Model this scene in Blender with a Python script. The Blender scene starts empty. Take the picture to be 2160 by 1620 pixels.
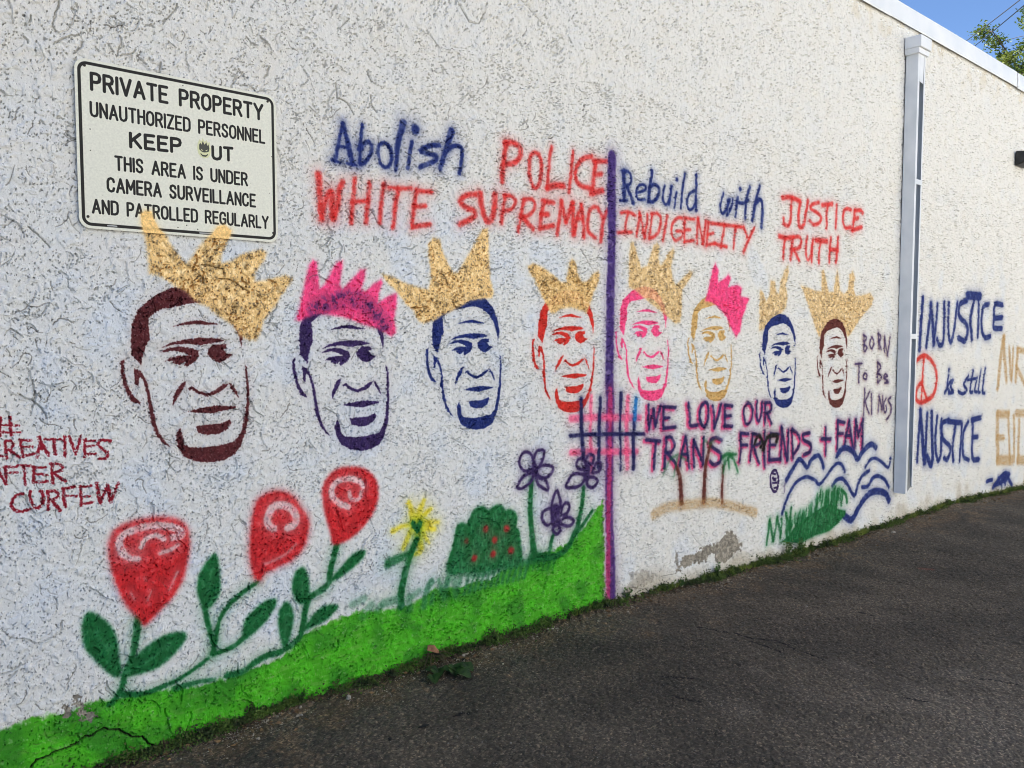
import bpy, bmesh, math, random
import numpy as np
from mathutils import Vector, Matrix

# ------------------------------------------------------------------ camera, light, exposure
scn = bpy.context.scene
FOC = 1750.0; TH = math.radians(48.4); PIT = math.atan(110 / 1750.0); CAM = np.array([0.0, -3.26, 1.6])
cam = bpy.data.cameras.new('camera'); camo = bpy.data.objects.new('camera', cam); scn.collection.objects.link(camo)
cam.sensor_width = 36.0; cam.lens = FOC / 2160 * 36.0; cam.clip_start = 0.05; cam.clip_end = 2000
camo.location = CAM
fw = Vector((math.cos(TH) * math.cos(PIT), math.sin(TH) * math.cos(PIT), -math.sin(PIT)))
camo.rotation_euler = fw.to_track_quat('-Z', 'Y').to_euler()
scn.camera = camo
SUN_AZ = math.radians(125.0)       # direction towards the sun, measured from +X to +Y
SUN_EL = math.radians(50.0)
world = bpy.data.worlds.new('World'); scn.world = world; world.use_nodes = True
wn = world.node_tree; wn.nodes.clear()
sky = wn.nodes.new('ShaderNodeTexSky'); sky.sky_type = 'NISHITA'; sky.sun_disc = False
sky.sun_elevation = SUN_EL; sky.sun_rotation = math.pi / 2 - SUN_AZ
sky.air_density = 0.7; sky.dust_density = 0.3; sky.ozone_density = 6.0
bg = wn.nodes.new('ShaderNodeBackground'); bg.inputs['Strength'].default_value = 0.055
wo = wn.nodes.new('ShaderNodeOutputWorld')
wn.links.new(sky.outputs[0], bg.inputs[0]); wn.links.new(bg.outputs[0], wo.inputs[0])
sun = bpy.data.lights.new('sun', 'SUN'); sun.energy = 5.0; sun.angle = math.radians(0.5); sun.color = (1.0, 0.95, 0.86)
suno = bpy.data.objects.new('sun', sun); scn.collection.objects.link(suno)
sd = Vector((math.cos(SUN_EL) * math.cos(SUN_AZ), math.cos(SUN_EL) * math.sin(SUN_AZ), math.sin(SUN_EL)))
suno.rotation_euler = (-sd).to_track_quat('-Z', 'Y').to_euler(); suno.location = (0, 20, 20)
scn.view_settings.view_transform = 'Standard'; scn.view_settings.look = 'None'
scn.view_settings.exposure = 2.10; scn.view_settings.gamma = 1.0; scn.view_settings.use_curve_mapping = False
scn.cycles.filter_width = 1.05; scn.cycles.max_bounces = 6; scn.cycles.diffuse_bounces = 4

rng = np.random.RandomState(7); random.seed(7)
COL = scn.collection

# ------------------------------------------------------------------ helpers
def lin(c):
    c = np.array(c[:3], float) / 255.0
    return tuple(np.where(c <= 0.04045, c / 12.92, ((c + 0.055) / 1.055) ** 2.4)) + (1.0,)
def tag(o, label=None, cat=None, group=None, kind=None):
    if label: o['label'] = label
    if cat: o['category'] = cat
    if group: o['group'] = group
    if kind: o['kind'] = kind
    return o
def link(name, me, parent=None):
    o = bpy.data.objects.new(name, me); COL.objects.link(o)
    if parent: o.parent = parent
    return o
def empty(name, loc):
    o = bpy.data.objects.new(name, None); COL.objects.link(o); o.location = loc; o.empty_display_size = 0.1
    return o
def mat(name, col=(200, 200, 200), rough=0.7, metal=0.0, spec=0.5):
    m = bpy.data.materials.new(name); m.use_nodes = True
    b = m.node_tree.nodes['Principled BSDF']
    b.inputs['Base Color'].default_value = lin(col); b.inputs['Roughness'].default_value = rough
    b.inputs['Metallic'].default_value = metal; b.inputs['Specular IOR Level'].default_value = spec
    return m
def noisy(m, scale, c1, c2, bump=0.0, bscale=None, detail=6, lo=0.35, hi=0.65):
    """vary a material's colour between two tones and give it fine relief"""
    nt = m.node_tree; b = nt.nodes['Principled BSDF']
    tc = nt.nodes.new('ShaderNodeTexCoord'); n = nt.nodes.new('ShaderNodeTexNoise')
    n.inputs['Scale'].default_value = scale; n.inputs['Detail'].default_value = detail
    r = nt.nodes.new('ShaderNodeValToRGB'); r.color_ramp.elements[0].position = lo; r.color_ramp.elements[1].position = hi
    r.color_ramp.elements[0].color = lin(c1); r.color_ramp.elements[1].color = lin(c2)
    nt.links.new(tc.outputs['Object'], n.inputs['Vector']); nt.links.new(n.outputs['Fac'], r.inputs[0]); nt.links.new(r.outputs[0], b.inputs['Base Color'])
    if bump:
        n2 = nt.nodes.new('ShaderNodeTexNoise'); n2.inputs['Scale'].default_value = bscale or scale * 3; n2.inputs['Detail'].default_value = 4
        bp = nt.nodes.new('ShaderNodeBump'); bp.inputs['Strength'].default_value = 0.5; bp.inputs['Distance'].default_value = bump
        nt.links.new(tc.outputs['Object'], n2.inputs['Vector']); nt.links.new(n2.outputs['Fac'], bp.inputs['Height']); nt.links.new(bp.outputs[0], b.inputs['Normal'])
    return m
def pymesh(name, verts, faces, m=None, parent=None, flat=True):
    me = bpy.data.meshes.new(name); me.from_pydata([tuple(map(float, v)) for v in verts], [], [tuple(map(int, f)) for f in faces])
    if flat: me.shade_flat()
    if m: me.materials.append(m)
    return link(name, me, parent)
class MB:
    def __init__(s): s.v = []; s.f = []
    def quadbox(s, a, b):
        (x0, y0, z0), (x1, y1, z1) = a, b; n = len(s.v)
        s.v += [(x0,y0,z0),(x1,y0,z0),(x1,y1,z0),(x0,y1,z0),(x0,y0,z1),(x1,y0,z1),(x1,y1,z1),(x0,y1,z1)]
        s.f += [(n,n+3,n+2,n+1),(n+4,n+5,n+6,n+7),(n,n+1,n+5,n+4),(n+1,n+2,n+6,n+5),(n+2,n+3,n+7,n+6),(n+3,n,n+4,n+7)]
        return s
    def tube(s, pts, rad, k=6):
        P = [Vector(p) for p in pts]; n0 = len(s.v)
        for i, p in enumerate(P):
            t = (P[min(i+1, len(P)-1)] - P[max(i-1, 0)]).normalized()
            u = t.cross(Vector((0, 0, 1)) if abs(t.z) < 0.9 else Vector((1, 0, 0))).normalized(); w = t.cross(u)
            r = rad[i] if hasattr(rad, '__len__') else rad
            for j in range(k):
                a = 2 * math.pi * j / k; s.v.append(tuple(p + u * (r * math.cos(a)) + w * (r * math.sin(a))))
        for i in range(len(P) - 1):
            for j in range(k):
                a = n0 + i*k + j; b = n0 + i*k + (j+1) % k; s.f.append((a, b, b + k, a + k))
        s.f.append(tuple(n0 + j for j in range(k))[::-1]); s.f.append(tuple(n0 + (len(P)-1)*k + j for j in range(k)))
        return s
    def build(s, name, m, parent=None, bevel=0, flat=True):
        o = pymesh(name, s.v, s.f, m, parent, flat)
        if bevel:
            md = o.modifiers.new('bevel', 'BEVEL'); md.width = bevel; md.segments = 2; md.limit_method = 'ANGLE'
        return o
def grid_noise(n0, n1, cell, lo, hi, ax=(1.0, 1.0), rot=0.0, seed=0):
    """band-limited gaussian noise tile, unit variance; cell in metres, lo/hi wavelengths in metres"""
    r = np.random.RandomState(seed); f = np.fft.rfft2(r.standard_normal((n0, n1)).astype(np.float32))
    ky = np.fft.fftfreq(n0, cell)[:, None]; kx = np.fft.rfftfreq(n1, cell)[None, :]
    c, s_ = math.cos(rot), math.sin(rot)
    k = np.sqrt(((kx * c + ky * s_) * ax[0]) ** 2 + ((-kx * s_ + ky * c) * ax[1]) ** 2) + 1e-6
    w = np.exp(-(k * lo) ** 2 * 1.2) * (1 - np.exp(-(k * hi) ** 2 * 1.2))
    g = np.fft.irfft2(f * w, s=(n0, n1)); return (g / g.std()).astype(np.float32)
def sm(a, b, x):
    t = np.clip((x - a) / (b - a), 0, 1); return t * t * (3 - 2 * t)
def wallx(px):
    r = (px - 1080.0) / FOC; fx = fw.x + r * math.sin(TH); fy = fw.y - r * math.cos(TH); return -CAM[1] / fy * fx

# ------------------------------------------------------------------ stucco wall: grids
STEP = 1.08
pxs = np.arange(-36, 2202, STEP * 2160 / 1024 / 2)
TX = np.array([wallx(p) for p in pxs]); 
if len(TX) % 2 == 0: TX = TX[:-1]
dz = 0.0036
TZ = np.concatenate([np.arange(-0.42, 3.0, dz / 2), np.arange(3.0, 4.345, dz * 1.1)])
if len(TZ) % 2 == 0: TZ = TZ[:-1]
NC, NR = len(TX), len(TZ)
CELL = 0.0025
def sampler(tile, jx=0, jz=0, cell=CELL):
    """sample a tile on the wall grid, bilinear in both axes"""
    def ax(v, n):
        t = (v / cell) % n; i = np.floor(t).astype(int); return i % n, (i + 1) % n, (t - i).astype(np.float32)
    i0, i1, fx = ax(TX + jx, tile.shape[1]); k0, k1, fz = ax(TZ + jz, tile.shape[0])
    a = tile[k0]; b = tile[k1]; r = a + (b - a) * fz[:, None]
    return r[:, i0] * (1 - fx) + r[:, i1] * fx
n_fine = grid_noise(1024, 2048, CELL, 0.006, 0.012, seed=1)
n_grit = grid_noise(1024, 2048, CELL, 0.009, 0.024, (0.8, 1.3), 0.25, seed=2)
n_pit = grid_noise(1024, 4096, CELL, 0.0070, 0.022, (0.62, 1.5), 0.35, seed=3)
n_mid = grid_noise(1024, 4096, CELL, 0.03, 0.11, seed=4)
n_led = grid_noise(512, 2048, 0.01, 0.05, 0.30, (0.8, 1.15), 0.4, seed=5)
n_mst = grid_noise(1024, 2048, CELL, 0.03, 0.25, (1.8, 0.4), 0.0, seed=7)
n_vst = grid_noise(1024, 2048, CELL, 0.02, 0.12, (0.6, 2.4), 0.0, seed=17)
n_low = grid_noise(256, 512, 0.04, 0.3, 2.0, seed=6)
n_msk = grid_noise(512, 1024, 0.02, 0.12, 0.5, seed=8)
n_str = grid_noise(1024, 2048, CELL, 0.005, 0.03, (1.0, 9.0), 0.0, seed=9)
F_ = sampler(n_fine); G_ = sampler(n_grit); PT_ = sampler(n_pit); MD = sampler(n_mid); LD = sampler(n_led, cell=0.01)
LW = sampler(n_low, cell=0.04); MK = sampler(n_msk, cell=0.02); SR = sampler(n_str)
rough = sm(-0.9, 0.9, MK)                                   # where the trowel left it rough
pit = sm(1.26, 1.72, PT_ - 0.12 * sm(3.0, 1.0, TX)[None, :] + 0.24 * MK + 0.10 * MD)
H = 0.0022 * LW + 0.0006 * MD + 0.00022 * G_ * (0.3 + rough) + 0.00010 * F_ + 0.00030 * SR * (1.15 - rough) * sm(0.5, 4.0, TX)[None, :] + 0.0001 * SR
for kq in (-0.9, 0.25, 1.3):                                # ledges of the skip-trowelled coat
    brk = sm(-0.3, 0.7, sampler(n_mid, 1.3 + kq, 0.7))
    e_ = LD + 0.16 * MD + 0.03 * G_ - kq; H += 0.0026 * sm(-0.05, 0.03, e_) * brk
    H -= 0.0080 * sm(0.035, 0.010, np.abs(e_ + 0.03)) * sm(1.1, 1.5, sampler(n_mid, 0.4 + kq, 1.9))
H -= 0.0130 * pit
# short deep trowel grooves, mostly leaning down to the right
GR = np.zeros((NR, NC), np.float32)
def seg_dist(X, Z, P, rad=None):
    """distance field from grid to polyline; rad per vertex is subtracted"""
    best = None
    for i in range(len(P) - 1):
        ax_, az = P[i]; dx, dz_ = P[i+1][0] - ax_, P[i+1][1] - az; L2 = dx * dx + dz_ * dz_ + 1e-12
        t = np.clip(((X - ax_) * dx + (Z - az) * dz_) / L2, 0, 1)
        d = np.sqrt((X - ax_ - t * dx) ** 2 + (Z - az - t * dz_) ** 2)
        if rad is not None: d = d - (rad[i] + (rad[i+1] - rad[i]) * t)
        best = d if best is None else np.minimum(best, d)
    return best
def box(P, m):
    a = np.searchsorted(TX, P[:, 0].min() - m); b = np.searchsorted(TX, P[:, 0].max() + m)
    c = np.searchsorted(TZ, P[:, 1].min() - m); d = np.searchsorted(TZ, P[:, 1].max() + m)
    return a, b, c, d
for i in range(12000):
    x = wallx(rng.uniform(-30, 2190)); z = rng.uniform(-0.1, 4.3)
    mk = n_msk[int(z / 0.02) % 512, int(x / 0.02) % 1024]
    if rng.rand() > (0.10 + 0.5 * (mk > 0.5)) * (0.45 + 0.55 * min(1.0, x / 3.5)): continue
    Lg = 0.015 + 0.11 * rng.rand() ** 3; ang = math.radians(rng.choice([-62, -50, -80, -100, -20, 60], p=[.32, .26, .2, .08, .08, .06]) + rng.normal(0, 14))
    P = [(x, z)]; n = max(3, int(Lg / 0.012))
    for j in range(n):
        ang += rng.normal(0, 0.38); P.append((P[-1][0] + Lg / n * math.cos(ang), P[-1][1] + Lg / n * math.sin(ang)))
    P = np.array(P); wd = rng.uniform(0.0007, 0.0016) * (0.8 + 5 * Lg); rad = np.linspace(wd * 1.1, wd * 0.4, len(P))
    a, b, c, d = box(P, 0.012)
    if b - a < 2 or d - c < 2: continue
    D = seg_dist(TX[None, a:b], TZ[c:d, None], P, rad)
    v = sm(0.0022, -0.0008, D) * rng.uniform(0.35, 1.0)
    GR[c:d, a:b] = np.maximum(GR[c:d, a:b], v)
    H[c:d, a:b] += 0.0018 * sm(0.009, 0.002, D) * (v < 0.2)   # raised lip of plaster
H -= 0.0150 * GR
HL = np.zeros((NR, NC), np.float32)                          # hairline cracks in the paint film, tinted dark
for i in range(6500):
    x = wallx(rng.uniform(-30, 2190)); z = rng.uniform(-0.1, 4.3)
    if rng.rand() > (0.45 + 0.55 * min(1.0, x / 3.5)) * 0.2 + 0.5 * (n_msk[int(z / 0.02 + 60) % 512, int(x / 0.02 + 90) % 1024] > 0.1): continue
    Lg = 0.012 + 0.075 * rng.rand() ** 3; ang = math.radians(rng.choice([-60, -88, -110, -15, 50], p=[.36, .3, .14, .1, .1]) + rng.normal(0, 12))
    P = [(x, z)]; n = max(3, int(Lg / 0.010))
    for j in range(n):
        ang += rng.normal(0, 0.42); P.append((P[-1][0] + Lg / n * math.cos(ang), P[-1][1] + Lg / n * math.sin(ang)))
    P = np.array(P); rad = np.linspace(0.0012, 0.0003, len(P)) * (0.8 + 6 * Lg); a, b, c, d = box(P, 0.006)
    if b - a < 2 or d - c < 2: continue
    D = seg_dist(TX[None, a:b], TZ[c:d, None], P, rad); HL[c:d, a:b] = np.maximum(HL[c:d, a:b], sm(0.0020, -0.0006, D) * rng.uniform(0.35, 1.0))
H -= 0.003 * HL
CK = np.zeros((NR, NC), np.float32)
# the long crack through the green paint at the lower left, cracks by the post
OPS = [
('p',1,'G',5.7,'field',1.0,[417,236,527,224,624,234,719,225,803,238,842,233,921,224,1107,208,1241,179,1414,188,1585,205,1659,272,1768,297,1866,313,1949,320,2164,282,2296,297,2385,337,2532,309,2634,318,2749,309,2877,366,3015,361,3342,407,3482,503,3612,613,3628,193,3631,-92,2632,-161,1808,-149,989,-132,403,-163]),
('p',2,'T',7.3,'flake',1.0,[4906,228,4960,200,5005,156,5084,92,5063,64,4997,57,4933,24,4870,-1,4797,6,4755,45,4743,90,4682,95,4643,53,4534,68,4457,53,4344,57,4316,39,4325,78,4390,100,4398,134,4475,132,4542,126,4601,157,4721,154,4803,165,4865,191]),
('p',2,'T',10.2,'flake',0.45,[3853,129,3961,125,4100,76,4083,39,3997,40,3963,2,3879,20,3839,-15,3782,-19,3813,34,3862,67]),
('p',2,'T',6.4,'flake',0.7,[4314,172,4342,156,4339,87,4320,96]),
('p',3,'T',1.2,'flake',1.0,[750,257,777,256,798,247,791,232,787,220,814,199,829,179,805,176,779,188,768,209,776,224,761,235,749,219,741,207,731,229,739,244]),
('s',4,'B',[7.0,10.4],'spray',1.0,[1899,2511,1892,2482,1885,2453,1878,2425,1872,2398,1866,2372,1860,2347]),
('s',4,'B',[5.8,5.8],'spray',1.0,[1844,2345,1888,2341]),
('s',4,'B',[9.5,13.9],'spray',1.0,[1899,2511,1907,2485,1916,2459,1924,2432,1931,2404,1938,2375,1945,2347]),
('s',4,'B',[6.4,6.4],'spray',1.0,[1916,2341,1967,2340]),
('s',4,'B',[6.7,6.7],'spray',1.0,[1876,2409,1924,2411]),
('s',4,'B',[9.0,9.0],'spray',1.0,[2000,2522,1997,2500,1994,2478,1991,2453,1989,2422,1987,2387,1985,2352]),
('s',4,'B',[10.0,10.0],'spray',1.0,[1986,2425,2002,2436,2019,2447,2032,2452,2041,2447,2048,2436,2050,2423,2046,2410,2039,2395,2031,2381,2023,2371,2015,2362,2008,2355,2001,2352,1995,2350,1990,2349]),
('s',4,'B',[8.6,8.6],'spray',1.0,[1979,2413,1995,2415]),
('s',4,'B',[8.5,8.5],'spray',1.0,[2115,2460,2106,2457,2095,2452,2087,2444,2083,2434,2081,2422,2082,2408,2084,2392,2089,2376,2095,2363,2105,2355,2117,2351,2128,2351,2138,2358,2146,2369,2152,2382,2155,2396,2155,2412,2153,2426,2148,2438,2141,2448,2134,2455,2128,2459,2122,2461,2115,2460]),
('s',4,'B',[18.2,10.9],'spray',1.0,[2219,2564,2210,2534,2200,2505,2192,2471,2186,2432,2181,2389,2176,2346]),
('s',4,'B',[9.7,9.7],'spray',1.0,[2270,2487,2265,2469,2260,2452,2255,2432,2251,2410,2248,2386,2244,2362]),
('s',4,'B',[22.2,22.2],'spray',1.0,[2287,2548,2289,2548]),
('s',4,'B',[11.4,11.4],'spray',1.0,[2426,2494,2408,2491,2389,2489,2371,2484,2350,2474,2329,2463,2318,2453,2321,2449,2335,2447,2351,2446,2370,2445,2392,2444,2407,2441,2411,2435,2408,2426,2397,2415,2374,2403,2344,2390,2314,2377]),
('s',4,'B',[19.2,12.3],'spray',1.0,[2503,2572,2495,2552,2486,2532,2476,2505,2462,2469,2446,2428,2430,2386]),
('s',4,'B',[10.6,10.6],'spray',1.0,[2460,2461,2476,2476,2492,2491,2508,2502,2526,2507,2543,2508,2557,2504,2564,2496,2568,2482,2568,2464,2563,2438,2556,2407,2548,2376]),
('s',5,'R',[14.2,14.2],'mist',1.0,[1780,2276,1782,2252,1783,2227,1785,2199,1787,2165,1788,2128,1790,2090]),
('s',5,'R',[9.8,9.8],'mist',1.0,[1794,2094,1801,2125,1809,2155,1816,2179,1823,2193,1828,2200,1834,2208]),
('s',5,'R',[15.5,15.5],'mist',1.0,[1842,2205,1847,2099]),
('s',5,'R',[12.5,12.5],'mist',1.0,[1851,2096,1860,2122,1870,2147,1876,2171,1879,2191,1880,2209,1882,2224,1887,2237,1893,2247,1899,2257]),
('s',5,'R',[10.2,10.2],'mist',1.0,[1959,2279,1939,2084]),
('s',5,'R',[10.5,10.5],'mist',1.0,[2036,2269,2034,2250,2032,2231,2029,2206,2024,2171,2019,2131,2013,2091]),
('s',5,'R',[9.6,9.6],'mist',1.0,[1940,2175,2019,2189]),
('s',5,'R',[10.2,10.2],'mist',1.0,[2113,2274,2108,2248,2103,2221,2098,2193,2094,2162,2091,2130,2088,2097]),
('s',5,'R',[9.1,9.1],'mist',1.0,[2137,2261,2158,2262,2179,2263,2199,2264,2220,2266,2240,2269,2261,2271]),
('s',5,'R',[11.8,11.8],'mist',1.0,[2190,2259,2185,2232,2179,2205,2174,2177,2169,2147,2164,2115,2159,2083]),
('s',5,'R',[10.1,10.1],'mist',1.0,[2293,2263,2380,2268]),
('s',5,'R',[9.8,9.8],'mist',1.0,[2293,2267,2288,2237,2282,2208,2278,2179,2274,2150,2270,2121,2267,2092]),
('s',5,'R',[10.0,10.0],'mist',1.0,[2278,2189,2343,2198]),
('s',5,'R',[11.1,11.1],'mist',1.0,[2267,2094,2368,2113]),
('s',6,'R',[13.3,13.3],'mist',1.0,[2650,2285,2629,2282,2607,2279,2589,2274,2571,2264,2556,2251,2550,2240,2557,2230,2572,2221,2588,2214,2606,2209,2626,2206,2639,2201,2644,2193,2643,2182,2633,2170,2611,2157,2580,2143,2549,2129]),
('s',6,'R',[16.1,16.1],'mist',1.0,[2679,2292,2682,2267,2684,2243,2690,2219,2700,2196,2712,2174,2724,2161,2737,2161,2749,2169,2759,2182,2766,2199,2771,2220,2774,2241,2777,2260,2778,2280,2780,2299]),
('s',6,'R',[10.7,10.7],'mist',1.0,[2848,2302,2841,2278,2834,2253,2829,2229,2825,2205,2823,2181,2820,2158]),
('s',6,'R',[9.9,9.9],'mist',1.0,[2837,2297,2855,2300,2873,2303,2888,2302,2900,2296,2910,2287,2914,2275,2910,2262,2901,2247,2888,2235,2870,2228,2848,2224,2826,2221]),
('s',6,'R',[11.0,11.0],'mist',1.0,[2974,2290,2967,2263,2960,2235,2954,2207,2948,2180,2942,2152,2937,2125]),
('s',6,'R',[10.2,10.2],'mist',1.0,[2974,2294,2995,2298,3016,2301,3033,2301,3044,2296,3051,2287,3054,2277,3053,2264,3048,2250,3039,2237,3025,2225,3008,2214,2992,2207,2979,2205,2968,2206,2957,2208]),
('s',6,'R',[12.9,12.9],'mist',1.0,[2963,2204,3045,2147]),
('s',6,'R',[12.3,12.3],'mist',1.0,[3111,2300,3194,2300]),
('s',6,'R',[11.5,11.5],'mist',1.0,[3123,2301,3117,2279,3111,2258,3105,2234,3101,2209,3097,2182,3093,2155]),
('s',6,'R',[13.8,13.8],'mist',1.0,[3105,2230,3154,2234]),
('s',6,'R',[13.4,13.4],'mist',1.0,[3093,2155,3195,2177]),
('s',6,'R',[11.9,11.9],'mist',1.0,[3223,2132,3229,2163,3236,2194,3241,2225,3245,2255,3248,2285,3250,2314]),
('s',6,'R',[12.8,12.8],'mist',1.0,[3250,2314,3258,2292,3266,2270,3273,2250,3280,2234,3286,2221,3292,2207]),
('s',6,'R',[13.0,13.0],'mist',1.0,[3292,2207,3301,2226,3309,2245,3318,2263,3326,2280,3335,2295,3343,2311]),
('s',6,'R',[16.0,16.0],'mist',1.0,[3343,2311,3345,2286,3346,2261,3347,2234,3348,2205,3350,2175,3351,2144]),
('s',6,'R',[11.1,11.1],'mist',1.0,[3416,2309,3402,2280,3388,2251,3377,2223,3371,2198,3367,2174,3364,2150]),
('s',6,'R',[13.3,13.3],'mist',1.0,[3416,2309,3421,2279,3426,2249,3430,2219,3433,2191,3435,2163,3437,2135]),
('s',6,'R',[10.4,10.4],'mist',1.0,[3383,2231,3430,2235]),
('s',6,'R',[11.4,11.4],'mist',1.0,[3530,2311,3516,2307,3502,2302,3490,2293,3481,2276,3474,2254,3470,2232,3467,2209,3465,2187,3470,2168,3485,2155,3505,2146,3525,2137]),
('s',6,'R',[11.7,11.7],'mist',1.0,[3554,2309,3586,2256]),
('s',6,'R',[13.0,13.0],'mist',1.0,[3631,2300,3618,2279,3605,2259,3593,2233,3585,2199,3580,2159,3574,2120]),
('s',7,'R',[14.0,14.0],'mist',1.0,[2857,2569,2850,2540,2843,2511,2837,2480,2833,2445,2830,2408,2826,2370]),
('s',7,'R',[13.6,13.6],'mist',1.0,[2843,2567,2862,2571,2881,2575,2899,2576,2918,2574,2935,2569,2948,2562,2955,2550,2956,2536,2954,2521,2945,2505,2932,2490,2916,2478,2897,2470,2876,2466,2854,2461]),
('s',7,'R',[11.3,11.3],'mist',1.0,[3056,2548,3043,2543,3030,2533,3021,2517,3016,2494,3014,2466,3015,2440,3019,2418,3025,2398,3033,2382,3042,2371,3052,2365,3063,2364,3072,2370,3082,2381,3090,2397,3097,2418,3102,2444,3104,2468,3102,2491,3097,2514,3089,2531,3080,2542,3068,2547,3056,2548]),
('s',7,'R',[10.5,10.5],'mist',1.0,[3177,2595,3171,2574,3165,2553,3159,2523,3155,2479,3151,2426,3147,2374]),
('s',7,'R',[16.8,16.8],'mist',1.0,[3147,2374,3166,2381,3184,2388,3203,2393,3223,2396,3244,2397,3266,2398]),
('s',7,'R',[10.9,10.9],'mist',1.0,[3342,2592,3338,2562,3334,2531,3329,2497,3324,2457,3317,2413,3311,2370]),
('s',7,'R',[13.1,13.1],'mist',1.0,[3487,2586,3467,2581,3446,2576,3427,2568,3407,2555,3389,2538,3375,2521,3366,2503,3361,2483,3362,2465,3367,2448,3377,2432,3395,2420,3423,2413,3459,2411,3495,2409]),
('s',7,'R',[13.0,13.0],'mist',1.0,[3508,2563,3625,2579]),
('s',7,'R',[13.5,13.5],'mist',1.0,[3528,2564,3522,2538,3516,2512,3512,2484,3510,2453,3509,2420,3509,2387]),
('s',7,'R',[12.8,12.8],'mist',1.0,[3522,2490,3577,2501]),
('s',7,'R',[16.9,16.9],'mist',1.0,[3496,2386,3592,2410]),
('s',8,'B',[15.2,15.2],'spray',1.0,[3773,2543,3775,2378]),
('s',8,'B',[7.7,7.7],'spray',1.0,[3742,2368,3802,2374]),
('s',8,'B',[5.3,5.3],'spray',1.0,[3750,2542,3797,2548]),
('s',8,'B',[10.1,10.1],'spray',1.0,[3773,2538,3788,2541,3803,2544,3817,2544,3828,2539,3838,2531,3844,2521,3846,2508,3844,2494,3838,2481,3827,2472,3812,2465,3798,2459]),
('s',8,'B',[13.6,13.6],'spray',1.0,[3801,2459,3812,2443,3822,2426,3832,2410,3842,2395,3851,2380,3860,2365]),
('s',8,'B',[8.4,8.4],'spray',1.0,[3893,2430,3918,2437,3943,2444,3962,2451,3974,2458,3979,2465,3980,2471,3975,2477,3966,2483,3955,2486,3942,2484,3926,2480,3913,2472,3903,2460,3894,2445,3890,2430,3891,2415,3897,2401,3908,2392,3925,2391,3948,2395,3970,2398]),
('s',8,'B',[12.4,12.4],'spray',1.0,[4031,2575,4027,2547,4023,2518,4018,2489,4014,2457,4010,2425,4006,2393]),
('s',8,'B',[11.3,11.3],'spray',1.0,[4011,2474,4026,2483,4040,2493,4054,2497,4070,2496,4087,2490,4098,2480,4101,2465,4098,2446,4091,2429,4080,2415,4064,2402,4049,2393,4034,2391,4020,2392,4006,2393]),
('s',8,'B',[9.0,9.0],'spray',1.0,[4156,2500,4149,2484,4142,2468,4138,2452,4137,2436,4139,2420,4143,2407,4151,2397,4161,2388,4173,2388,4185,2397,4198,2413,4209,2433,4215,2454,4219,2479,4223,2503]),
('s',8,'B',[9.0,9.0],'spray',1.0,[4220,2503,4202,2391]),
('s',8,'B',[10.4,10.4],'spray',1.0,[4276,2472,4255,2382]),
('s',8,'B',[12.4,12.4],'spray',1.0,[4279,2556,4280,2555]),
('s',8,'B',[10.6,10.6],'spray',1.0,[4362,2598,4355,2567,4347,2536,4341,2503,4335,2465,4329,2424,4324,2384]),
('s',8,'B',[9.4,9.4],'spray',1.0,[4470,2508,4451,2500,4431,2492,4415,2483,4403,2469,4394,2454,4389,2438,4389,2419,4394,2400,4402,2387,4413,2382,4427,2382,4441,2386,4452,2395,4462,2409,4472,2422]),
('s',8,'B',[11.6,11.6],'spray',1.0,[4484,2609,4482,2571,4479,2532,4478,2494,4480,2457,4482,2420,4485,2383]),
('s',9,'B',[10.2,10.2],'spray',1.0,[4781,2523,4770,2501,4760,2480,4752,2461,4748,2444,4747,2429,4749,2416,4756,2403,4767,2392,4780,2389,4796,2400,4815,2419,4831,2439,4841,2456,4848,2473,4855,2491]),
('s',9,'B',[11.2,11.2],'spray',1.0,[4838,2484,4831,2445,4823,2405,4823,2383,4837,2392,4857,2418,4874,2443,4882,2461,4886,2478,4890,2495]),
('s',9,'B',[12.1,12.1],'spray',1.0,[4943,2510,4939,2486,4935,2461,4932,2439,4929,2420,4927,2404,4925,2388]),
('s',9,'B',[14.4,14.4],'spray',1.0,[4978,2574,4980,2574]),
('s',9,'B',[12.4,12.4],'spray',1.0,[5095,2603,5080,2572,5064,2541,5052,2506,5046,2466,5044,2422,5042,2378]),
('s',9,'B',[11.5,11.5],'spray',1.0,[4944,2480,4968,2480,4993,2480,5016,2482,5038,2490,5059,2499,5080,2509]),
('s',9,'B',[14.2,14.2],'spray',1.0,[5217,2622,5198,2578,5180,2534,5164,2492,5153,2453,5144,2414,5135,2376]),
('s',9,'B',[14.5,14.5],'spray',1.0,[5164,2492,5183,2507,5202,2521,5220,2529,5235,2527,5249,2517,5259,2502,5263,2480,5263,2452,5262,2424,5259,2396,5255,2368,5250,2339]),
('s',10,'R',[10.0,10.0],'mist',1.0,[3746,2297,3769,2302,3791,2306,3813,2308,3834,2305,3854,2299,3875,2294]),
('s',10,'R',[8.2,8.2],'mist',1.0,[3810,2299,3804,2279,3798,2259,3794,2241,3792,2223,3792,2205,3791,2188]),
('s',10,'R',[10.1,10.1],'mist',1.0,[3718,2180,3845,2194]),
('s',10,'R',[9.1,9.1],'mist',1.0,[3894,2174,3898,2196,3902,2218,3906,2241,3911,2265,3915,2289,3919,2313]),
('s',10,'R',[10.4,10.4],'mist',1.0,[3919,2313,3928,2287,3936,2261,3945,2236,3952,2213,3960,2192,3967,2170]),
('s',10,'R',[8.6,8.6],'mist',1.0,[3967,2170,3973,2193,3978,2216,3983,2239,3987,2263,3990,2287,3993,2311]),
('s',10,'R',[10.6,10.6],'mist',1.0,[4039,2311,4033,2288,4027,2265,4022,2242,4019,2219,4016,2197,4013,2174]),
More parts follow.
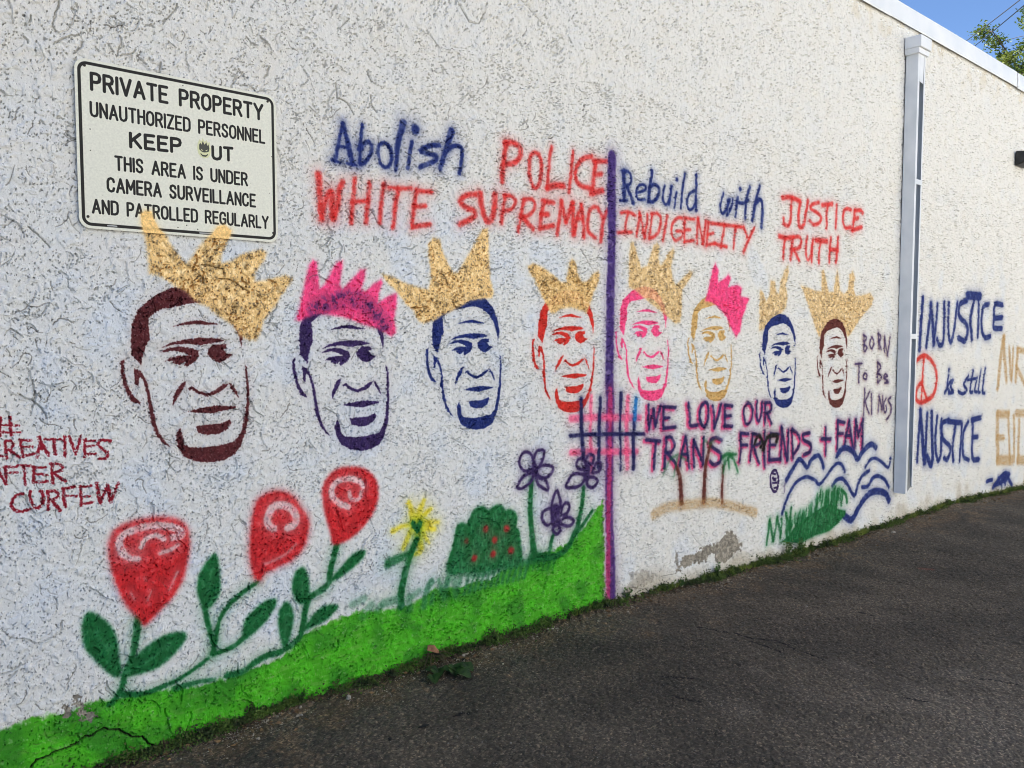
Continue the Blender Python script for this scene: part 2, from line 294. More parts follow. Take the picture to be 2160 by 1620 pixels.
('s',10,'R',[10.1,10.1],'mist',1.0,[4035,2320,4056,2323,4076,2326,4093,2325,4107,2319,4117,2310,4123,2296,4123,2276,4118,2253,4109,2231,4098,2214,4083,2199,4066,2187,4049,2178,4031,2173,4013,2167]),
('s',10,'R',[9.6,9.6],'mist',1.0,[4185,2320,4176,2289,4168,2259,4161,2231,4155,2207,4151,2186,4147,2165]),
('s',10,'R',[9.8,9.8],'mist',1.0,[4341,2320,4323,2320,4305,2320,4287,2315,4268,2305,4249,2290,4235,2274,4227,2254,4225,2232,4228,2213,4237,2196,4251,2181,4267,2174,4287,2178,4310,2190,4328,2202,4336,2214,4339,2227,4335,2235,4321,2237,4301,2235,4281,2233]),
('s',10,'R',[9.6,9.6],'mist',1.0,[4372,2323,4466,2324]),
('s',10,'R',[9.4,9.4],'mist',1.0,[4368,2323,4366,2297,4363,2272,4362,2247,4361,2221,4360,2195,4359,2169]),
('s',10,'R',[9.5,9.5],'mist',1.0,[4369,2248,4428,2255]),
('s',10,'R',[9.6,9.6],'mist',1.0,[4359,2174,4461,2188]),
('s',10,'R',[9.7,9.7],'mist',1.0,[4506,2335,4504,2310,4502,2284,4500,2258,4499,2230,4498,2201,4498,2172]),
('s',10,'R',[9.8,9.8],'mist',1.0,[4506,2330,4563,2174]),
('s',10,'R',[9.8,9.8],'mist',1.0,[4588,2323,4563,2174]),
('s',10,'R',[9.9,9.9],'mist',1.0,[4613,2316,4611,2291,4609,2267,4606,2242,4604,2217,4602,2190,4600,2164]),
('s',10,'R',[9.3,9.3],'mist',1.0,[4615,2238,4673,2252]),
('s',10,'R',[10.1,10.1],'mist',1.0,[4600,2169,4700,2188]),
('s',10,'R',[11.7,11.7],'mist',1.0,[4613,2313,4670,2314,4729,2315,4791,2316,4858,2317,4930,2318,5003,2319]),
('s',10,'R',[11.0,11.0],'mist',1.0,[4799,2312,4794,2289,4789,2265,4784,2241,4779,2216,4774,2191,4769,2166]),
('s',10,'R',[11.1,11.1],'mist',1.0,[4692,2183,4838,2173]),
('s',10,'R',[10.6,10.6],'mist',1.0,[4936,2313,4932,2289,4928,2266,4924,2242,4922,2218,4920,2194,4918,2171]),
('s',10,'R',[11.7,11.7],'mist',1.0,[5030,2321,5078,2258]),
('s',10,'R',[11.7,11.7],'mist',1.0,[5160,2322,5139,2294,5118,2267,5098,2239,5077,2209,5056,2179,5036,2148]),
('s',11,'R',[16.8,16.8],'mist',1.0,[5520,2572,5555,2578,5589,2585,5626,2588,5667,2586,5711,2581,5755,2575]),
('s',11,'R',[14.1,14.1],'mist',1.0,[5654,2579,5652,2545,5651,2511,5649,2480,5647,2451,5644,2425,5638,2404,5628,2390,5614,2381,5599,2377,5581,2378,5563,2384,5549,2392,5544,2401,5544,2412,5544,2424]),
('s',11,'R',[16.3,16.3],'mist',1.0,[5782,2574,5773,2546,5764,2519,5758,2490,5755,2456,5756,2421,5762,2396,5778,2384,5799,2383,5818,2391,5831,2410,5842,2438,5853,2470,5865,2507,5877,2548,5890,2589]),
('s',11,'R',[13.8,13.8],'mist',1.0,[6050,2594,6014,2585,5979,2577,5953,2567,5938,2555,5930,2542,5936,2531,5961,2524,6000,2519,6034,2511,6058,2501,6076,2490,6085,2477,6080,2462,6066,2447,6047,2434,6023,2426,5995,2420,5970,2418,5951,2422,5936,2430,5921,2438]),
('s',11,'R',[16.8,16.8],'mist',1.0,[6100,2577,6261,2603]),
('s',11,'R',[13.2,13.2],'mist',1.0,[6190,2586,6182,2557,6174,2528,6169,2499,6168,2469,6171,2439,6173,2408]),
('s',11,'R',[13.6,13.6],'mist',1.0,[6333,2600,6331,2572,6329,2543,6327,2514,6325,2484,6323,2453,6321,2422]),
('s',11,'R',[14.8,14.8],'mist',1.0,[6558,2586,6523,2587,6488,2588,6461,2582,6445,2567,6436,2545,6432,2523,6433,2501,6438,2477,6446,2458,6454,2446,6464,2439,6479,2435,6504,2436,6535,2441,6566,2445]),
('s',11,'R',[15.5,15.5],'mist',1.0,[6770,2581,6761,2588,6752,2595,6735,2598,6703,2597,6663,2592,6624,2588]),
('s',11,'R',[16.1,16.1],'mist',1.0,[6630,2583,6624,2554,6618,2526,6612,2498,6608,2473,6604,2449,6600,2425]),
('s',11,'R',[14.5,14.5],'mist',1.0,[6628,2520,6694,2532]),
('s',11,'R',[16.5,16.5],'mist',1.0,[6600,2425,6754,2463]),
('s',12,'R',[16.3,16.3],'mist',1.0,[5487,2294,5513,2291,5539,2289,5567,2288,5596,2289,5626,2292,5656,2295]),
('s',12,'R',[13.3,13.3],'mist',1.0,[5571,2286,5564,2260,5557,2235,5552,2210,5549,2185,5547,2161,5546,2137]),
('s',12,'R',[13.6,13.6],'mist',1.0,[5679,2299,5672,2271,5665,2244,5659,2217,5655,2190,5652,2163,5649,2136]),
('s',12,'R',[13.9,13.9],'mist',1.0,[5679,2299,5710,2304,5741,2310,5766,2310,5782,2302,5792,2288,5795,2274,5793,2259,5785,2242,5769,2229,5743,2220,5710,2214,5678,2209]),
('s',12,'R',[13.9,13.9],'mist',1.0,[5696,2205,5764,2135]),
('s',12,'R',[13.4,13.4],'mist',1.0,[5878,2318,5872,2290,5866,2262,5863,2235,5864,2208,5869,2183,5875,2163,5884,2151,5894,2145,5905,2146,5917,2154,5930,2169,5941,2192,5950,2225,5958,2265,5965,2305]),
('s',12,'R',[12.0,12.0],'mist',1.0,[5959,2266,5958,2134]),
('s',12,'R',[19.1,19.1],'mist',1.0,[6014,2302,6183,2306]),
('s',12,'R',[13.8,13.8],'mist',1.0,[6083,2299,6077,2271,6071,2242,6067,2214,6067,2187,6069,2160,6071,2133]),
('s',12,'R',[14.3,14.3],'mist',1.0,[6243,2336,6239,2306,6235,2275,6232,2245,6230,2213,6228,2181,6226,2149]),
('s',12,'R',[17.2,17.2],'mist',1.0,[6367,2345,6364,2315,6360,2284,6356,2253,6350,2221,6342,2188,6335,2155]),
('s',12,'R',[16.3,16.3],'mist',1.0,[6237,2245,6361,2253]),
('h',13,'',0,'',0,[997,1633,1022,1681,1054,1712,1098,1744,1151,1769,1204,1781,1268,1779,1324,1760,1371,1720,1408,1659,1431,1555,1452,1362,1444,1242,1407,1134,1382,1103,1337,1083,1280,1080,1224,1090,1179,1113,1157,1139,1122,1151,1079,1191,1047,1292,1018,1327,985,1340,962,1394,951,1455,956,1494,992,1515]),
('p',13,'M',3.0,'sten',1.0,[1054,1712,1098,1744,1151,1769,1204,1781,1268,1779,1324,1760,1371,1720,1408,1659,1427,1602,1421,1541,1412,1579,1388,1635,1351,1677,1309,1704,1262,1715,1221,1712,1158,1697,1105,1687,1070,1664,1057,1651,1058,1615,1059,1571,1043,1541,1034,1505,1029,1475,1010,1497,994,1515,994,1580,1002,1637,1022,1681]),
('p',13,'M',3.0,'sten',1.0,[1151,1622,1192,1636,1247,1646,1284,1638,1326,1630,1283,1628,1237,1631,1192,1627]),
('p',13,'M',3.0,'sten',1.0,[1105,1540,1136,1557,1190,1570,1254,1577,1320,1574,1346,1565,1319,1558,1282,1554,1254,1547,1199,1555,1145,1551]),
('p',13,'M',3.0,'sten',1.0,[1100,1522,1127,1537,1172,1543,1217,1536,1244,1524,1246,1506,1229,1483,1197,1466,1188,1470,1194,1486,1170,1471,1143,1481,1148,1490,1117,1488,1135,1501,1171,1507,1211,1507,1184,1521,1153,1528,1122,1524]),
('p',13,'M',3.0,'sten',1.0,[1281,1528,1305,1549,1357,1551,1357,1534,1343,1532,1357,1513,1381,1508,1356,1490,1327,1478,1299,1491,1281,1510]),
('p',13,'M',3.0,'sten',1.0,[973,1500,956,1490,955,1455,966,1394,989,1340,1018,1329,1021,1334,998,1357,978,1397,969,1446,966,1481]),
('p',13,'M',3.0,'sten',1.0,[1003,1462,1026,1453,1044,1421,1054,1381,1061,1336,1070,1282,1080,1227,1101,1189,1124,1158,1104,1169,1079,1200,1061,1246,1052,1301,1047,1363,1037,1408,1025,1431,1019,1427,1014,1396,1004,1405]),
('p',13,'M',3.0,'sten',1.0,[1193,1406,1181,1379,1158,1344,1141,1318,1142,1345,1159,1380,1177,1402]),
('p',13,'M',3.0,'sten',1.0,[1201,1379,1215,1387,1240,1368,1277,1356,1310,1369,1339,1389,1359,1390,1354,1381,1320,1357,1277,1344,1240,1356,1213,1376,1203,1372]),
('p',13,'M',3.0,'sten',1.0,[1364,1395,1383,1380,1397,1355,1404,1331,1392,1346,1373,1371]),
('p',13,'M',3.0,'sten',1.0,[1197,1289,1238,1298,1304,1306,1391,1298,1386,1291,1323,1281,1299,1276,1247,1281]),
('p',13,'M',3.0,'sten',1.0,[1230,1229,1274,1231,1322,1232,1365,1245,1370,1233,1355,1210,1321,1192,1273,1191,1236,1203]),
('p',13,'M',3.0,'sten',1.0,[1166,1227,1174,1197,1180,1164,1198,1148,1253,1141,1320,1144,1383,1155,1408,1187,1424,1239,1436,1315,1437,1387,1434,1464,1441,1454,1447,1387,1448,1314,1442,1242,1428,1185,1407,1134,1382,1103,1337,1083,1280,1080,1224,1090,1179,1113,1157,1152,1150,1199,1157,1216]),
('h',14,'',0,'',0,[1678,1623,1700,1671,1731,1702,1773,1733,1825,1757,1877,1768,1940,1765,1996,1744,2044,1703,2082,1641,2108,1536,2134,1342,2131,1221,2097,1113,2073,1082,2030,1064,1973,1061,1918,1073,1873,1097,1850,1123,1815,1136,1772,1178,1737,1280,1708,1316,1675,1329,1650,1384,1638,1446,1642,1485,1676,1505]),
('p',14,'P',3.0,'sten',1.0,[1731,1702,1773,1733,1825,1757,1877,1768,1940,1765,1996,1744,2044,1703,2082,1641,2102,1584,2098,1522,2088,1560,2063,1618,2025,1660,1982,1689,1936,1700,1896,1698,1834,1684,1782,1675,1748,1653,1736,1640,1738,1605,1740,1560,1726,1530,1717,1495,1713,1464,1695,1487,1678,1505,1676,1571,1682,1627,1700,1671]),
('p',14,'P',3.0,'sten',1.0,[1830,1610,1869,1623,1923,1631,1960,1623,2002,1614,1960,1612,1914,1616,1870,1614]),
('p',14,'P',3.0,'sten',1.0,[1787,1527,1817,1544,1870,1557,1933,1562,1998,1558,2023,1548,1998,1541,1961,1538,1933,1532,1879,1540,1826,1537]),
('p',14,'P',3.0,'sten',1.0,[1783,1510,1809,1524,1852,1530,1897,1521,1924,1509,1927,1490,1911,1468,1879,1451,1871,1456,1876,1472,1853,1457,1826,1467,1831,1476,1800,1475,1818,1488,1853,1493,1893,1493,1866,1507,1835,1515,1804,1511]),
('p',14,'P',3.0,'sten',1.0,[1961,1512,1984,1532,2035,1533,2036,1517,2021,1515,2036,1495,2060,1490,2036,1472,2008,1461,1980,1474,1961,1494]),
('p',14,'P',3.0,'sten',1.0,[1658,1490,1642,1480,1642,1445,1654,1384,1679,1329,1708,1318,1710,1322,1687,1346,1666,1387,1656,1436,1652,1471]),
('p',14,'P',3.0,'sten',1.0,[1689,1452,1711,1442,1730,1410,1741,1369,1750,1324,1761,1269,1772,1214,1793,1175,1817,1143,1798,1154,1772,1187,1752,1234,1741,1288,1735,1351,1724,1397,1712,1420,1705,1416,1701,1385,1691,1394]),
('p',14,'P',3.0,'sten',1.0,[1878,1392,1867,1365,1845,1330,1830,1304,1829,1331,1845,1366,1862,1388]),
('p',14,'P',3.0,'sten',1.0,[1887,1363,1900,1372,1925,1352,1962,1340,1995,1351,2023,1371,2042,1372,2037,1363,2004,1339,1962,1327,1925,1340,1898,1360,1889,1356]),
('p',14,'P',3.0,'sten',1.0,[2046,1376,2066,1361,2080,1336,2088,1311,2076,1327,2056,1352]),
('p',14,'P',3.0,'sten',1.0,[1885,1274,1926,1282,1990,1288,2076,1279,2071,1272,2009,1263,1986,1258,1935,1265]),
('p',14,'P',3.0,'sten',1.0,[1919,1213,1963,1213,2010,1213,2053,1226,2057,1213,2043,1191,2010,1173,1963,1173,1926,1186]),
('p',14,'P',3.0,'sten',1.0,[1856,1212,1866,1181,1872,1148,1891,1132,1945,1124,2011,1126,2073,1135,2097,1166,2111,1218,2120,1295,2119,1367,2114,1444,2121,1434,2129,1366,2132,1294,2128,1221,2116,1164,2097,1113,2073,1082,2030,1064,1973,1061,1918,1073,1873,1097,1850,1137,1841,1184,1848,1201]),
('h',15,'',0,'',0,[2385,1653,2410,1700,2442,1730,2486,1761,2538,1784,2591,1795,2654,1792,2708,1772,2753,1731,2788,1671,2807,1568,2823,1378,2813,1260,2774,1154,2748,1124,2705,1106,2648,1103,2594,1115,2550,1138,2529,1164,2495,1177,2454,1217,2425,1317,2398,1352,2366,1365,2344,1419,2336,1479,2342,1517,2377,1537]),
('p',15,'B',3.5,'sten',1.0,[2442,1730,2486,1761,2538,1784,2591,1795,2654,1792,2708,1772,2753,1731,2788,1671,2805,1615,2797,1554,2789,1592,2768,1648,2732,1690,2691,1717,2646,1728,2606,1726,2543,1713,2491,1704,2457,1682,2443,1669,2444,1635,2444,1591,2427,1561,2417,1527,2412,1497,2394,1519,2379,1537,2380,1602,2389,1657,2410,1700]),
('p',15,'B',3.5,'sten',1.0,[2535,1640,2575,1653,2629,1661,2665,1653,2706,1644,2665,1642,2620,1646,2575,1644]),
('p',15,'B',3.5,'sten',1.0,[2488,1559,2519,1576,2572,1588,2635,1593,2699,1589,2724,1579,2698,1573,2661,1570,2634,1564,2580,1572,2528,1569]),
('p',15,'B',3.5,'sten',1.0,[2483,1542,2510,1556,2553,1562,2597,1554,2623,1541,2625,1523,2608,1501,2576,1485,2567,1490,2573,1505,2550,1490,2524,1500,2529,1509,2499,1508,2516,1521,2552,1526,2591,1525,2565,1539,2535,1547,2505,1543]),
('p',15,'B',3.5,'sten',1.0,[2660,1545,2684,1564,2735,1565,2735,1549,2720,1547,2734,1528,2757,1523,2733,1505,2704,1495,2677,1507,2659,1526]),
('p',15,'B',3.5,'sten',1.0,[2358,1523,2341,1513,2340,1479,2348,1418,2370,1365,2398,1354,2401,1358,2379,1382,2361,1422,2353,1470,2351,1504]),
('p',15,'B',3.5,'sten',1.0,[2386,1485,2409,1475,2426,1444,2434,1404,2440,1360,2448,1306,2456,1252,2475,1215,2498,1183,2479,1194,2455,1226,2438,1272,2430,1325,2427,1387,2419,1431,2407,1454,2401,1450,2395,1420,2386,1429]),
('p',15,'B',3.5,'sten',1.0,[2571,1426,2559,1400,2535,1366,2518,1340,2520,1367,2537,1402,2555,1423]),
('p',15,'B',3.5,'sten',1.0,[2578,1399,2592,1407,2616,1387,2652,1376,2685,1387,2714,1406,2733,1407,2728,1398,2694,1375,2651,1363,2616,1376,2589,1396,2580,1392]),
('p',15,'B',3.5,'sten',1.0,[2738,1412,2756,1396,2769,1372,2776,1348,2764,1363,2746,1388]),
('p',15,'B',3.5,'sten',1.0,[2572,1311,2613,1319,2677,1325,2762,1316,2757,1310,2695,1301,2671,1296,2621,1302]),
('p',15,'B',3.5,'sten',1.0,[2603,1251,2646,1252,2693,1252,2736,1264,2740,1252,2725,1230,2691,1213,2644,1213,2608,1226]),
('p',15,'B',3.5,'sten',1.0,[2540,1251,2548,1220,2553,1188,2570,1173,2624,1164,2689,1166,2751,1176,2776,1206,2793,1257,2806,1332,2810,1403,2808,1478,2815,1468,2819,1402,2819,1331,2811,1260,2796,1204,2774,1154,2748,1124,2705,1106,2648,1103,2594,1115,2550,1138,2530,1177,2524,1223,2531,1240]),
('h',16,'',0,'',0,[3088,1693,3116,1740,3152,1770,3199,1800,3254,1823,3310,1833,3375,1829,3430,1809,3474,1769,3508,1708,3523,1606,3530,1417,3513,1300,3467,1196,3439,1166,3393,1148,3334,1146,3278,1158,3234,1182,3213,1207,3178,1220,3138,1260,3113,1360,3087,1395,3054,1408,3034,1461,3028,1521,3036,1559,3074,1579]),
('p',16,'r',3.5,'sten',1.0,[3152,1770,3199,1800,3254,1823,3310,1833,3375,1829,3430,1809,3474,1769,3508,1708,3523,1652,3512,1592,3505,1630,3486,1686,3451,1728,3410,1755,3364,1767,3321,1765,3256,1752,3202,1743,3164,1722,3150,1709,3148,1675,3146,1632,3128,1602,3116,1568,3108,1538,3091,1561,3076,1579,3081,1643,3093,1698,3116,1740]),
('p',16,'r',3.5,'sten',1.0,[3244,1679,3286,1692,3343,1700,3380,1691,3422,1682,3379,1681,3332,1685,3285,1683]),
('p',16,'r',3.5,'sten',1.0,[3191,1600,3224,1616,3280,1628,3345,1632,3412,1628,3437,1618,3410,1612,3371,1609,3342,1603,3287,1612,3232,1609]),
('p',16,'r',3.5,'sten',1.0,[3185,1583,3213,1597,3259,1602,3304,1593,3331,1581,3331,1563,3312,1541,3278,1525,3270,1530,3277,1545,3251,1531,3225,1541,3231,1550,3199,1549,3218,1561,3255,1566,3296,1565,3270,1579,3239,1587,3207,1584]),
('p',16,'r',3.5,'sten',1.0,[3369,1584,3395,1603,3448,1604,3447,1588,3432,1586,3444,1567,3469,1561,3442,1544,3412,1534,3384,1547,3367,1566]),
('p',16,'r',3.5,'sten',1.0,[3054,1565,3036,1555,3032,1521,3038,1461,3058,1408,3087,1397,3089,1401,3068,1424,3051,1464,3046,1512,3045,1546]),
('p',16,'r',3.5,'sten',1.0,[3081,1527,3104,1517,3120,1486,3127,1446,3131,1402,3136,1349,3142,1295,3160,1258,3181,1226,3162,1237,3139,1269,3124,1315,3118,1368,3118,1429,3112,1473,3101,1495,3095,1492,3087,1462,3077,1471]),
('p',16,'r',3.5,'sten',1.0,[3270,1467,3256,1441,3229,1407,3211,1382,3214,1409,3233,1443,3254,1464]),
('p',16,'r',3.5,'sten',1.0,[3276,1440,3291,1448,3315,1428,3352,1416,3387,1428,3418,1446,3437,1447,3432,1438,3395,1415,3350,1404,3314,1417,3288,1437,3278,1433]),
('p',16,'r',3.5,'sten',1.0,[3443,1452,3461,1436,3474,1412,3479,1388,3468,1403,3450,1428]),
('p',16,'r',3.5,'sten',1.0,[3265,1353,3308,1360,3375,1366,3463,1357,3457,1350,3392,1342,3368,1337,3316,1344]),
('p',16,'r',3.5,'sten',1.0,[3294,1293,3339,1293,3388,1293,3433,1305,3437,1293,3420,1271,3384,1254,3335,1255,3299,1268]),
('p',16,'r',3.5,'sten',1.0,[3229,1293,3235,1263,3239,1231,3256,1215,3311,1207,3379,1208,3444,1217,3472,1247,3493,1297,3510,1372,3517,1442,3519,1517,3526,1507,3527,1441,3523,1371,3511,1300,3492,1245,3467,1196,3439,1166,3393,1148,3334,1146,3278,1158,3234,1182,3215,1220,3210,1266,3219,1283]),
('h',17,'',0,'',0,[3749,1737,3774,1784,3808,1813,3853,1843,3907,1866,3963,1876,4029,1871,4087,1849,4136,1807,4175,1745,4199,1640,4222,1447,4215,1328,4177,1222,4151,1192,4105,1174,4045,1173,3988,1186,3941,1211,3918,1237,3881,1251,3836,1293,3803,1395,3773,1431,3738,1446,3714,1500,3703,1562,3708,1600,3745,1620]),
('p',17,'K',4,'sten',0.95,[3808,1813,3853,1843,3907,1866,3963,1876,4029,1871,4087,1849,4136,1807,4175,1745,4195,1688,4189,1626,4179,1665,4154,1722,4115,1765,4071,1794,4023,1807,3980,1805,3915,1793,3860,1786,3824,1765,3811,1752,3812,1717,3813,1673,3797,1643,3788,1608,3783,1578,3764,1601,3747,1619,3746,1685,3754,1741,3774,1784]),
('p',17,'K',4,'sten',0.95,[3909,1720,3951,1732,4008,1739,4046,1730,4090,1720,4046,1719,3998,1724,3951,1723]),
('p',17,'K',4,'sten',0.95,[3862,1639,3894,1655,3949,1666,4016,1670,4084,1664,4111,1654,4083,1648,4044,1645,4015,1640,3959,1650,3903,1648]),
('p',17,'K',4,'sten',0.95,[3857,1622,3884,1636,3930,1640,3977,1631,4005,1618,4007,1599,3990,1577,3957,1561,3948,1567,3953,1582,3929,1568,3901,1579,3906,1587,3874,1587,3893,1600,3930,1604,3972,1602,3944,1617,3912,1625,3880,1623]),
('p',17,'K',4,'sten',0.95,[4044,1620,4069,1640,4123,1639,4123,1623,4108,1621,4122,1602,4147,1595,4122,1578,4092,1568,4063,1582,4043,1602]),
('p',17,'K',4,'sten',0.95,[3725,1606,3708,1596,3707,1561,3718,1500,3743,1445,3773,1434,3775,1438,3752,1462,3731,1503,3722,1552,3718,1587]),
('p',17,'K',4,'sten',0.95,[3756,1567,3780,1556,3799,1524,3809,1483,3817,1438,3827,1384,3837,1329,3859,1290,3883,1258,3863,1269,3837,1302,3817,1349,3808,1404,3802,1466,3792,1511,3780,1534,3773,1530,3768,1500,3757,1510]),
('p',17,'K',4,'sten',0.95,[3953,1503,3941,1476,3917,1442,3900,1417,3901,1444,3918,1478,3937,1499]),
('p',17,'K',4,'sten',0.95,[3962,1474,3977,1482,4002,1462,4041,1449,4075,1460,4105,1479,4125,1479,4120,1470,4085,1448,4040,1437,4002,1450,3974,1471,3964,1467]),
('p',17,'K',4,'sten',0.95,[4130,1484,4150,1468,4165,1443,4172,1418,4160,1434,4140,1459]),
('p',17,'K',4,'sten',0.95,[3958,1386,4001,1393,4069,1398,4159,1386,4154,1380,4088,1372,4064,1368,4010,1376]),
('p',17,'K',4,'sten',0.95,[3993,1324,4038,1324,4088,1323,4133,1334,4138,1322,4122,1300,4087,1283,4038,1284,3999,1298]),
('p',17,'K',4,'sten',0.95,[3926,1325,3935,1294,3942,1262,3960,1245,4017,1236,4086,1236,4152,1244,4178,1274,4194,1325,4206,1401,4207,1473,4203,1549,4210,1539,4217,1472,4218,1400,4212,1328,4198,1272,4177,1222,4151,1192,4105,1174,4045,1173,3988,1186,3941,1211,3918,1251,3910,1298,3917,1315]),
('h',18,'',0,'',0,[4456,1700,4482,1749,4516,1780,4561,1812,4616,1837,4671,1848,4737,1845,4793,1825,4840,1783,4877,1721,4897,1614,4913,1417,4901,1295,4860,1185,4834,1153,4788,1134,4729,1132,4672,1143,4627,1168,4605,1194,4569,1207,4527,1249,4497,1352,4469,1388,4435,1402,4413,1457,4404,1520,4410,1559,4447,1580]),
('p',18,'A4',6,'sten',0.92,[4516,1780,4561,1812,4616,1837,4671,1848,4737,1845,4793,1825,4840,1783,4877,1721,4894,1662,4886,1599,4878,1638,4855,1697,4818,1740,4776,1768,4729,1780,4686,1777,4621,1763,4567,1754,4531,1731,4517,1718,4517,1682,4517,1637,4500,1606,4489,1570,4483,1539,4465,1562,4449,1580,4451,1647,4460,1705,4482,1749]),
('p',18,'A4',6,'sten',0.92,[4613,1687,4655,1701,4711,1710,4748,1701,4791,1692,4748,1691,4701,1694,4654,1691]),
('p',18,'A4',6,'sten',0.92,[4563,1604,4596,1621,4651,1634,4717,1639,4783,1636,4810,1625,4783,1619,4744,1615,4715,1609,4659,1617,4604,1614]),
('p',18,'A4',6,'sten',0.92,[4558,1586,4586,1601,4631,1606,4677,1598,4704,1586,4706,1567,4688,1544,4655,1527,4646,1532,4652,1548,4627,1532,4601,1543,4606,1552,4574,1551,4593,1564,4629,1569,4671,1569,4644,1583,4612,1591,4580,1587]),
('p',18,'A4',6,'sten',0.92,[4743,1589,4768,1610,4821,1611,4821,1594,4806,1592,4819,1572,4844,1567,4818,1548,4788,1538,4760,1551,4742,1570]),
('p',18,'A4',6,'sten',0.92,[4427,1565,4410,1555,4408,1520,4417,1457,4439,1402,4469,1391,4471,1395,4449,1419,4430,1461,4422,1510,4420,1546]),
('p',18,'A4',6,'sten',0.92,[4457,1526,4480,1516,4498,1484,4506,1442,4513,1397,4521,1341,4529,1285,4549,1246,4572,1214,4552,1225,4527,1258,4510,1305,4502,1361,4499,1425,4490,1471,4479,1494,4472,1490,4466,1458,4456,1468]),
('p',18,'A4',6,'sten',0.92,[4649,1466,4636,1439,4611,1403,4594,1377,4596,1404,4613,1440,4633,1463]),
('p',18,'A4',6,'sten',0.92,[4657,1438,4671,1446,4696,1426,4734,1414,4768,1426,4798,1446,4818,1447,4813,1438,4777,1414,4733,1401,4696,1414,4669,1435,4659,1431]),
('p',18,'A4',6,'sten',0.92,[4823,1452,4842,1436,4856,1411,4863,1386,4851,1401,4832,1427]),
('p',18,'A4',6,'sten',0.92,[4650,1347,4693,1355,4760,1362,4848,1353,4843,1346,4778,1336,4754,1331,4701,1338]),
('p',18,'A4',6,'sten',0.92,[4682,1285,4727,1286,4776,1286,4821,1299,4825,1286,4809,1264,4774,1245,4725,1245,4688,1258]),
('p',18,'A4',6,'sten',0.92,[4617,1284,4624,1253,4629,1219,4647,1203,4703,1195,4771,1197,4836,1207,4863,1239,4881,1291,4895,1369,4898,1443,4897,1521,4904,1511,4909,1442,4908,1368,4899,1295,4883,1237,4860,1185,4834,1153,4788,1134,4729,1132,4672,1143,4627,1168,4606,1208,4599,1255,4607,1273]),
('p',19,'A5',16.1,'gold',0.8,[5248,1607,5242,1764,5245,1899,5286,1885,5330,1819,5370,1857,5380,1971,5437,1966,5454,1890,5497,1876,5508,1969,5563,2055,5613,2089,5629,2043,5596,1941,5622,1849,5610,1787,5574,1755,5517,1723,5391,1661,5309,1615]),
('p',20,'A5',17.8,'gold',0.85,[5806,1949,5916,1937,6044,1917,6125,1920,6118,2067,6150,2084,6205,1988,6242,1915,6309,1918,6338,2035,6369,2095,6398,2038,6412,1938,6484,1906,6553,1942,6564,2062,6616,2099,6655,2049,6643,1945,6682,1895,6811,1907,6944,1929,7004,1886,6969,1823,6858,1759,6767,1696,6678,1626,6573,1557,6499,1617,6373,1667,6272,1642,6159,1559,6093,1567,6041,1633,5973,1721,5888,1840]),
('h',21,'',0,'',0,[5306,1590,5331,1637,5364,1667,5409,1698,5463,1721,5517,1731,5582,1727,5638,1707,5686,1665,5723,1604,5745,1501,5764,1310,5755,1191,5717,1085,5691,1055,5645,1037,5587,1036,5531,1048,5485,1072,5463,1097,5428,1111,5385,1152,5353,1252,5324,1288,5291,1302,5268,1355,5258,1416,5263,1454,5300,1474]),
('p',21,'B',3.5,'sten',1.0,[5364,1667,5409,1698,5463,1721,5517,1731,5582,1727,5638,1707,5686,1665,5723,1604,5741,1548,5734,1487,5726,1525,5703,1581,5665,1624,5622,1652,5575,1664,5533,1662,5469,1649,5416,1641,5380,1619,5366,1606,5367,1572,5368,1528,5352,1498,5342,1464,5336,1433,5318,1456,5302,1474,5302,1539,5311,1595,5331,1637]),
('p',21,'B',3.5,'sten',1.0,[5462,1576,5503,1588,5559,1596,5596,1587,5639,1578,5596,1577,5549,1581,5503,1579]),
('p',21,'B',3.5,'sten',1.0,[5415,1495,5446,1512,5501,1523,5566,1528,5632,1523,5659,1513,5632,1507,5593,1504,5565,1498,5510,1507,5455,1505]),
('p',21,'B',3.5,'sten',1.0,[5410,1478,5437,1492,5482,1497,5527,1488,5555,1476,5557,1458,5539,1436,5507,1419,5498,1424,5504,1440,5479,1425,5453,1436,5457,1444,5426,1444,5444,1456,5481,1461,5522,1460,5495,1474,5463,1482,5432,1479]),
('p',21,'B',3.5,'sten',1.0,[5593,1479,5617,1498,5670,1499,5670,1482,5655,1481,5669,1462,5694,1456,5668,1438,5639,1428,5610,1441,5592,1460]),
('p',21,'B',3.5,'sten',1.0,[5280,1460,5263,1450,5262,1416,5272,1355,5295,1301,5325,1290,5327,1294,5304,1318,5285,1358,5276,1406,5273,1441]),
('p',21,'B',3.5,'sten',1.0,[5310,1422,5333,1412,5352,1380,5361,1340,5368,1295,5377,1241,5386,1187,5407,1149,5430,1117,5410,1128,5385,1160,5367,1207,5358,1261,5354,1323,5345,1367,5333,1390,5326,1386,5321,1356,5310,1365]),
('p',21,'B',3.5,'sten',1.0,[5502,1361,5490,1335,5466,1300,5449,1275,5450,1302,5467,1336,5486,1358]),
('p',21,'B',3.5,'sten',1.0,[5510,1333,5525,1341,5550,1321,5587,1309,5621,1320,5650,1339,5670,1340,5665,1331,5630,1308,5586,1297,5549,1310,5522,1330,5512,1326]),
('p',21,'B',3.5,'sten',1.0,[5675,1344,5694,1329,5709,1304,5715,1280,5703,1295,5684,1320]),
('p',21,'B',3.5,'sten',1.0,[5505,1245,5547,1253,5614,1258,5702,1248,5697,1242,5632,1233,5608,1229,5556,1236]),
('p',21,'B',3.5,'sten',1.0,[5538,1185,5583,1185,5631,1185,5675,1197,5680,1184,5664,1162,5629,1145,5581,1146,5544,1159]),
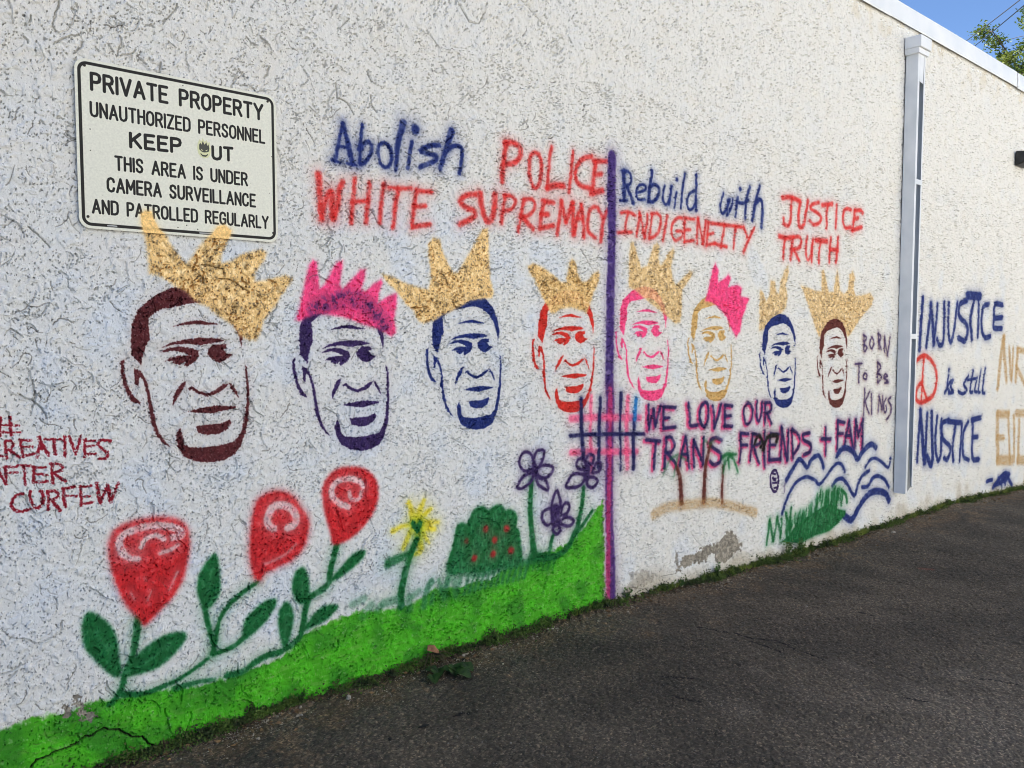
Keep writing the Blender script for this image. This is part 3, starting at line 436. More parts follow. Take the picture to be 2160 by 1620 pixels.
('p',21,'B',3.5,'sten',1.0,[5473,1185,5481,1154,5487,1122,5505,1106,5561,1097,5628,1098,5692,1107,5718,1138,5735,1188,5747,1263,5750,1335,5747,1411,5754,1401,5760,1334,5760,1262,5753,1191,5738,1135,5717,1085,5691,1055,5645,1037,5587,1036,5531,1048,5485,1072,5464,1111,5456,1157,5464,1174]),
('h',22,'',0,'',0,[6121,1555,6147,1604,6180,1636,6225,1668,6280,1693,6335,1704,6400,1701,6456,1681,6503,1639,6540,1577,6561,1470,6579,1273,6569,1150,6529,1040,6503,1008,6457,989,6399,986,6342,998,6297,1022,6275,1048,6239,1061,6196,1103,6165,1206,6137,1243,6103,1256,6081,1312,6071,1374,6077,1414,6113,1435]),
('p',22,'m',3.5,'sten',1.0,[6180,1636,6225,1668,6280,1693,6335,1704,6400,1701,6456,1681,6503,1639,6540,1577,6558,1518,6550,1455,6542,1494,6519,1553,6482,1596,6439,1624,6392,1636,6350,1633,6285,1619,6231,1609,6195,1586,6182,1573,6182,1537,6182,1492,6166,1460,6156,1425,6150,1393,6132,1417,6116,1435,6116,1502,6125,1560,6147,1604]),
('p',22,'m',3.5,'sten',1.0,[6278,1543,6319,1556,6375,1565,6413,1557,6455,1548,6412,1546,6365,1550,6319,1547]),
('p',22,'m',3.5,'sten',1.0,[6229,1459,6261,1476,6316,1489,6382,1495,6448,1491,6475,1481,6448,1475,6409,1471,6380,1464,6325,1473,6270,1469]),
('p',22,'m',3.5,'sten',1.0,[6224,1441,6251,1456,6297,1462,6342,1454,6370,1441,6372,1422,6354,1399,6321,1382,6312,1387,6318,1403,6294,1388,6267,1398,6272,1407,6240,1406,6259,1419,6295,1425,6337,1424,6310,1438,6278,1446,6246,1442]),
('p',22,'m',3.5,'sten',1.0,[6408,1445,6433,1465,6486,1466,6486,1450,6471,1448,6485,1428,6509,1422,6484,1404,6454,1393,6426,1406,6407,1426]),
('p',22,'m',3.5,'sten',1.0,[6094,1420,6077,1410,6075,1374,6085,1311,6108,1256,6137,1245,6139,1249,6117,1273,6097,1315,6089,1365,6087,1400]),
('p',22,'m',3.5,'sten',1.0,[6124,1381,6147,1371,6165,1338,6174,1297,6181,1251,6189,1195,6198,1140,6218,1101,6241,1068,6222,1079,6196,1112,6179,1160,6170,1215,6167,1279,6158,1325,6146,1348,6139,1344,6134,1313,6123,1323]),
('p',22,'m',3.5,'sten',1.0,[6316,1321,6303,1294,6279,1258,6262,1231,6263,1259,6281,1295,6300,1317]),
('p',22,'m',3.5,'sten',1.0,[6324,1293,6338,1301,6363,1281,6401,1269,6435,1281,6465,1301,6485,1303,6479,1293,6444,1269,6400,1256,6363,1269,6336,1290,6326,1286]),
('p',22,'m',3.5,'sten',1.0,[6490,1307,6509,1291,6523,1266,6530,1241,6518,1257,6499,1282]),
('p',22,'m',3.5,'sten',1.0,[6318,1201,6360,1210,6427,1217,6516,1208,6510,1201,6446,1192,6421,1186,6369,1193]),
('p',22,'m',3.5,'sten',1.0,[6350,1140,6396,1140,6444,1141,6489,1154,6493,1142,6477,1119,6442,1100,6394,1100,6356,1113]),
('p',22,'m',3.5,'sten',1.0,[6285,1138,6293,1107,6299,1074,6317,1058,6373,1049,6440,1052,6505,1062,6531,1094,6549,1147,6562,1224,6565,1298,6563,1377,6570,1367,6575,1298,6575,1224,6567,1150,6552,1092,6529,1040,6503,1008,6457,989,6399,986,6342,998,6297,1022,6275,1062,6268,1110,6276,1128]),
('p',23,'A',3.2,'gold',1.0,[1040,2039,1056,2054,1081,2053,1090,2024,1105,1993,1130,1968,1146,1936,1165,1908,1191,1879,1208,1866,1228,1888,1253,1927,1282,1963,1307,1985,1332,2018,1361,2028,1389,2006,1385,1984,1366,1952,1347,1909,1343,1874,1383,1883,1424,1913,1469,1927,1514,1939,1539,1928,1529,1898,1505,1868,1482,1835,1485,1806,1519,1811,1570,1824,1621,1838,1653,1828,1632,1794,1596,1749,1575,1711,1540,1674,1516,1645,1507,1601,1484,1565,1446,1569,1413,1584,1388,1626,1331,1661,1290,1695,1235,1721,1208,1751,1162,1773,1129,1799,1091,1814,1065,1819,1063,1865,1058,1920,1050,1965,1042,2000]),
('p',24,'K',4.4,'pinkc',1.0,[1662,1651,1686,1724,1705,1793,1729,1883,1747,1910,1767,1901,1770,1848,1780,1790,1804,1807,1835,1862,1866,1906,1894,1913,1890,1875,1877,1810,1889,1789,1933,1828,1984,1880,2010,1881,2003,1837,1983,1792,2009,1782,2048,1816,2094,1840,2100,1824,2080,1778,2073,1733,2126,1763,2177,1781,2173,1736,2159,1656,2169,1598,2145,1579,2105,1598,2072,1615,2000,1632,1943,1653,1875,1669,1832,1674,1773,1678,1714,1662,1679,1646]),
('s',14,'P',[30.5,30.5],'rub',0.8,[1755,1699,1781,1711,1807,1723,1833,1733,1862,1741,1891,1747,1919,1749,1945,1747,1970,1741,1995,1731,2022,1716,2050,1696,2072,1677,2087,1661,2096,1647,2105,1632]),
('p',25,'A',4.6,'gold',1.0,[2096,1865,2152,1856,2223,1829,2304,1808,2356,1804,2372,1853,2361,1945,2358,2018,2389,2051,2427,2048,2442,1993,2473,1939,2505,1890,2537,1892,2594,1971,2652,2051,2694,2119,2732,2125,2736,2051,2736,1966,2744,1869,2766,1804,2753,1771,2693,1766,2609,1754,2528,1714,2448,1682,2394,1656,2325,1640,2295,1655,2266,1703,2222,1733,2173,1791,2123,1831]),
('p',26,'A5',8.0,'gold',1.0,[3009,1946,3049,1966,3123,1946,3199,1908,3259,1874,3294,1875,3311,1937,3320,1987,3346,2007,3373,1984,3391,1923,3428,1881,3474,1889,3510,1928,3557,1949,3571,1931,3557,1879,3521,1821,3493,1757,3466,1706,3429,1718,3339,1735,3252,1727,3209,1702,3175,1702,3132,1761,3091,1820,3058,1878,3017,1917]),
('p',27,'A5',12.8,'gold',0.85,[3825,1867,3824,1968,3828,2070,3843,2138,3874,2133,3907,2054,3940,1988,3994,2004,4025,2068,4057,2133,4090,2149,4113,2129,4103,2052,4126,2011,4171,2049,4204,2093,4249,2124,4262,2104,4228,2016,4242,1939,4277,1897,4347,1943,4430,1991,4461,1985,4419,1932,4349,1871,4338,1798,4340,1725,4329,1660,4282,1652,4212,1688,4097,1743,3986,1796,3899,1842]),
('p',28,'K',7.6,'pinkc',1.0,[4596,1804,4632,1895,4667,2010,4705,2057,4732,2013,4734,1929,4813,1963,4852,1988,4880,1966,4854,1903,4963,1923,5019,1901,5007,1846,5106,1833,5079,1785,5039,1705,5014,1602,4960,1563,4903,1625,4833,1710,4739,1770,4660,1798]),
('s',29,'V',[32.3,32.3],'spray',1.0,[3666,2613,3667,2468,3668,2324,3669,2206,3669,2139,3668,2099,3667,2041,3664,1942,3662,1825,3660,1708,3659,1595,3659,1482,3659,1383,3661,1307,3664,1244,3666,1182,3666,1121,3664,1061,3664,982,3664,869,3664,737,3666,614,3669,508,3673,411,3677,330,3681,273,3685,232,3687,184,3689,119,3689,48,3690,-24]),
('s',29,'N2',[17.7,17.7],'spray',0.9,[3665,1260,3664,1171,3664,1082,3664,982,3664,864,3664,734,3664,615,3663,516,3661,428,3660,333,3660,224,3660,109,3660,-6]),
('s',30,'K2',[20.1,20.1],'mist',0.85,[3340,1111,3413,1109,3487,1107,3574,1103,3684,1095,3809,1085,3939,1075]),
('s',30,'K2',[18.5,18.5],'mist',0.85,[3342,919,3415,914,3491,909,3576,902,3678,892,3791,881,3909,870]),
('s',30,'K2',[12.5,12.5],'mist',0.85,[3502,1230,3501,1172,3500,1113,3500,1047,3502,967,3506,879,3510,790]),
('s',30,'K2',[17.8,17.8],'mist',0.85,[3822,1208,3820,1148,3818,1088,3817,1023,3818,946,3821,864,3824,782]),
('s',30,'D',[13.6,13.6],'spray',1.0,[3418,1219,3421,1164,3424,1108,3427,1053,3430,997,3435,941,3439,885]),
('s',30,'D',[12.8,12.8],'spray',1.0,[3581,1215,3579,1159,3577,1103,3575,1041,3573,968,3571,889,3569,810]),
('s',30,'D',[14.7,8.4],'spray',1.0,[3762,1232,3759,1198,3757,1163,3756,1106,3757,1011,3761,892,3764,772]),
('s',30,'D',[14.4,14.4],'spray',1.0,[3889,1071,3885,1030,3881,989,3879,943,3879,888,3880,829,3881,770]),
('s',30,'D',[11.1,11.1],'spray',1.0,[3334,1015,3387,1013,3440,1011,3500,1009,3571,1004,3649,999,3729,992,3811,986,3896,979,3982,972]),
('s',30,'C',[14.5,14.5],'spray',1.0,[3900,1193,3893,1070]),
('s',31,'K2',[12.6,12.6],'pinks',1.0,[4003,1141,4003,1111,4004,1081,4004,1054,4006,1032,4008,1013,4010,993]),
('s',31,'K2',[12.0,12.0],'pinks',1.0,[4010,993,4055,1110]),
('s',31,'K2',[12.8,12.8],'pinks',1.0,[4055,1110,4074,1005]),
('s',31,'K2',[12.2,12.2],'pinks',1.0,[4074,1005,4123,1128]),
('s',31,'K2',[13.4,13.4],'pinks',1.0,[4150,1121,4275,1108]),
('s',31,'K2',[12.3,12.3],'pinks',1.0,[4159,1120,4156,1094,4153,1068,4151,1043,4151,1022,4152,1004,4152,985]),
('s',31,'K2',[11.7,11.7],'pinks',1.0,[4156,1049,4213,1047]),
('s',31,'K2',[13.4,13.4],'pinks',1.0,[4152,985,4273,984]),
('s',31,'K2',[13.8,13.8],'pinks',1.0,[4403,1131,4409,1105,4415,1078,4419,1053,4419,1027,4418,1002,4425,984,4448,978,4479,979,4511,980]),
('s',31,'K2',[14.3,14.3],'pinks',1.0,[4585,1124,4569,1118,4551,1107,4537,1091,4530,1069,4527,1041,4529,1016,4539,996,4554,979,4569,967,4583,961,4597,962,4609,970,4617,988,4623,1014,4627,1039,4627,1063,4625,1086,4620,1104,4611,1116,4599,1123,4585,1124]),
('s',31,'K2',[13.8,13.8],'pinks',1.0,[4675,1095,4681,1069,4687,1042,4692,1017,4695,992,4697,969,4699,945]),
('s',31,'K2',[13.9,13.9],'pinks',1.0,[4699,945,4712,967,4724,989,4737,1014,4750,1041,4763,1071,4776,1101]),
('s',31,'K2',[14.4,14.4],'pinks',1.0,[4817,1092,4906,1081]),
('s',31,'K2',[14.2,14.2],'pinks',1.0,[4822,1086,4821,1062,4820,1037,4819,1014,4818,991,4817,970,4816,948]),
('s',31,'K2',[13.5,13.5],'pinks',1.0,[4819,1014,4892,1015]),
('s',31,'K2',[14.4,14.4],'pinks',1.0,[4816,948,4910,941]),
('s',31,'D',[10.6,10.6],'spray',0.93,[4022,1148,4022,1118,4022,1088,4023,1061,4024,1039,4026,1020,4028,1001]),
('s',31,'D',[10.1,10.1],'spray',0.93,[4028,1001,4073,1118]),
('s',31,'D',[10.8,10.8],'spray',0.93,[4073,1118,4092,1012]),
('s',31,'D',[10.3,10.3],'spray',0.93,[4092,1012,4143,1136]),
('s',31,'D',[11.3,11.3],'spray',0.93,[4169,1129,4295,1116]),
('s',31,'D',[10.3,10.3],'spray',0.93,[4178,1128,4175,1102,4172,1075,4171,1051,4170,1030,4171,1011,4172,992]),
('s',31,'D',[9.8,9.8],'spray',0.93,[4175,1056,4233,1055]),
('s',31,'D',[11.3,11.3],'spray',0.93,[4172,992,4293,991]),
('s',31,'D',[11.7,11.7],'spray',0.93,[4424,1139,4429,1113,4435,1086,4440,1061,4440,1034,4438,1009,4446,991,4469,985,4500,986,4532,988]),
('s',31,'D',[12.1,12.1],'spray',0.93,[4607,1132,4590,1126,4572,1115,4558,1100,4551,1077,4548,1049,4551,1024,4560,1004,4576,986,4591,975,4605,969,4619,970,4630,977,4639,996,4645,1022,4648,1047,4649,1071,4647,1094,4642,1112,4632,1124,4620,1131,4607,1132]),
('s',31,'D',[11.6,11.6],'spray',0.93,[4697,1103,4703,1077,4709,1050,4714,1025,4717,1000,4719,977,4721,953]),
('s',31,'D',[11.7,11.7],'spray',0.93,[4721,953,4734,975,4747,997,4760,1022,4772,1049,4785,1079,4798,1109]),
('s',31,'D',[12.1,12.1],'spray',0.93,[4840,1100,4929,1089]),
('s',31,'D',[11.9,11.9],'spray',0.93,[4845,1094,4844,1070,4843,1046,4842,1022,4841,999,4840,978,4839,956]),
('s',31,'D',[11.4,11.4],'spray',0.93,[4842,1022,4915,1023]),
('s',31,'D',[12.2,12.2],'spray',0.93,[4839,956,4933,949]),
('s',32,'K2',[13.7,13.7],'pinks',1.0,[3981,928,4119,907]),
('s',32,'K2',[12.8,12.8],'pinks',1.0,[4075,911,4071,884,4067,857,4064,830,4062,800,4061,769,4061,739]),
('s',32,'K2',[13.1,13.1],'pinks',1.0,[4180,924,4178,893,4175,861,4173,830,4170,798,4168,767,4166,735]),
('s',32,'K2',[12.6,12.6],'pinks',1.0,[4180,924,4199,924,4217,924,4234,920,4247,907,4257,889,4261,872,4258,856,4248,840,4235,829,4219,826,4200,828,4182,829]),
('s',32,'K2',[13.4,13.4],'pinks',1.0,[4191,822,4213,805,4236,787,4254,771,4266,758,4274,746,4282,734]),
('s',32,'K2',[12.8,12.8],'pinks',1.0,[4380,913,4368,883,4356,854,4345,824,4335,793,4327,762,4319,730]),
('s',32,'K2',[13.0,13.0],'pinks',1.0,[4380,913,4387,877,4394,842,4401,807,4407,774,4412,741,4417,708]),
('s',32,'K2',[11.4,11.4],'pinks',1.0,[4336,802,4401,796]),
('s',32,'K2',[13.2,13.2],'pinks',1.0,[4465,882,4466,853,4466,824,4467,795,4469,766,4472,737,4474,707]),
('s',32,'K2',[14.2,14.2],'pinks',1.0,[4470,882,4489,853,4507,824,4525,795,4542,767,4559,739,4576,711]),
('s',32,'K2',[14.3,14.3],'pinks',1.0,[4581,890,4580,860,4579,831,4578,802,4577,772,4576,741,4576,711]),
('s',32,'K2',[15.0,15.0],'pinks',1.0,[4782,854,4758,864,4733,874,4711,879,4686,875,4663,865,4651,854,4656,840,4672,824,4692,809,4719,794,4751,780,4775,765,4784,746,4784,726,4776,710,4757,700,4730,695,4705,694,4687,700,4670,712,4654,723]),
('s',32,'D',[11.6,11.6],'spray',0.93,[4000,935,4138,914]),
('s',32,'D',[10.8,10.8],'spray',0.93,[4094,918,4090,891,4086,864,4083,836,4081,807,4080,776,4080,745]),
('s',32,'D',[11.1,11.1],'spray',0.93,[4199,931,4197,900,4195,868,4192,837,4190,805,4187,774,4185,742]),
('s',32,'D',[10.6,10.6],'spray',0.93,[4199,931,4218,932,4237,932,4253,927,4266,914,4277,896,4281,879,4278,863,4268,847,4255,836,4239,833,4220,835,4201,836]),
('s',32,'D',[11.3,11.3],'spray',0.93,[4210,830,4233,812,4255,794,4274,778,4286,764,4294,753,4302,741]),
('s',32,'D',[10.8,10.8],'spray',0.93,[4400,920,4388,891,4376,862,4365,832,4356,800,4347,769,4339,737]),
('s',32,'D',[11.0,11.0],'spray',0.93,[4400,920,4408,885,4415,849,4421,815,4427,781,4433,748,4438,715]),
('s',32,'D',[9.6,9.6],'spray',0.93,[4356,810,4422,803]),
('s',32,'D',[11.1,11.1],'spray',0.93,[4486,890,4487,861,4487,832,4488,802,4490,773,4493,744,4495,714]),
('s',32,'D',[12.0,12.0],'spray',0.93,[4491,889,4509,860,4528,831,4546,803,4563,774,4580,746,4597,718]),
('s',32,'D',[12.1,12.1],'spray',0.93,[4602,897,4602,868,4601,839,4600,809,4599,779,4598,749,4597,718]),
('s',32,'D',[12.6,12.6],'spray',0.93,[4805,862,4780,872,4756,882,4733,886,4708,882,4685,873,4673,862,4678,848,4694,832,4714,816,4742,802,4774,788,4797,772,4806,753,4806,733,4798,718,4779,708,4752,702,4727,701,4709,708,4692,719,4676,730]),
('s',33,'K2',[13.0,13.0],'pinks',1.0,[5115,1090,5095,1084,5076,1068,5063,1047,5062,1019,5069,986,5078,960,5088,947,5101,941,5114,941,5128,947,5143,959,5154,975,5162,997,5166,1024,5164,1048,5152,1067,5133,1084,5115,1090]),
('s',33,'K2',[13.4,13.4],'pinks',1.0,[5222,1098,5218,1070,5213,1043,5213,1018,5218,989,5228,962,5239,948,5253,955,5268,975,5280,1000,5286,1026,5288,1057,5289,1087]),
('s',33,'K2',[14.7,14.7],'pinks',1.0,[5333,1078,5332,928]),
('s',33,'K2',[13.8,13.8],'pinks',1.0,[5333,1078,5358,1078,5383,1079,5402,1074,5414,1058,5419,1036,5416,1018,5401,1010,5378,1005,5354,1001]),
('s',33,'K2',[13.9,13.9],'pinks',1.0,[5367,997,5420,921]),
('s',33,'D',[11.0,11.0],'spray',0.93,[5128,1099,5108,1092,5088,1076,5076,1056,5075,1027,5082,994,5090,969,5101,955,5113,949,5126,949,5141,955,5156,967,5167,983,5175,1006,5179,1033,5177,1056,5165,1076,5146,1092,5128,1099]),
('s',33,'D',[11.3,11.3],'spray',0.93,[5235,1106,5231,1079,5226,1052,5226,1026,5231,998,5241,971,5252,957,5266,964,5281,984,5293,1008,5299,1035,5301,1065,5303,1096]),
('s',33,'D',[12.4,12.4],'spray',0.93,[5346,1086,5345,937]),
('s',33,'D',[11.6,11.6],'spray',0.93,[5346,1086,5371,1087,5396,1088,5415,1083,5427,1066,5433,1044,5430,1027,5415,1018,5391,1014,5368,1010]),
('s',33,'D',[11.7,11.7],'spray',0.93,[5380,1006,5434,930]),
('s',34,'K2',[12.9,12.9],'pinks',1.0,[5028,881,5029,847,5031,813,5031,779,5029,746,5026,713,5022,680]),
('s',34,'K2',[14.1,14.1],'pinks',1.0,[5028,881,5116,871]),
('s',34,'K2',[13.1,13.1],'pinks',1.0,[5036,798,5107,792]),
('s',34,'K2',[14.2,14.2],'pinks',1.0,[5170,866,5152,680]),
('s',34,'K2',[13.5,13.5],'pinks',1.0,[5170,866,5208,860,5246,854,5273,844,5285,827,5286,806,5275,790,5250,783,5214,781,5178,778]),
('s',34,'K2',[14.5,14.5],'pinks',1.0,[5191,770,5268,648]),
('s',34,'K2',[14.8,14.8],'pinks',1.0,[5334,873,5343,612]),
('s',34,'K2',[14.2,14.2],'pinks',1.0,[5410,846,5526,833]),
('s',34,'K2',[14.9,14.9],'pinks',1.0,[5410,846,5404,654]),
('s',34,'K2',[13.0,13.0],'pinks',1.0,[5400,765,5490,756]),
('s',34,'K2',[15.4,15.4],'pinks',1.0,[5404,654,5559,645]),
('s',34,'K2',[13.2,13.2],'pinks',1.0,[5563,883,5559,638]),
('s',34,'K2',[15.6,15.6],'pinks',1.0,[5563,883,5638,629]),
('s',34,'K2',[14.5,14.5],'pinks',1.0,[5656,854,5652,628]),
('s',34,'K2',[14.7,14.7],'pinks',1.0,[5710,857,5725,635]),
('s',34,'K2',[15.0,15.0],'pinks',1.0,[5710,857,5745,841,5780,826,5807,806,5823,781,5830,752,5824,726,5801,703,5766,683,5731,663]),
('s',34,'K2',[16.7,16.7],'pinks',1.0,[5975,807,5937,806,5900,806,5876,801,5870,788,5877,772,5892,756,5923,743,5964,731,5993,717,6000,698,5995,676,5981,660,5958,652,5928,649,5897,646]),
('s',34,'K2',[13.7,13.7],'pinks',1.0,[6222,832,6232,613]),
('s',34,'K2',[17.6,17.6],'pinks',1.0,[6166,743,6302,731]),
('s',34,'K2',[16.7,16.7],'pinks',1.0,[6418,870,6414,641]),
('s',34,'K2',[17.0,17.0],'pinks',1.0,[6418,866,6530,846]),
('s',34,'K2',[15.7,15.7],'pinks',1.0,[6424,762,6510,759]),
('s',34,'K2',[17.1,17.1],'pinks',1.0,[6609,856,6540,644]),
('s',34,'K2',[17.5,17.5],'pinks',1.0,[6609,856,6687,615]),
('s',34,'K2',[14.7,14.7],'pinks',1.0,[6551,736,6649,728]),
('s',34,'K2',[17.6,17.6],'pinks',1.0,[6724,856,6720,627]),
('s',34,'K2',[17.8,17.8],'pinks',1.0,[6724,848,6781,717]),
('s',34,'K2',[16.6,16.6],'pinks',1.0,[6781,717,6841,855]),
('s',34,'K2',[19.4,19.4],'pinks',1.0,[6849,847,6854,615]),
('s',34,'D',[10.8,10.8],'spray',0.93,[5040,890,5042,855,5043,821,5043,787,5041,754,5038,721,5035,688]),
('s',34,'D',[11.8,11.8],'spray',0.93,[5040,890,5129,879]),
('s',34,'D',[11.0,11.0],'spray',0.93,[5049,806,5119,800]),
('s',34,'D',[12.0,12.0],'spray',0.93,[5182,875,5165,688]),
('s',34,'D',[11.4,11.4],'spray',0.93,[5182,875,5221,869,5259,862,5286,853,5298,835,5299,814,5288,798,5263,791,5227,789,5191,787]),
('s',34,'D',[12.2,12.2],'spray',0.93,[5204,779,5281,656]),
('s',34,'D',[12.4,12.4],'spray',0.93,[5347,882,5356,620]),
('s',34,'D',[11.9,11.9],'spray',0.93,[5424,855,5539,842]),
('s',34,'D',[12.6,12.6],'spray',0.93,[5424,855,5418,662]),
('s',34,'D',[10.9,10.9],'spray',0.93,[5414,773,5504,765]),
('s',34,'D',[13.0,13.0],'spray',0.93,[5418,662,5573,653]),
('s',34,'D',[11.1,11.1],'spray',0.93,[5577,892,5573,646]),
('s',34,'D',[13.2,13.2],'spray',0.93,[5577,892,5653,638]),
('s',34,'D',[12.3,12.3],'spray',0.93,[5670,863,5666,636]),
('s',34,'D',[12.4,12.4],'spray',0.93,[5724,866,5740,643]),
('s',34,'D',[12.6,12.6],'spray',0.93,[5724,866,5759,850,5795,834,5822,815,5838,790,5844,761,5839,734,5816,712,5780,692,5745,671]),
('s',34,'D',[14.0,14.0],'spray',0.93,[5990,816,5953,815,5916,814,5891,809,5885,797,5892,780,5907,765,5939,752,5980,740,6008,726,6016,707,6010,685,5997,669,5974,661,5943,658,5912,655]),
('s',34,'D',[11.5,11.5],'spray',0.93,[6238,841,6248,622]),
('s',34,'D',[14.9,14.9],'spray',0.93,[6182,752,6318,740]),
('s',34,'D',[14.1,14.1],'spray',0.93,[6435,879,6431,650]),
('s',34,'D',[14.3,14.3],'spray',0.93,[6435,876,6547,856]),
('s',34,'D',[13.2,13.2],'spray',0.93,[6440,772,6527,768]),
('s',34,'D',[14.4,14.4],'spray',0.93,[6627,866,6557,653]),
('s',34,'D',[14.8,14.8],'spray',0.93,[6627,866,6705,624]),
('s',34,'D',[12.4,12.4],'spray',0.93,[6568,746,6666,738]),
('s',34,'D',[14.9,14.9],'spray',0.93,[6741,865,6737,637]),
('s',34,'D',[15.0,15.0],'spray',0.93,[6742,857,6799,726]),
('s',34,'D',[14.0,14.0],'spray',0.93,[6799,726,6859,865]),
('s',34,'D',[16.4,16.4],'spray',0.93,[6868,856,6872,624]),
('s',34,'X',[13.6,13.6],'spray',1.0,[5215,805,5230,825,5245,846,5262,855,5285,844,5310,822,5325,802,5324,789,5313,779,5302,770]),
('s',34,'X',[15.2,15.2],'spray',1.0,[5340,746,5352,777,5365,808,5387,831,5427,839,5477,839,5514,834,5524,823,5520,807,5515,792]),
('s',35,'m',[13.7,19.3],'spray',1.0,[4312,728,4325,701,4339,672,4350,638,4358,594,4363,543,4367,492]),
('s',36,'g',[9.4,5.5],'mist',0.6,[4319,813,4291,805,4263,796,4238,782,4216,758,4196,728,4177,698]),
('s',36,'g',[9.5,5.6],'mist',0.6,[4311,786,4281,675]),
('s',36,'g',[9.8,5.7],'mist',0.6,[4347,799,4413,764]),
('s',37,'m',[14.5,18.8],'spray',1.0,[4678,843,4660,796,4642,750,4627,694,4617,624,4610,545,4603,466]),
('s',38,'g',[10.2,5.9],'mist',0.5,[4663,845,4645,859,4626,873,4613,879,4607,869,4605,851,4604,832]),
('s',38,'g',[10.5,6.1],'mist',0.5,[4683,855,4753,878]),
('s',39,'m',[10.7,13.4],'spray',1.0,[4831,678,4828,648,4825,618,4823,582,4823,535,4825,482,4827,429]),
('s',40,'g',[15.5,9.1],'mist',0.95,[4829,745,4849,751,4870,757,4891,757,4913,748,4935,734,4956,714,4976,686,4994,654,5013,621]),
('s',40,'g',[15.2,8.9],'mist',0.95,[4851,712,4832,635]),
('s',40,'g',[15.4,9.0],'mist',0.95,[4892,726,4905,658]),
('s',40,'g',[15.6,9.2],'mist',0.95,[4913,749,4987,747]),
('s',41,'A3',[30.7,30.7],'dust',0.85,[4090,455,4138,465,4186,476,4243,482,4313,479,4392,472,4474,465,4554,460,4637,454,4725,443,4825,420,4932,391,5028,364,5105,341,5170,321,5235,300]),
('s',42,'B',[18.0,18.0],'spray',1.0,[5652,482,5679,507,5707,533,5736,558,5770,586,5806,614,5843,625,5883,606,5925,569,5959,548,5980,556,5995,580,6014,601,6045,614,6082,624,6114,627,6138,621,6158,608,6175,591,6190,570,6203,545,6216,520]),
('s',43,'B',[13.5,13.5],'spray',1.0,[5602,239,5630,281,5659,324,5690,362,5722,396,5756,427,5795,450,5843,465,5897,474,5948,475,5995,468,6040,453,6079,438,6107,419,6129,399,6155,391,6189,403,6229,427,6271,453,6321,480,6374,509,6421,528,6459,530,6490,523,6517,510,6539,493,6558,471,6576,449]),
('s',44,'B',[23.4,23.4],'spray',1.0,[6434,596,6453,610,6472,625,6494,636,6523,643,6555,645,6590,643,6628,633,6669,618,6706,600,6737,574,6764,543,6793,528,6824,540,6855,566,6891,590,6935,610,6983,627,7027,634,7063,627,7094,610,7126,593]),
('s',45,'B',[13.4,13.4],'spray',1.0,[6934,441,6961,461,6988,482,7017,497,7050,505,7085,506,7123,503,7164,492,7208,475,7252,456,7299,431,7347,403,7385,392,7406,408,7417,440,7427,472]),
('s',46,'B',[16.4,16.4],'spray',1.0,[6368,357,6392,371,6417,385,6444,394,6474,398,6507,397,6539,391,6566,378,6592,359,6622,334,6662,294,6706,248,6743,223,6768,236,6786,270,6806,303,6829,329,6855,354,6886,374,6927,386,6975,395,7023,403]),
('s',47,'B',[16.2,16.2],'spray',1.0,[6892,276,6927,272,6962,269,6996,271,7024,287,7051,309,7080,327,7113,336,7149,341,7187,339,7230,328,7277,311,7317,290,7348,267,7372,240,7397,213]),
('s',48,'B',[28.7,28.7],'spray',1.0,[6571,81,6617,58,6664,34,6704,21,6735,27,6759,45,6785,65,6815,88,6847,115,6882,140,6924,164,6969,187,7017,203,7068,211,7122,212,7177,207,7235,196,7295,180,7344,161,7375,139,7394,116,7414,92]),
('s',42,'P',[7.8,7.8],'spray',0.5,[5635,398,5634,415,5632,433,5633,448,5640,460,5649,471,5659,481]),
('p',49,'g',8.9,'bush',1.0,[5597,19,5689,46,5796,101,5920,148,6062,172,6178,200,6298,213,6422,196,6472,150,6601,116,6603,84,6478,25,6324,-13,6099,-14,5899,-40,5732,-4]),
('s',49,'g',[8.0,5.5],'spray',0.92,[6132,197,6144,284]),
('s',49,'g2',[11.7,5.9],'spray',0.92,[6452,202,6469,279]),
('s',49,'g',[12.1,5.2],'spray',0.92,[5738,91,5757,163]),
('s',49,'gt',[8.3,5.3],'spray',0.92,[5896,87,5904,195]),
('s',49,'g',[13.9,6.0],'spray',0.92,[6532,173,6554,284]),
('s',49,'g2',[7.9,5.4],'spray',0.92,[6035,143,6047,249]),
('s',49,'g',[10.0,5.3],'spray',0.92,[5879,63,5892,179]),
('s',49,'gt',[11.3,5.7],'spray',0.92,[6245,167,6260,298]),
('s',49,'g',[8.4,5.4],'spray',0.92,[6015,78,6019,197]),
('s',49,'g2',[10.1,5.3],'spray',0.92,[5928,84,5936,205]),
('s',49,'g',[8.7,5.2],'spray',0.92,[5832,76,5838,189]),
('s',49,'gt',[8.3,5.8],'spray',0.92,[6371,252,6378,326]),
('s',49,'g',[11.0,5.8],'spray',0.92,[6402,198,6422,299]),
('s',49,'g2',[8.0,5.5],'spray',0.92,[6103,153,6112,279]),
('s',49,'g',[12.9,5.8],'spray',0.92,[6405,204,6409,314]),
('s',49,'gt',[12.7,5.5],'spray',0.92,[6038,175,6053,258]),
('s',49,'g',[10.0,5.3],'spray',0.92,[5855,79,5874,190]),
('s',49,'g2',[8.7,5.6],'spray',0.92,[6170,276,6180,348]),
('s',49,'g',[8.7,5.2],'spray',0.92,[5785,140,5800,212]),
('s',49,'gt',[11.7,5.2],'spray',0.92,[5819,53,5836,166]),
('s',49,'g',[8.0,5.5],'spray',0.92,[6111,160,6131,286]),
('s',49,'g2',[10.4,5.9],'spray',0.92,[6441,192,6452,288]),
('s',49,'g',[12.8,5.8],'spray',0.92,[6350,200,6366,334]),
('s',49,'gt',[11.6,5.2],'spray',0.92,[5823,60,5832,182]),
('s',49,'g',[10.4,5.5],'spray',0.92,[6125,217,6130,321]),
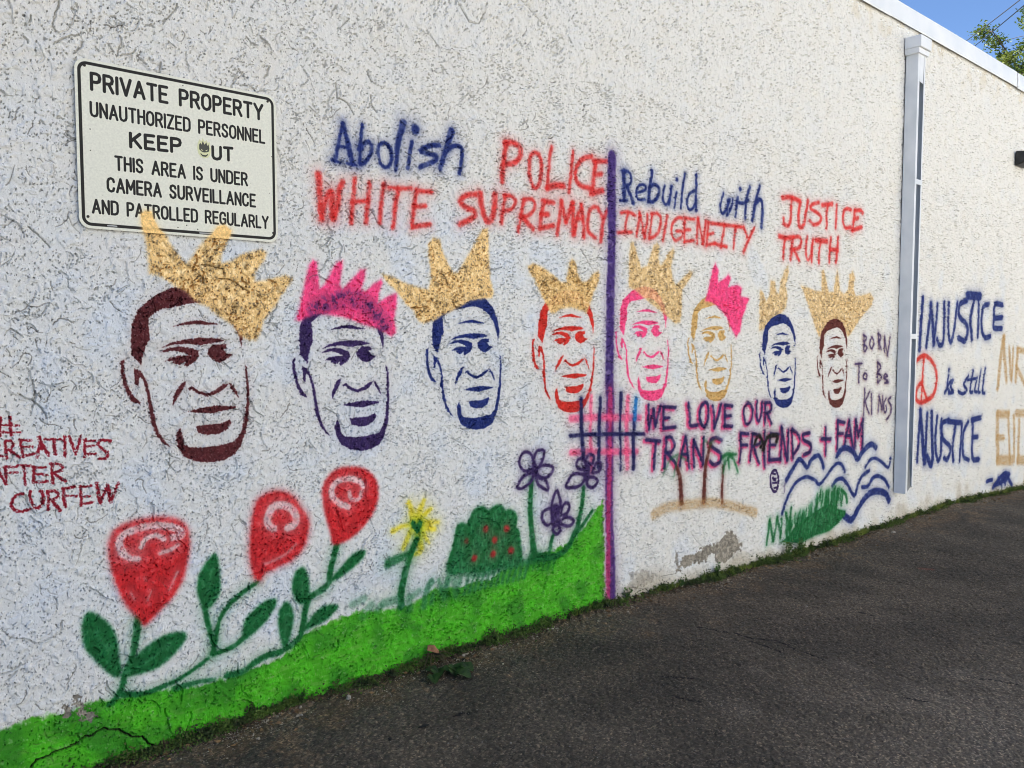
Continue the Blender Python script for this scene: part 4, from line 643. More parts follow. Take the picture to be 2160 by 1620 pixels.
('s',49,'g2',[8.5,5.9],'spray',0.92,[6447,194,6461,306]),
('s',49,'g',[12.4,5.9],'spray',0.92,[6451,217,6470,296]),
('s',49,'gt',[10.0,5.3],'spray',0.92,[5894,91,5910,220]),
('s',49,'g',[11.2,5.9],'spray',0.92,[6513,220,6530,294]),
('s',49,'g2',[9.2,5.2],'spray',0.92,[5731,43,5742,146]),
('s',49,'g',[13.7,5.9],'spray',0.92,[6453,243,6473,315]),
('s',49,'gt',[12.9,5.8],'spray',0.92,[6378,220,6386,294]),
('s',49,'g',[13.1,5.9],'spray',0.92,[6477,229,6499,327]),
('s',49,'g2',[11.6,5.8],'spray',0.92,[6403,191,6420,312]),
('s',49,'g',[9.9,5.3],'spray',0.92,[5832,90,5847,214]),
('s',49,'gt',[12.0,5.7],'spray',0.92,[6266,239,6286,326]),
('s',49,'g',[11.3,5.1],'spray',0.92,[5683,48,5691,138]),
('s',49,'g2',[10.1,5.7],'spray',0.92,[6286,236,6306,320]),
('s',49,'g',[12.8,5.8],'spray',0.92,[6346,205,6354,303]),
('s',49,'gt',[11.5,5.5],'spray',0.92,[6038,65,6050,203]),
('s',49,'g',[13.6,5.8],'spray',0.92,[6398,271,6418,342]),
('s',49,'g2',[10.6,5.3],'spray',0.92,[5917,130,5922,207]),
('s',49,'g',[11.6,5.8],'spray',0.92,[6389,238,6395,344]),
('s',49,'gt',[9.1,5.9],'spray',0.92,[6442,230,6458,319]),
('s',49,'g',[10.3,5.1],'spray',0.92,[5723,98,5735,192]),
('s',49,'g2',[10.0,5.6],'spray',0.92,[6195,216,6207,329]),
('s',49,'g',[11.2,5.3],'spray',0.92,[5892,111,5907,186]),
('s',49,'gt',[8.8,5.3],'spray',0.92,[5853,149,5865,233]),
('s',49,'g',[12.6,5.7],'spray',0.92,[6250,195,6269,305]),
('s',49,'g2',[8.4,5.4],'spray',0.92,[5992,144,6003,242]),
('s',49,'g',[10.5,5.6],'spray',0.92,[6171,260,6178,344]),
('s',49,'gt',[10.6,5.6],'spray',0.92,[6210,246,6223,312]),
('s',49,'g',[12.6,5.7],'spray',0.92,[6271,208,6276,323]),
('s',49,'g2',[9.6,5.4],'spray',0.92,[6014,163,6026,246]),
('s',49,'g',[7.4,5.1],'spray',0.92,[5713,48,5731,182]),
('s',49,'gt',[11.4,5.7],'spray',0.92,[6302,216,6315,319]),
('s',49,'g',[9.9,5.2],'spray',0.92,[5804,105,5813,172]),
('s',49,'g2',[13.2,5.7],'spray',0.92,[6246,210,6266,327]),
('s',49,'g',[10.1,5.4],'spray',0.92,[5948,122,5963,229]),
('s',49,'gt',[12.2,5.8],'spray',0.92,[6377,226,6389,295]),
('s',49,'g',[10.1,5.7],'spray',0.92,[6301,224,6307,330]),
('s',49,'g2',[10.6,5.3],'spray',0.92,[5907,67,5912,182]),
('s',49,'g',[11.1,5.9],'spray',0.92,[6456,182,6471,321]),
('s',49,'gt',[8.0,5.5],'spray',0.92,[6092,192,6109,265]),
('s',49,'g',[14.7,14.7],'spray',0.9,[6528,299,6555,283,6582,267,6602,250,6613,229,6618,207,6622,184]),
('s',49,'X2',[8.4,8.4],'mist',0.4,[6382,48,6407,122]),
('s',49,'gl',[8.3,8.3],'mist',0.4,[6343,43,6367,116]),
('s',49,'X2',[8.3,8.3],'mist',0.4,[6302,130,6326,203]),
('s',49,'gl',[7.8,7.8],'mist',0.4,[5947,44,5969,114]),
('s',49,'X2',[8.1,8.1],'mist',0.4,[6169,22,6193,94]),
('s',49,'gl',[8.1,8.1],'mist',0.4,[6181,76,6204,148]),
('s',49,'X2',[8.2,8.2],'mist',0.4,[6245,101,6269,173]),
('s',49,'gl',[7.9,7.9],'mist',0.4,[6044,37,6067,108]),
('s',49,'X2',[7.7,7.7],'mist',0.4,[5885,43,5907,113]),
('s',49,'gl',[7.9,7.9],'mist',0.4,[6066,57,6089,128]),
('s',49,'X2',[8.5,8.5],'mist',0.4,[6430,110,6455,184]),
('s',49,'gl',[8.2,8.2],'mist',0.4,[6256,57,6280,130]),
('s',49,'X2',[7.9,7.9],'mist',0.4,[6036,99,6059,170]),
('s',49,'gl',[7.8,7.8],'mist',0.4,[6006,89,6029,160]),
('s',49,'X2',[8.1,8.1],'mist',0.4,[6177,24,6200,97]),
('s',49,'gl',[8.4,8.4],'mist',0.4,[6372,39,6397,113]),
('s',49,'X2',[8.2,8.2],'mist',0.4,[6221,25,6245,98]),
('s',49,'gl',[8.2,8.2],'mist',0.4,[6226,80,6250,153]),
('s',49,'X2',[8.2,8.2],'mist',0.4,[6273,107,6297,180]),
('s',49,'gl',[7.5,7.5],'mist',0.4,[5770,152,5792,221]),
('s',49,'X2',[8.0,8.0],'mist',0.4,[6102,99,6125,171]),
('s',49,'gl',[8.1,8.1],'mist',0.4,[6196,73,6220,146]),
('s',49,'X2',[7.6,7.6],'mist',0.4,[5814,99,5836,169]),
('s',49,'gl',[7.9,7.9],'mist',0.4,[6022,75,6045,146]),
('s',49,'X2',[8.0,8.0],'mist',0.4,[6118,91,6141,163]),
('s',49,'gl',[8.0,8.0],'mist',0.4,[6127,65,6150,136]),
('s',49,'g',[11.9,11.9],'spray',0.85,[5402,38,5434,215]),
('s',49,'g',[12.0,12.0],'spray',0.85,[5434,215,5485,52]),
('s',49,'g',[12.1,12.1],'spray',0.85,[5485,52,5537,220]),
('s',49,'g',[12.3,12.3],'spray',0.85,[5537,220,5589,56]),
('s',49,'g',[12.3,12.3],'spray',0.85,[5589,56,5597,197]),
('s',49,'g',[12.4,12.4],'spray',0.85,[5675,77,5669,229]),
('s',49,'g',[12.6,12.6],'spray',0.85,[5707,101,5735,263]),
('s',49,'g',[12.6,12.6],'spray',0.85,[5655,231,5727,112]),
('s',50,'P',[9.9,9.9],'sten',1.0,[5435,549,5450,563,5471,576,5491,581,5509,574,5526,557,5538,537,5545,513,5547,484,5543,459,5534,439,5520,423,5504,415,5486,420,5466,433,5451,450,5442,470,5436,494,5433,515,5430,529,5429,539,5435,549]),
('s',50,'P',[7.6,7.6],'sten',1.0,[5460,560,5505,547]),
('s',50,'P',[7.6,7.6],'sten',1.0,[5467,525,5513,511]),
('s',50,'P',[7.7,7.7],'sten',1.0,[5462,487,5527,482]),
('s',50,'P',[7.7,7.7],'sten',1.0,[5490,445,5528,447]),
('s',50,'P',[7.6,7.6],'sten',1.0,[5468,518,5500,500]),
('s',51,'A2',[12.4,12.4],'gold',0.35,[6838,1568,6846,1435]),
('s',51,'A2',[12.4,12.4],'gold',0.35,[6838,1568,6858,1559,6878,1551,6887,1541,6879,1531,6860,1521,6842,1511]),
('s',51,'A2',[12.5,12.5],'gold',0.35,[6843,1489,6866,1480,6889,1471,6902,1461,6896,1451,6881,1441,6865,1431]),
('s',51,'A2',[12.7,12.7],'gold',0.35,[6983,1550,6968,1532,6954,1514,6948,1496,6956,1477,6973,1459,6989,1451,7004,1462,7018,1484,7025,1505,7019,1520,7006,1535,6993,1550]),
('s',51,'A2',[12.9,12.9],'gold',0.35,[7105,1581,7121,1449]),
('s',51,'A2',[13.0,13.0],'gold',0.35,[7105,1581,7125,1571,7145,1560,7155,1549,7149,1537,7133,1525,7117,1513]),
('s',51,'A2',[13.0,13.0],'gold',0.35,[7117,1513,7162,1444]),
('s',51,'A2',[13.1,13.1],'gold',0.35,[7230,1420,7222,1549]),
('s',51,'A2',[13.3,13.3],'gold',0.35,[7222,1549,7293,1392]),
('s',51,'A2',[13.4,13.4],'gold',0.35,[7293,1392,7335,1548]),
('s',51,'P',[8.5,8.5],'spray',0.9,[6849,1573,6857,1441]),
('s',51,'P',[8.6,8.6],'spray',0.9,[6849,1573,6869,1565,6889,1556,6899,1547,6890,1537,6871,1526,6853,1516]),
('s',51,'P',[8.6,8.6],'spray',0.9,[6854,1494,6877,1485,6900,1476,6913,1467,6908,1457,6892,1446,6876,1436]),
('s',51,'P',[8.7,8.7],'spray',0.9,[6995,1555,6980,1537,6965,1519,6959,1502,6967,1482,6984,1464,7000,1456,7015,1467,7030,1489,7036,1510,7031,1526,7018,1540,7004,1555]),
('s',51,'P',[8.9,8.9],'spray',0.9,[7117,1586,7133,1455]),
('s',51,'P',[9.0,9.0],'spray',0.9,[7117,1586,7137,1576,7157,1565,7167,1554,7161,1543,7145,1530,7129,1518]),
('s',51,'P',[9.0,9.0],'spray',0.9,[7129,1518,7174,1450]),
('s',51,'P',[9.1,9.1],'spray',0.9,[7242,1426,7234,1554]),
('s',51,'P',[9.2,9.2],'spray',0.9,[7234,1554,7305,1397]),
('s',51,'P',[9.2,9.2],'spray',0.9,[7305,1397,7347,1554]),
('s',52,'A2',[12.2,12.2],'gold',0.35,[6767,1322,6766,1172]),
('s',52,'A2',[12.3,12.3],'gold',0.35,[6702,1328,6814,1330]),
('s',52,'A2',[12.5,12.5],'gold',0.35,[6866,1248,6854,1236,6843,1224,6839,1214,6851,1204,6871,1195,6888,1192,6898,1201,6905,1216,6905,1229,6896,1237,6881,1243,6866,1248]),
('s',52,'A2',[12.9,12.9],'gold',0.35,[7105,1331,7105,1158]),
('s',52,'A2',[13.1,13.1],'gold',0.35,[7105,1331,7127,1319,7150,1307,7161,1294,7152,1279,7131,1264,7110,1249]),
('s',52,'A2',[13.1,13.1],'gold',0.35,[7110,1240,7139,1227,7169,1215,7183,1201,7171,1187,7143,1173,7115,1158]),
('s',52,'A2',[13.3,13.3],'gold',0.35,[7234,1199,7258,1201,7282,1203,7295,1206,7289,1214,7273,1223,7256,1226,7241,1219,7226,1207,7224,1195,7241,1186,7271,1176,7301,1167]),
('s',52,'A2',[13.4,13.4],'gold',0.35,[7247,1148,7315,1150]),
('s',52,'P',[8.4,8.4],'spray',0.9,[6778,1327,6777,1177]),
('s',52,'P',[8.5,8.5],'spray',0.9,[6713,1333,6825,1335]),
('s',52,'P',[8.6,8.6],'spray',0.9,[6877,1253,6865,1241,6854,1229,6851,1219,6862,1208,6883,1200,6899,1197,6910,1206,6916,1221,6917,1234,6908,1242,6892,1248,6877,1253]),
('s',52,'P',[8.9,8.9],'spray',0.9,[7116,1337,7117,1163]),
('s',52,'P',[9.0,9.0],'spray',0.9,[7116,1337,7139,1324,7162,1312,7173,1299,7164,1284,7142,1269,7121,1255]),
('s',52,'P',[9.0,9.0],'spray',0.9,[7122,1245,7151,1233,7181,1220,7195,1206,7182,1192,7154,1178,7127,1163]),
('s',52,'P',[9.1,9.1],'spray',0.9,[7246,1204,7270,1206,7294,1208,7307,1211,7301,1219,7285,1228,7268,1231,7253,1225,7238,1212,7236,1200,7253,1191,7283,1181,7313,1172]),
('s',52,'P',[9.2,9.2],'spray',0.9,[7259,1153,7327,1155]),
('s',53,'A2',[12.5,12.5],'gold',0.35,[6874,1114,6867,891]),
('s',53,'A2',[12.5,12.5],'gold',0.35,[6962,1083,6886,1002]),
('s',53,'A2',[12.7,12.7],'gold',0.35,[6886,1002,6973,898]),
('s',53,'A2',[12.8,12.8],'gold',0.35,[7002,1063,7022,890]),
('s',53,'A2',[13.0,13.0],'gold',0.35,[7141,900,7142,1038]),
('s',53,'A2',[13.2,13.2],'gold',0.35,[7142,1038,7215,914]),
('s',53,'A2',[13.2,13.2],'gold',0.35,[7215,914,7213,1034]),
('s',53,'A2',[13.3,13.3],'gold',0.35,[7286,1012,7267,998,7248,985,7238,968,7240,942,7251,913,7263,892,7277,887,7294,891,7304,899,7303,912,7297,929,7290,946]),
('s',53,'A2',[13.6,13.6],'gold',0.35,[7380,1016,7358,1009,7337,1002,7329,991,7346,974,7375,952,7396,931,7398,909,7391,886,7379,866,7362,850,7340,837,7319,823]),
('s',53,'P',[8.6,8.6],'spray',0.9,[6885,1119,6878,896]),
('s',53,'P',[8.6,8.6],'spray',0.9,[6973,1088,6897,1007]),
('s',53,'P',[8.8,8.8],'spray',0.9,[6897,1007,6984,902]),
('s',53,'P',[8.8,8.8],'spray',0.9,[7014,1068,7034,894]),
('s',53,'P',[9.0,9.0],'spray',0.9,[7152,905,7154,1043]),
('s',53,'P',[9.1,9.1],'spray',0.9,[7154,1043,7227,919]),
('s',53,'P',[9.1,9.1],'spray',0.9,[7227,919,7225,1039]),
('s',53,'P',[9.2,9.2],'spray',0.9,[7298,1017,7279,1003,7260,990,7250,973,7252,947,7263,918,7275,897,7289,892,7306,895,7316,904,7315,917,7309,934,7303,951]),
('s',53,'P',[9.4,9.4],'spray',0.9,[7392,1021,7371,1014,7349,1007,7341,996,7358,979,7387,957,7408,936,7410,914,7403,891,7391,871,7374,855,7353,841,7331,828]),
('s',54,'B',[25.8,25.8],'spray',1.0,[8002,1911,7997,1834,7992,1758,7987,1680,7982,1599,7977,1517,7973,1435]),
('s',54,'B',[22.4,22.4],'spray',1.0,[8187,1860,8118,1460]),
('s',54,'B',[28.4,28.4],'spray',1.0,[8187,1860,8284,1486]),
('s',54,'B',[20.4,20.4],'spray',1.0,[8284,1486,8340,1864]),
('s',54,'B',[23.5,23.5],'spray',1.0,[8495,1881,8505,1753,8515,1623,8513,1527,8490,1482,8455,1470,8423,1471,8400,1482,8379,1505,8359,1528]),
('s',54,'B',[23.0,23.0],'spray',1.0,[8602,1877,8602,1801,8602,1724,8610,1655,8630,1588,8659,1527,8688,1497,8716,1509,8744,1552,8770,1612,8789,1693,8804,1791,8820,1889]),
('s',54,'B',[27.4,27.4],'spray',1.0,[9064,1917,9001,1906,8940,1895,8896,1876,8873,1842,8868,1799,8887,1759,8952,1726,9044,1695,9106,1657,9116,1604,9096,1547,9062,1509,9013,1506,8950,1523,8887,1539]),
('s',54,'B',[41.3,41.3],'spray',1.0,[9078,1969,9416,1971]),
('s',54,'B',[26.2,26.2],'spray',1.0,[9257,1944,9226,1873,9194,1803,9178,1733,9187,1663,9212,1593,9236,1522]),
('s',54,'B',[23.8,23.8],'spray',1.0,[9380,1917,9394,1552]),
('s',54,'B',[25.7,25.7],'spray',1.0,[9673,1893,9613,1887,9553,1881,9509,1859,9486,1806,9479,1737,9485,1675,9505,1622,9539,1575,9581,1544,9631,1536,9690,1543,9749,1551]),
('s',54,'B',[27.1,27.1],'spray',1.0,[10088,1894,10006,1901,9924,1907,9866,1897,9840,1855,9837,1797,9859,1755,9915,1746,9997,1752,10080,1758]),
('s',54,'B',[27.0,27.0],'spray',1.0,[9859,1755,9847,1715,9835,1674,9848,1645,9904,1635,9987,1636,10070,1638]),
('s',55,'r',[20.5,20.5],'mist',1.0,[7900,1327,7957,1349,8014,1370,8075,1378,8145,1366,8219,1339,8281,1304,8328,1263,8362,1213,8378,1161,8372,1103,8348,1042,8305,994,8236,963,8151,945,8074,936,8013,939,7960,952,7926,972,7916,1005,7924,1047,7940,1081,7964,1100,7996,1113,8028,1125]),
('s',55,'r',[15.7,15.7],'mist',1.0,[8069,1372,8060,1284,8051,1197,8045,1118,8044,1052,8046,995,8048,938]),
('s',55,'r',[16.0,16.0],'mist',1.0,[8028,1118,8172,966]),
('s',56,'B',[17.1,17.1],'spray',1.0,[8661,1165,8644,1129,8627,1094,8622,1065,8637,1045,8664,1032,8691,1018]),
('s',56,'B',[21.6,21.6],'spray',1.0,[8674,1222,8678,1219]),
('s',56,'B',[17.4,17.4],'spray',1.0,[8566,1002,8606,1034,8647,1066,8685,1091,8725,1107,8762,1116,8782,1117,8769,1104,8740,1082,8724,1060,8745,1038,8781,1015,8796,999,8769,994,8722,995,8675,997]),
('s',56,'B',[17.0,17.0],'spray',1.0,[8934,999,8974,987,9013,974,9051,968,9093,974,9134,987,9153,1004,9132,1023,9090,1045,9070,1068,9092,1093,9136,1120,9180,1146]),
('s',56,'B',[17.2,17.2],'spray',1.0,[9294,1196,9273,1121,9253,1046,9245,992,9259,972,9287,973,9315,974]),
('s',56,'B',[14.3,14.3],'spray',1.0,[9168,1105,9382,1115]),
('s',56,'B',[15.9,15.9],'spray',1.0,[9398,1077,9385,1044,9373,1011,9370,986,9383,975,9406,971,9429,968]),
('s',56,'B',[14.4,14.4],'spray',1.0,[9410,1123,9414,1121]),
('s',56,'B',[16.1,16.1],'spray',1.0,[9518,1196,9498,1117,9477,1039,9468,982,9478,960,9499,960,9520,961]),
('s',56,'B',[16.4,16.4],'spray',1.0,[9643,1208,9619,1123,9595,1038,9585,976,9597,951,9622,948,9647,945]),
('s',57,'B',[22.2,22.2],'spray',1.0,[8031,856,7984,389]),
('s',57,'B',[30.8,30.8],'spray',1.0,[8031,856,8151,358]),
('s',57,'B',[22.9,22.9],'spray',1.0,[8183,818,8167,356]),
('s',57,'B',[28.8,28.8],'spray',1.0,[8284,826,8301,694,8319,561,8330,453,8329,380,8322,333,8306,313,8280,327,8247,368,8214,408]),
('s',57,'B',[23.9,23.9],'spray',1.0,[8426,774,8411,686,8397,598,8394,519,8408,444,8433,377,8460,340,8489,343,8520,376,8541,433,8545,519,8540,628,8534,738]),
('s',57,'B',[23.5,23.5],'spray',1.0,[8715,725,8655,718,8594,712,8556,693,8546,650,8557,595,8585,545,8646,507,8725,474,8776,440,8775,398,8745,356,8712,328,8683,326,8651,339,8619,352]),
('s',57,'B',[25.8,25.8],'spray',1.0,[8698,711,9020,673]),
('s',57,'B',[22.2,22.2],'spray',1.0,[8886,683,8863,614,8841,546,8828,480,8833,418,8847,358,8862,298]),
('s',57,'B',[21.3,21.3],'spray',1.0,[9040,657,9015,282]),
('s',57,'B',[21.6,21.6],'spray',1.0,[9214,674,9166,641,9118,608,9087,562,9078,489,9085,402,9107,333,9151,298,9211,281,9271,263]),
('s',57,'B',[26.9,26.9],'spray',1.0,[9558,689,9313,682]),
('s',57,'B',[27.2,27.2],'spray',1.0,[9333,681,9340,539,9347,397,9369,292,9415,250,9476,247,9538,244]),
('s',57,'B',[24.4,24.4],'spray',1.0,[9350,495,9494,490]),
('s',58,'A3',[38.5,38.5],'dust',1.0,[10149,1533,10128,1442,10107,1351,10087,1260,10066,1169,10045,1078,10025,988]),
('s',58,'A3',[36.1,36.1],'dust',1.0,[10149,1533,10300,1058]),
('s',58,'A3',[29.4,29.4],'dust',1.0,[10346,1417,10438,1085]),
('s',58,'A3',[25.8,25.8],'dust',1.0,[10478,1416,10470,1051]),
('s',58,'A3',[33.8,33.8],'dust',1.0,[10634,1397,10600,1046]),
('s',58,'A3',[31.0,31.0],'dust',1.0,[10634,1397,10859,1377]),
('s',58,'A3',[27.4,27.4],'dust',1.0,[10606,1213,10932,964]),
('s',59,'A3',[39.0,39.0],'dust',1.0,[10055,695,10108,169]),
('s',59,'A3',[40.4,40.4],'dust',1.0,[10055,695,10402,672]),
('s',59,'A3',[31.8,31.8],'dust',1.0,[10402,672,10508,127]),
('s',59,'A3',[32.5,32.5],'dust',1.0,[10081,433,10265,417]),
('s',59,'A3',[52.9,52.9],'dust',1.0,[10107,177,10580,128]),
('s',59,'A3',[24.8,24.8],'dust',1.0,[10582,643,10654,112]),
('s',59,'A3',[39.5,39.5],'dust',1.0,[10667,663,10969,643]),
('s',59,'A3',[34.9,34.9],'dust',1.0,[10752,564,10789,98]),
('s',59,'A3',[48.0,48.0],'dust',1.0,[10778,108,11033,81]),
('s',60,'B',[20.9,20.9],'spray',1.0,[9796,-24,9972,-29]),
('s',60,'B',[23.7,23.7],'spray',1.0,[10002,-114,10108,-72,10215,-30,10309,-2,10382,1,10441,-12,10500,-24]),
('s',60,'B',[24.7,24.7],'spray',1.0,[10380,-10,10602,-164]),
('s',60,'B',[22.2,22.2],'spray',1.0,[10046,-103,10411,-81]),
('s',60,'B',[18.2,18.2],'spray',1.0,[10151,-25,10276,-132]),
('s',60,'B',[18.4,18.4],'spray',1.0,[10310,-11,10378,-128]),
('s',60,'B',[18.7,18.7],'spray',1.0,[10268,-56,10479,-47]),
('s',61,'E',[4.2,4.2],'brush',1.0,[592,1307,595,1244]),
('s',61,'E',[4.1,4.1],'brush',1.0,[564,1309,561,1244]),
('s',61,'E',[2.9,2.9],'brush',1.0,[554,1283,619,1277]),
('s',61,'E',[3.1,3.1],'brush',1.0,[553,1260,624,1253]),
('s',62,'E',[3.7,3.7],'brush',1.0,[558,1213,554,1209,550,1205,547,1200,548,1193,551,1185,555,1180,559,1177,563,1177,567,1176]),
('s',62,'E',[4.2,4.2],'brush',1.0,[576,1226,576,1216,577,1206,577,1197,578,1187,579,1177,579,1167]),
('s',62,'E',[3.8,3.8],'brush',1.0,[576,1226,582,1227,587,1228,592,1227,596,1224,599,1219,600,1214,599,1208,596,1202,593,1198,589,1196,583,1196,578,1197]),
('s',62,'E',[3.8,3.8],'brush',1.0,[585,1196,590,1192,595,1187,601,1182,607,1177,612,1171,618,1165]),
('s',62,'E',[4.0,4.0],'brush',1.0,[620,1229,622,1219,623,1208,625,1197,626,1187,628,1177,629,1167]),
('s',62,'E',[3.6,3.6],'brush',1.0,[621,1227,653,1223]),
('s',62,'E',[3.6,3.6],'brush',1.0,[625,1202,657,1200]),
('s',62,'E',[4.3,4.3],'brush',1.0,[629,1170,663,1176]),
('s',62,'E',[5.5,5.5],'brush',1.0,[680,1232,682,1224,684,1216,688,1206,693,1194,700,1181,706,1167]),
('s',62,'E',[4.6,4.6],'brush',1.0,[686,1211,682,1203,679,1195,676,1187,674,1179,673,1171,671,1163]),
('s',62,'E',[6.9,6.9],'brush',1.0,[683,1202,686,1191]),
('s',62,'E',[3.5,3.5],'brush',1.0,[699,1223,746,1218]),
('s',62,'E',[4.9,4.9],'brush',1.0,[725,1220,728,1167]),
('s',62,'E',[4.9,4.9],'brush',1.0,[759,1227,758,1159]),
('s',62,'E',[4.5,4.5],'brush',1.0,[775,1226,778,1215,781,1203,784,1192,787,1182,789,1171,792,1161]),
('s',62,'E',[4.1,4.1],'brush',1.0,[813,1225,809,1214,806,1202,802,1191,799,1180,796,1171,792,1161]),
('s',62,'E',[4.8,4.8],'brush',1.0,[826,1212,822,1148]),
('s',62,'E',[3.7,3.7],'brush',1.0,[826,1206,861,1203]),
('s',62,'E',[3.4,3.4],'brush',1.0,[825,1186,856,1185]),
('s',62,'E',[3.9,3.9],'brush',1.0,[822,1158,862,1154]),
('s',62,'E',[4.7,4.7],'brush',1.0,[914,1197,902,1200,890,1203,880,1203,874,1200,871,1195,870,1190,872,1185,876,1179,882,1173,889,1166,898,1159,903,1153,902,1146,898,1140,893,1136,887,1134,880,1135,874,1135]),
('s',63,'E',[3.7,3.7],'brush',1.0,[550,1144,552,1136,554,1127,557,1119,560,1111,563,1103,567,1096,569,1090,572,1084,574,1078]),
('s',63,'E',[4.2,4.2],'brush',1.0,[575,1139,573,1078]),
('s',63,'E',[4.0,4.0],'brush',1.0,[572,1137,606,1135]),
('s',63,'E',[3.3,3.3],'brush',1.0,[574,1117,609,1114]),
('s',63,'E',[3.6,3.6],'brush',1.0,[610,1139,651,1133]),
('s',63,'E',[3.6,3.6],'brush',1.0,[629,1135,631,1069]),
('s',63,'E',[5.0,5.0],'brush',1.0,[661,1129,657,1075]),
('s',63,'E',[3.7,3.7],'brush',1.0,[659,1127,694,1123]),
('s',63,'E',[3.7,3.7],'brush',1.0,[658,1105,698,1098]),
('s',63,'E',[4.6,4.6],'brush',1.0,[657,1075,699,1073]),
('s',63,'E',[4.6,4.6],'brush',1.0,[714,1134,715,1121,715,1108,715,1096,716,1085,717,1074,718,1063]),
('s',63,'E',[4.2,4.2],'brush',1.0,[710,1134,719,1134,729,1133,737,1131,743,1127,748,1120,750,1115,748,1111,744,1108,738,1106,731,1104,723,1103,715,1101]),
('s',63,'E',[4.4,4.4],'brush',1.0,[720,1100,727,1094,733,1087,740,1081,746,1075,751,1070,757,1065]),
('s',64,'E',[4.4,4.4],'brush',1.0,[624,1039,616,1039,609,1038,602,1035,597,1029,592,1019,589,1010,588,1003,590,996,592,990,597,985,603,981,611,978,621,977,634,979,646,980]),
('s',64,'E',[4.8,4.8],'brush',1.0,[645,1045,645,1034,645,1023,647,1012,651,1001,657,989,663,983,670,982,676,987,681,993,684,1000,686,1010,686,1019,685,1027,681,1035,678,1043]),
('s',64,'E',[4.6,4.6],'brush',1.0,[700,1038,701,1027,701,1016,701,1005,701,994,701,983,700,972]),
('s',64,'E',[4.4,4.4],'brush',1.0,[700,1038,708,1037,716,1037,722,1035,728,1031,732,1026,733,1021,732,1016,728,1010,724,1007,718,1006,711,1006,704,1007]),
('s',64,'E',[5.4,5.4],'brush',1.0,[715,998,738,964]),
('s',64,'E',[4.9,4.9],'brush',1.0,[751,1039,751,1027,750,1014,751,1003,752,994,753,986,755,977]),
('s',64,'E',[5.0,5.0],'brush',1.0,[750,1041,786,1042]),
('s',64,'E',[3.3,3.3],'brush',1.0,[756,1015,792,1009]),
('s',64,'E',[4.6,4.6],'brush',1.0,[806,1042,807,972]),
('s',64,'E',[4.1,4.1],'brush',1.0,[805,1040,840,1040]),
('s',64,'E',[3.4,3.4],'brush',1.0,[806,1003,836,1002]),
('s',64,'E',[4.1,4.1],'brush',1.0,[807,975,845,979]),
('s',64,'E',[6.2,6.2],'brush',1.0,[859,1046,871,974]),
('s',64,'E',[5.0,5.0],'brush',1.0,[871,974,897,1033]),
('s',64,'E',[6.5,6.5],'brush',1.0,[897,1033,907,972]),
('s',64,'E',[4.8,4.8],'brush',1.0,[907,972,934,1037]),
('s',65,'g',[14.6,8.0],'spray',1.0,[991,517,987,491,984,465,980,439,975,415,970,391,964,368,956,349,947,332,939,315,934,296,930,277,924,260,915,244,904,229,895,219,888,213,883,211,877,209]),
('s',65,'g',[7.0,10.9],'spray',1.0,[1253,284,1224,270,1196,257,1169,246,1144,237,1120,231,1094,226,1064,221,1032,217,1002,217,976,221,952,227,928,234]),
('s',65,'g',[8.7,11.8],'spray',0.9,[1274,192,1247,196,1220,200,1194,202,1168,202,1143,202,1118,201]),
('p',66,'R2',5.5,'bloom',1.0,[899,830,904,842,910,855,918,866,929,873,943,879,959,884,978,887,999,890,1020,892,1042,892,1064,892,1086,889,1109,884,1131,878,1150,869,1164,860,1175,848,1184,834,1190,816,1193,797,1195,775,1194,751,1190,725,1185,699,1179,674,1172,649,1163,626,1153,607,1141,589,1127,572,1111,556,1094,541,1077,527,1060,512,1042,498,1028,488,1020,482,1015,479,1009,482,1001,492,992,507,982,524,970,540,957,558,946,576,938,594,931,612,925,630,919,647,913,664,908,683,904,705,900,730,897,753,895,772,894,788,894,802,894,813,896,821]),
('s',66,'w',[13.8,13.8],'spray',0.976,[947,768,941,781,935,793,932,805,933,817,937,828,944,837,957,844,973,850,991,854,1009,858,1027,860,1047,860,1070,858,1093,853,1114,847,1132,839,1148,831,1158,822,1163,814,1163,807,1160,801,1153,800,1143,800,1133,801]),
('s',66,'w',[10.8,10.8],'spray',0.915,[943,769,950,762,957,756,965,750,975,746,986,743,997,739]),
('s',66,'w',[9.5,9.5],'spray',0.976,[1010,784,1015,794,1020,803,1027,811,1039,816,1053,820,1065,820,1076,815,1085,807,1094,800]),
('s',66,'w',[8.5,8.5],'spray',0.854,[1078,747,1091,749,1105,750,1117,753,1128,757,1137,762,1147,768]),
('s',66,'w',[5.1,5.1],'spray',0.61,[1144,661,1108,597]),
('s',66,'w',[3.9,3.9],'spray',0.488,[1041,606,1026,574]),
('s',66,'w',[3.8,3.8],'spray',0.488,[966,617,979,589]),
('s',66,'w',[5.5,5.5],'spray',0.366,[1018,661,1021,655]),
('p',67,'g',2.2,'leaf',1.0,[817,576,826,575,836,569,847,560,861,546,877,529,890,511,899,494,906,476,911,456,915,432,918,405,920,380,923,355,926,331,925,314,919,306,910,306,898,312,883,326,866,347,850,369,835,391,820,413,808,434,801,452,797,468,795,485,794,507,794,529,797,547,802,561,809,571]),
('s',67,'gl',[3.5,3.5],'mist',0.4,[889,390,880,409,871,429,862,448,853,465,845,481,837,497]),
('p',68,'g',2.4,'leaf',1.0,[959,350,972,362,988,375,1006,387,1025,399,1045,410,1065,418,1085,423,1105,424,1123,424,1139,423,1153,419,1163,414,1169,407,1170,398,1168,387,1159,375,1146,363,1132,350,1116,336,1099,323,1081,312,1063,304,1044,300,1023,297,998,295,972,295,952,296,944,300,943,306,944,314,946,324,950,337]),
('s',68,'gl',[3.8,3.8],'mist',0.4,[1008,330,1025,339,1042,347,1058,356,1070,364,1081,373,1091,381]),
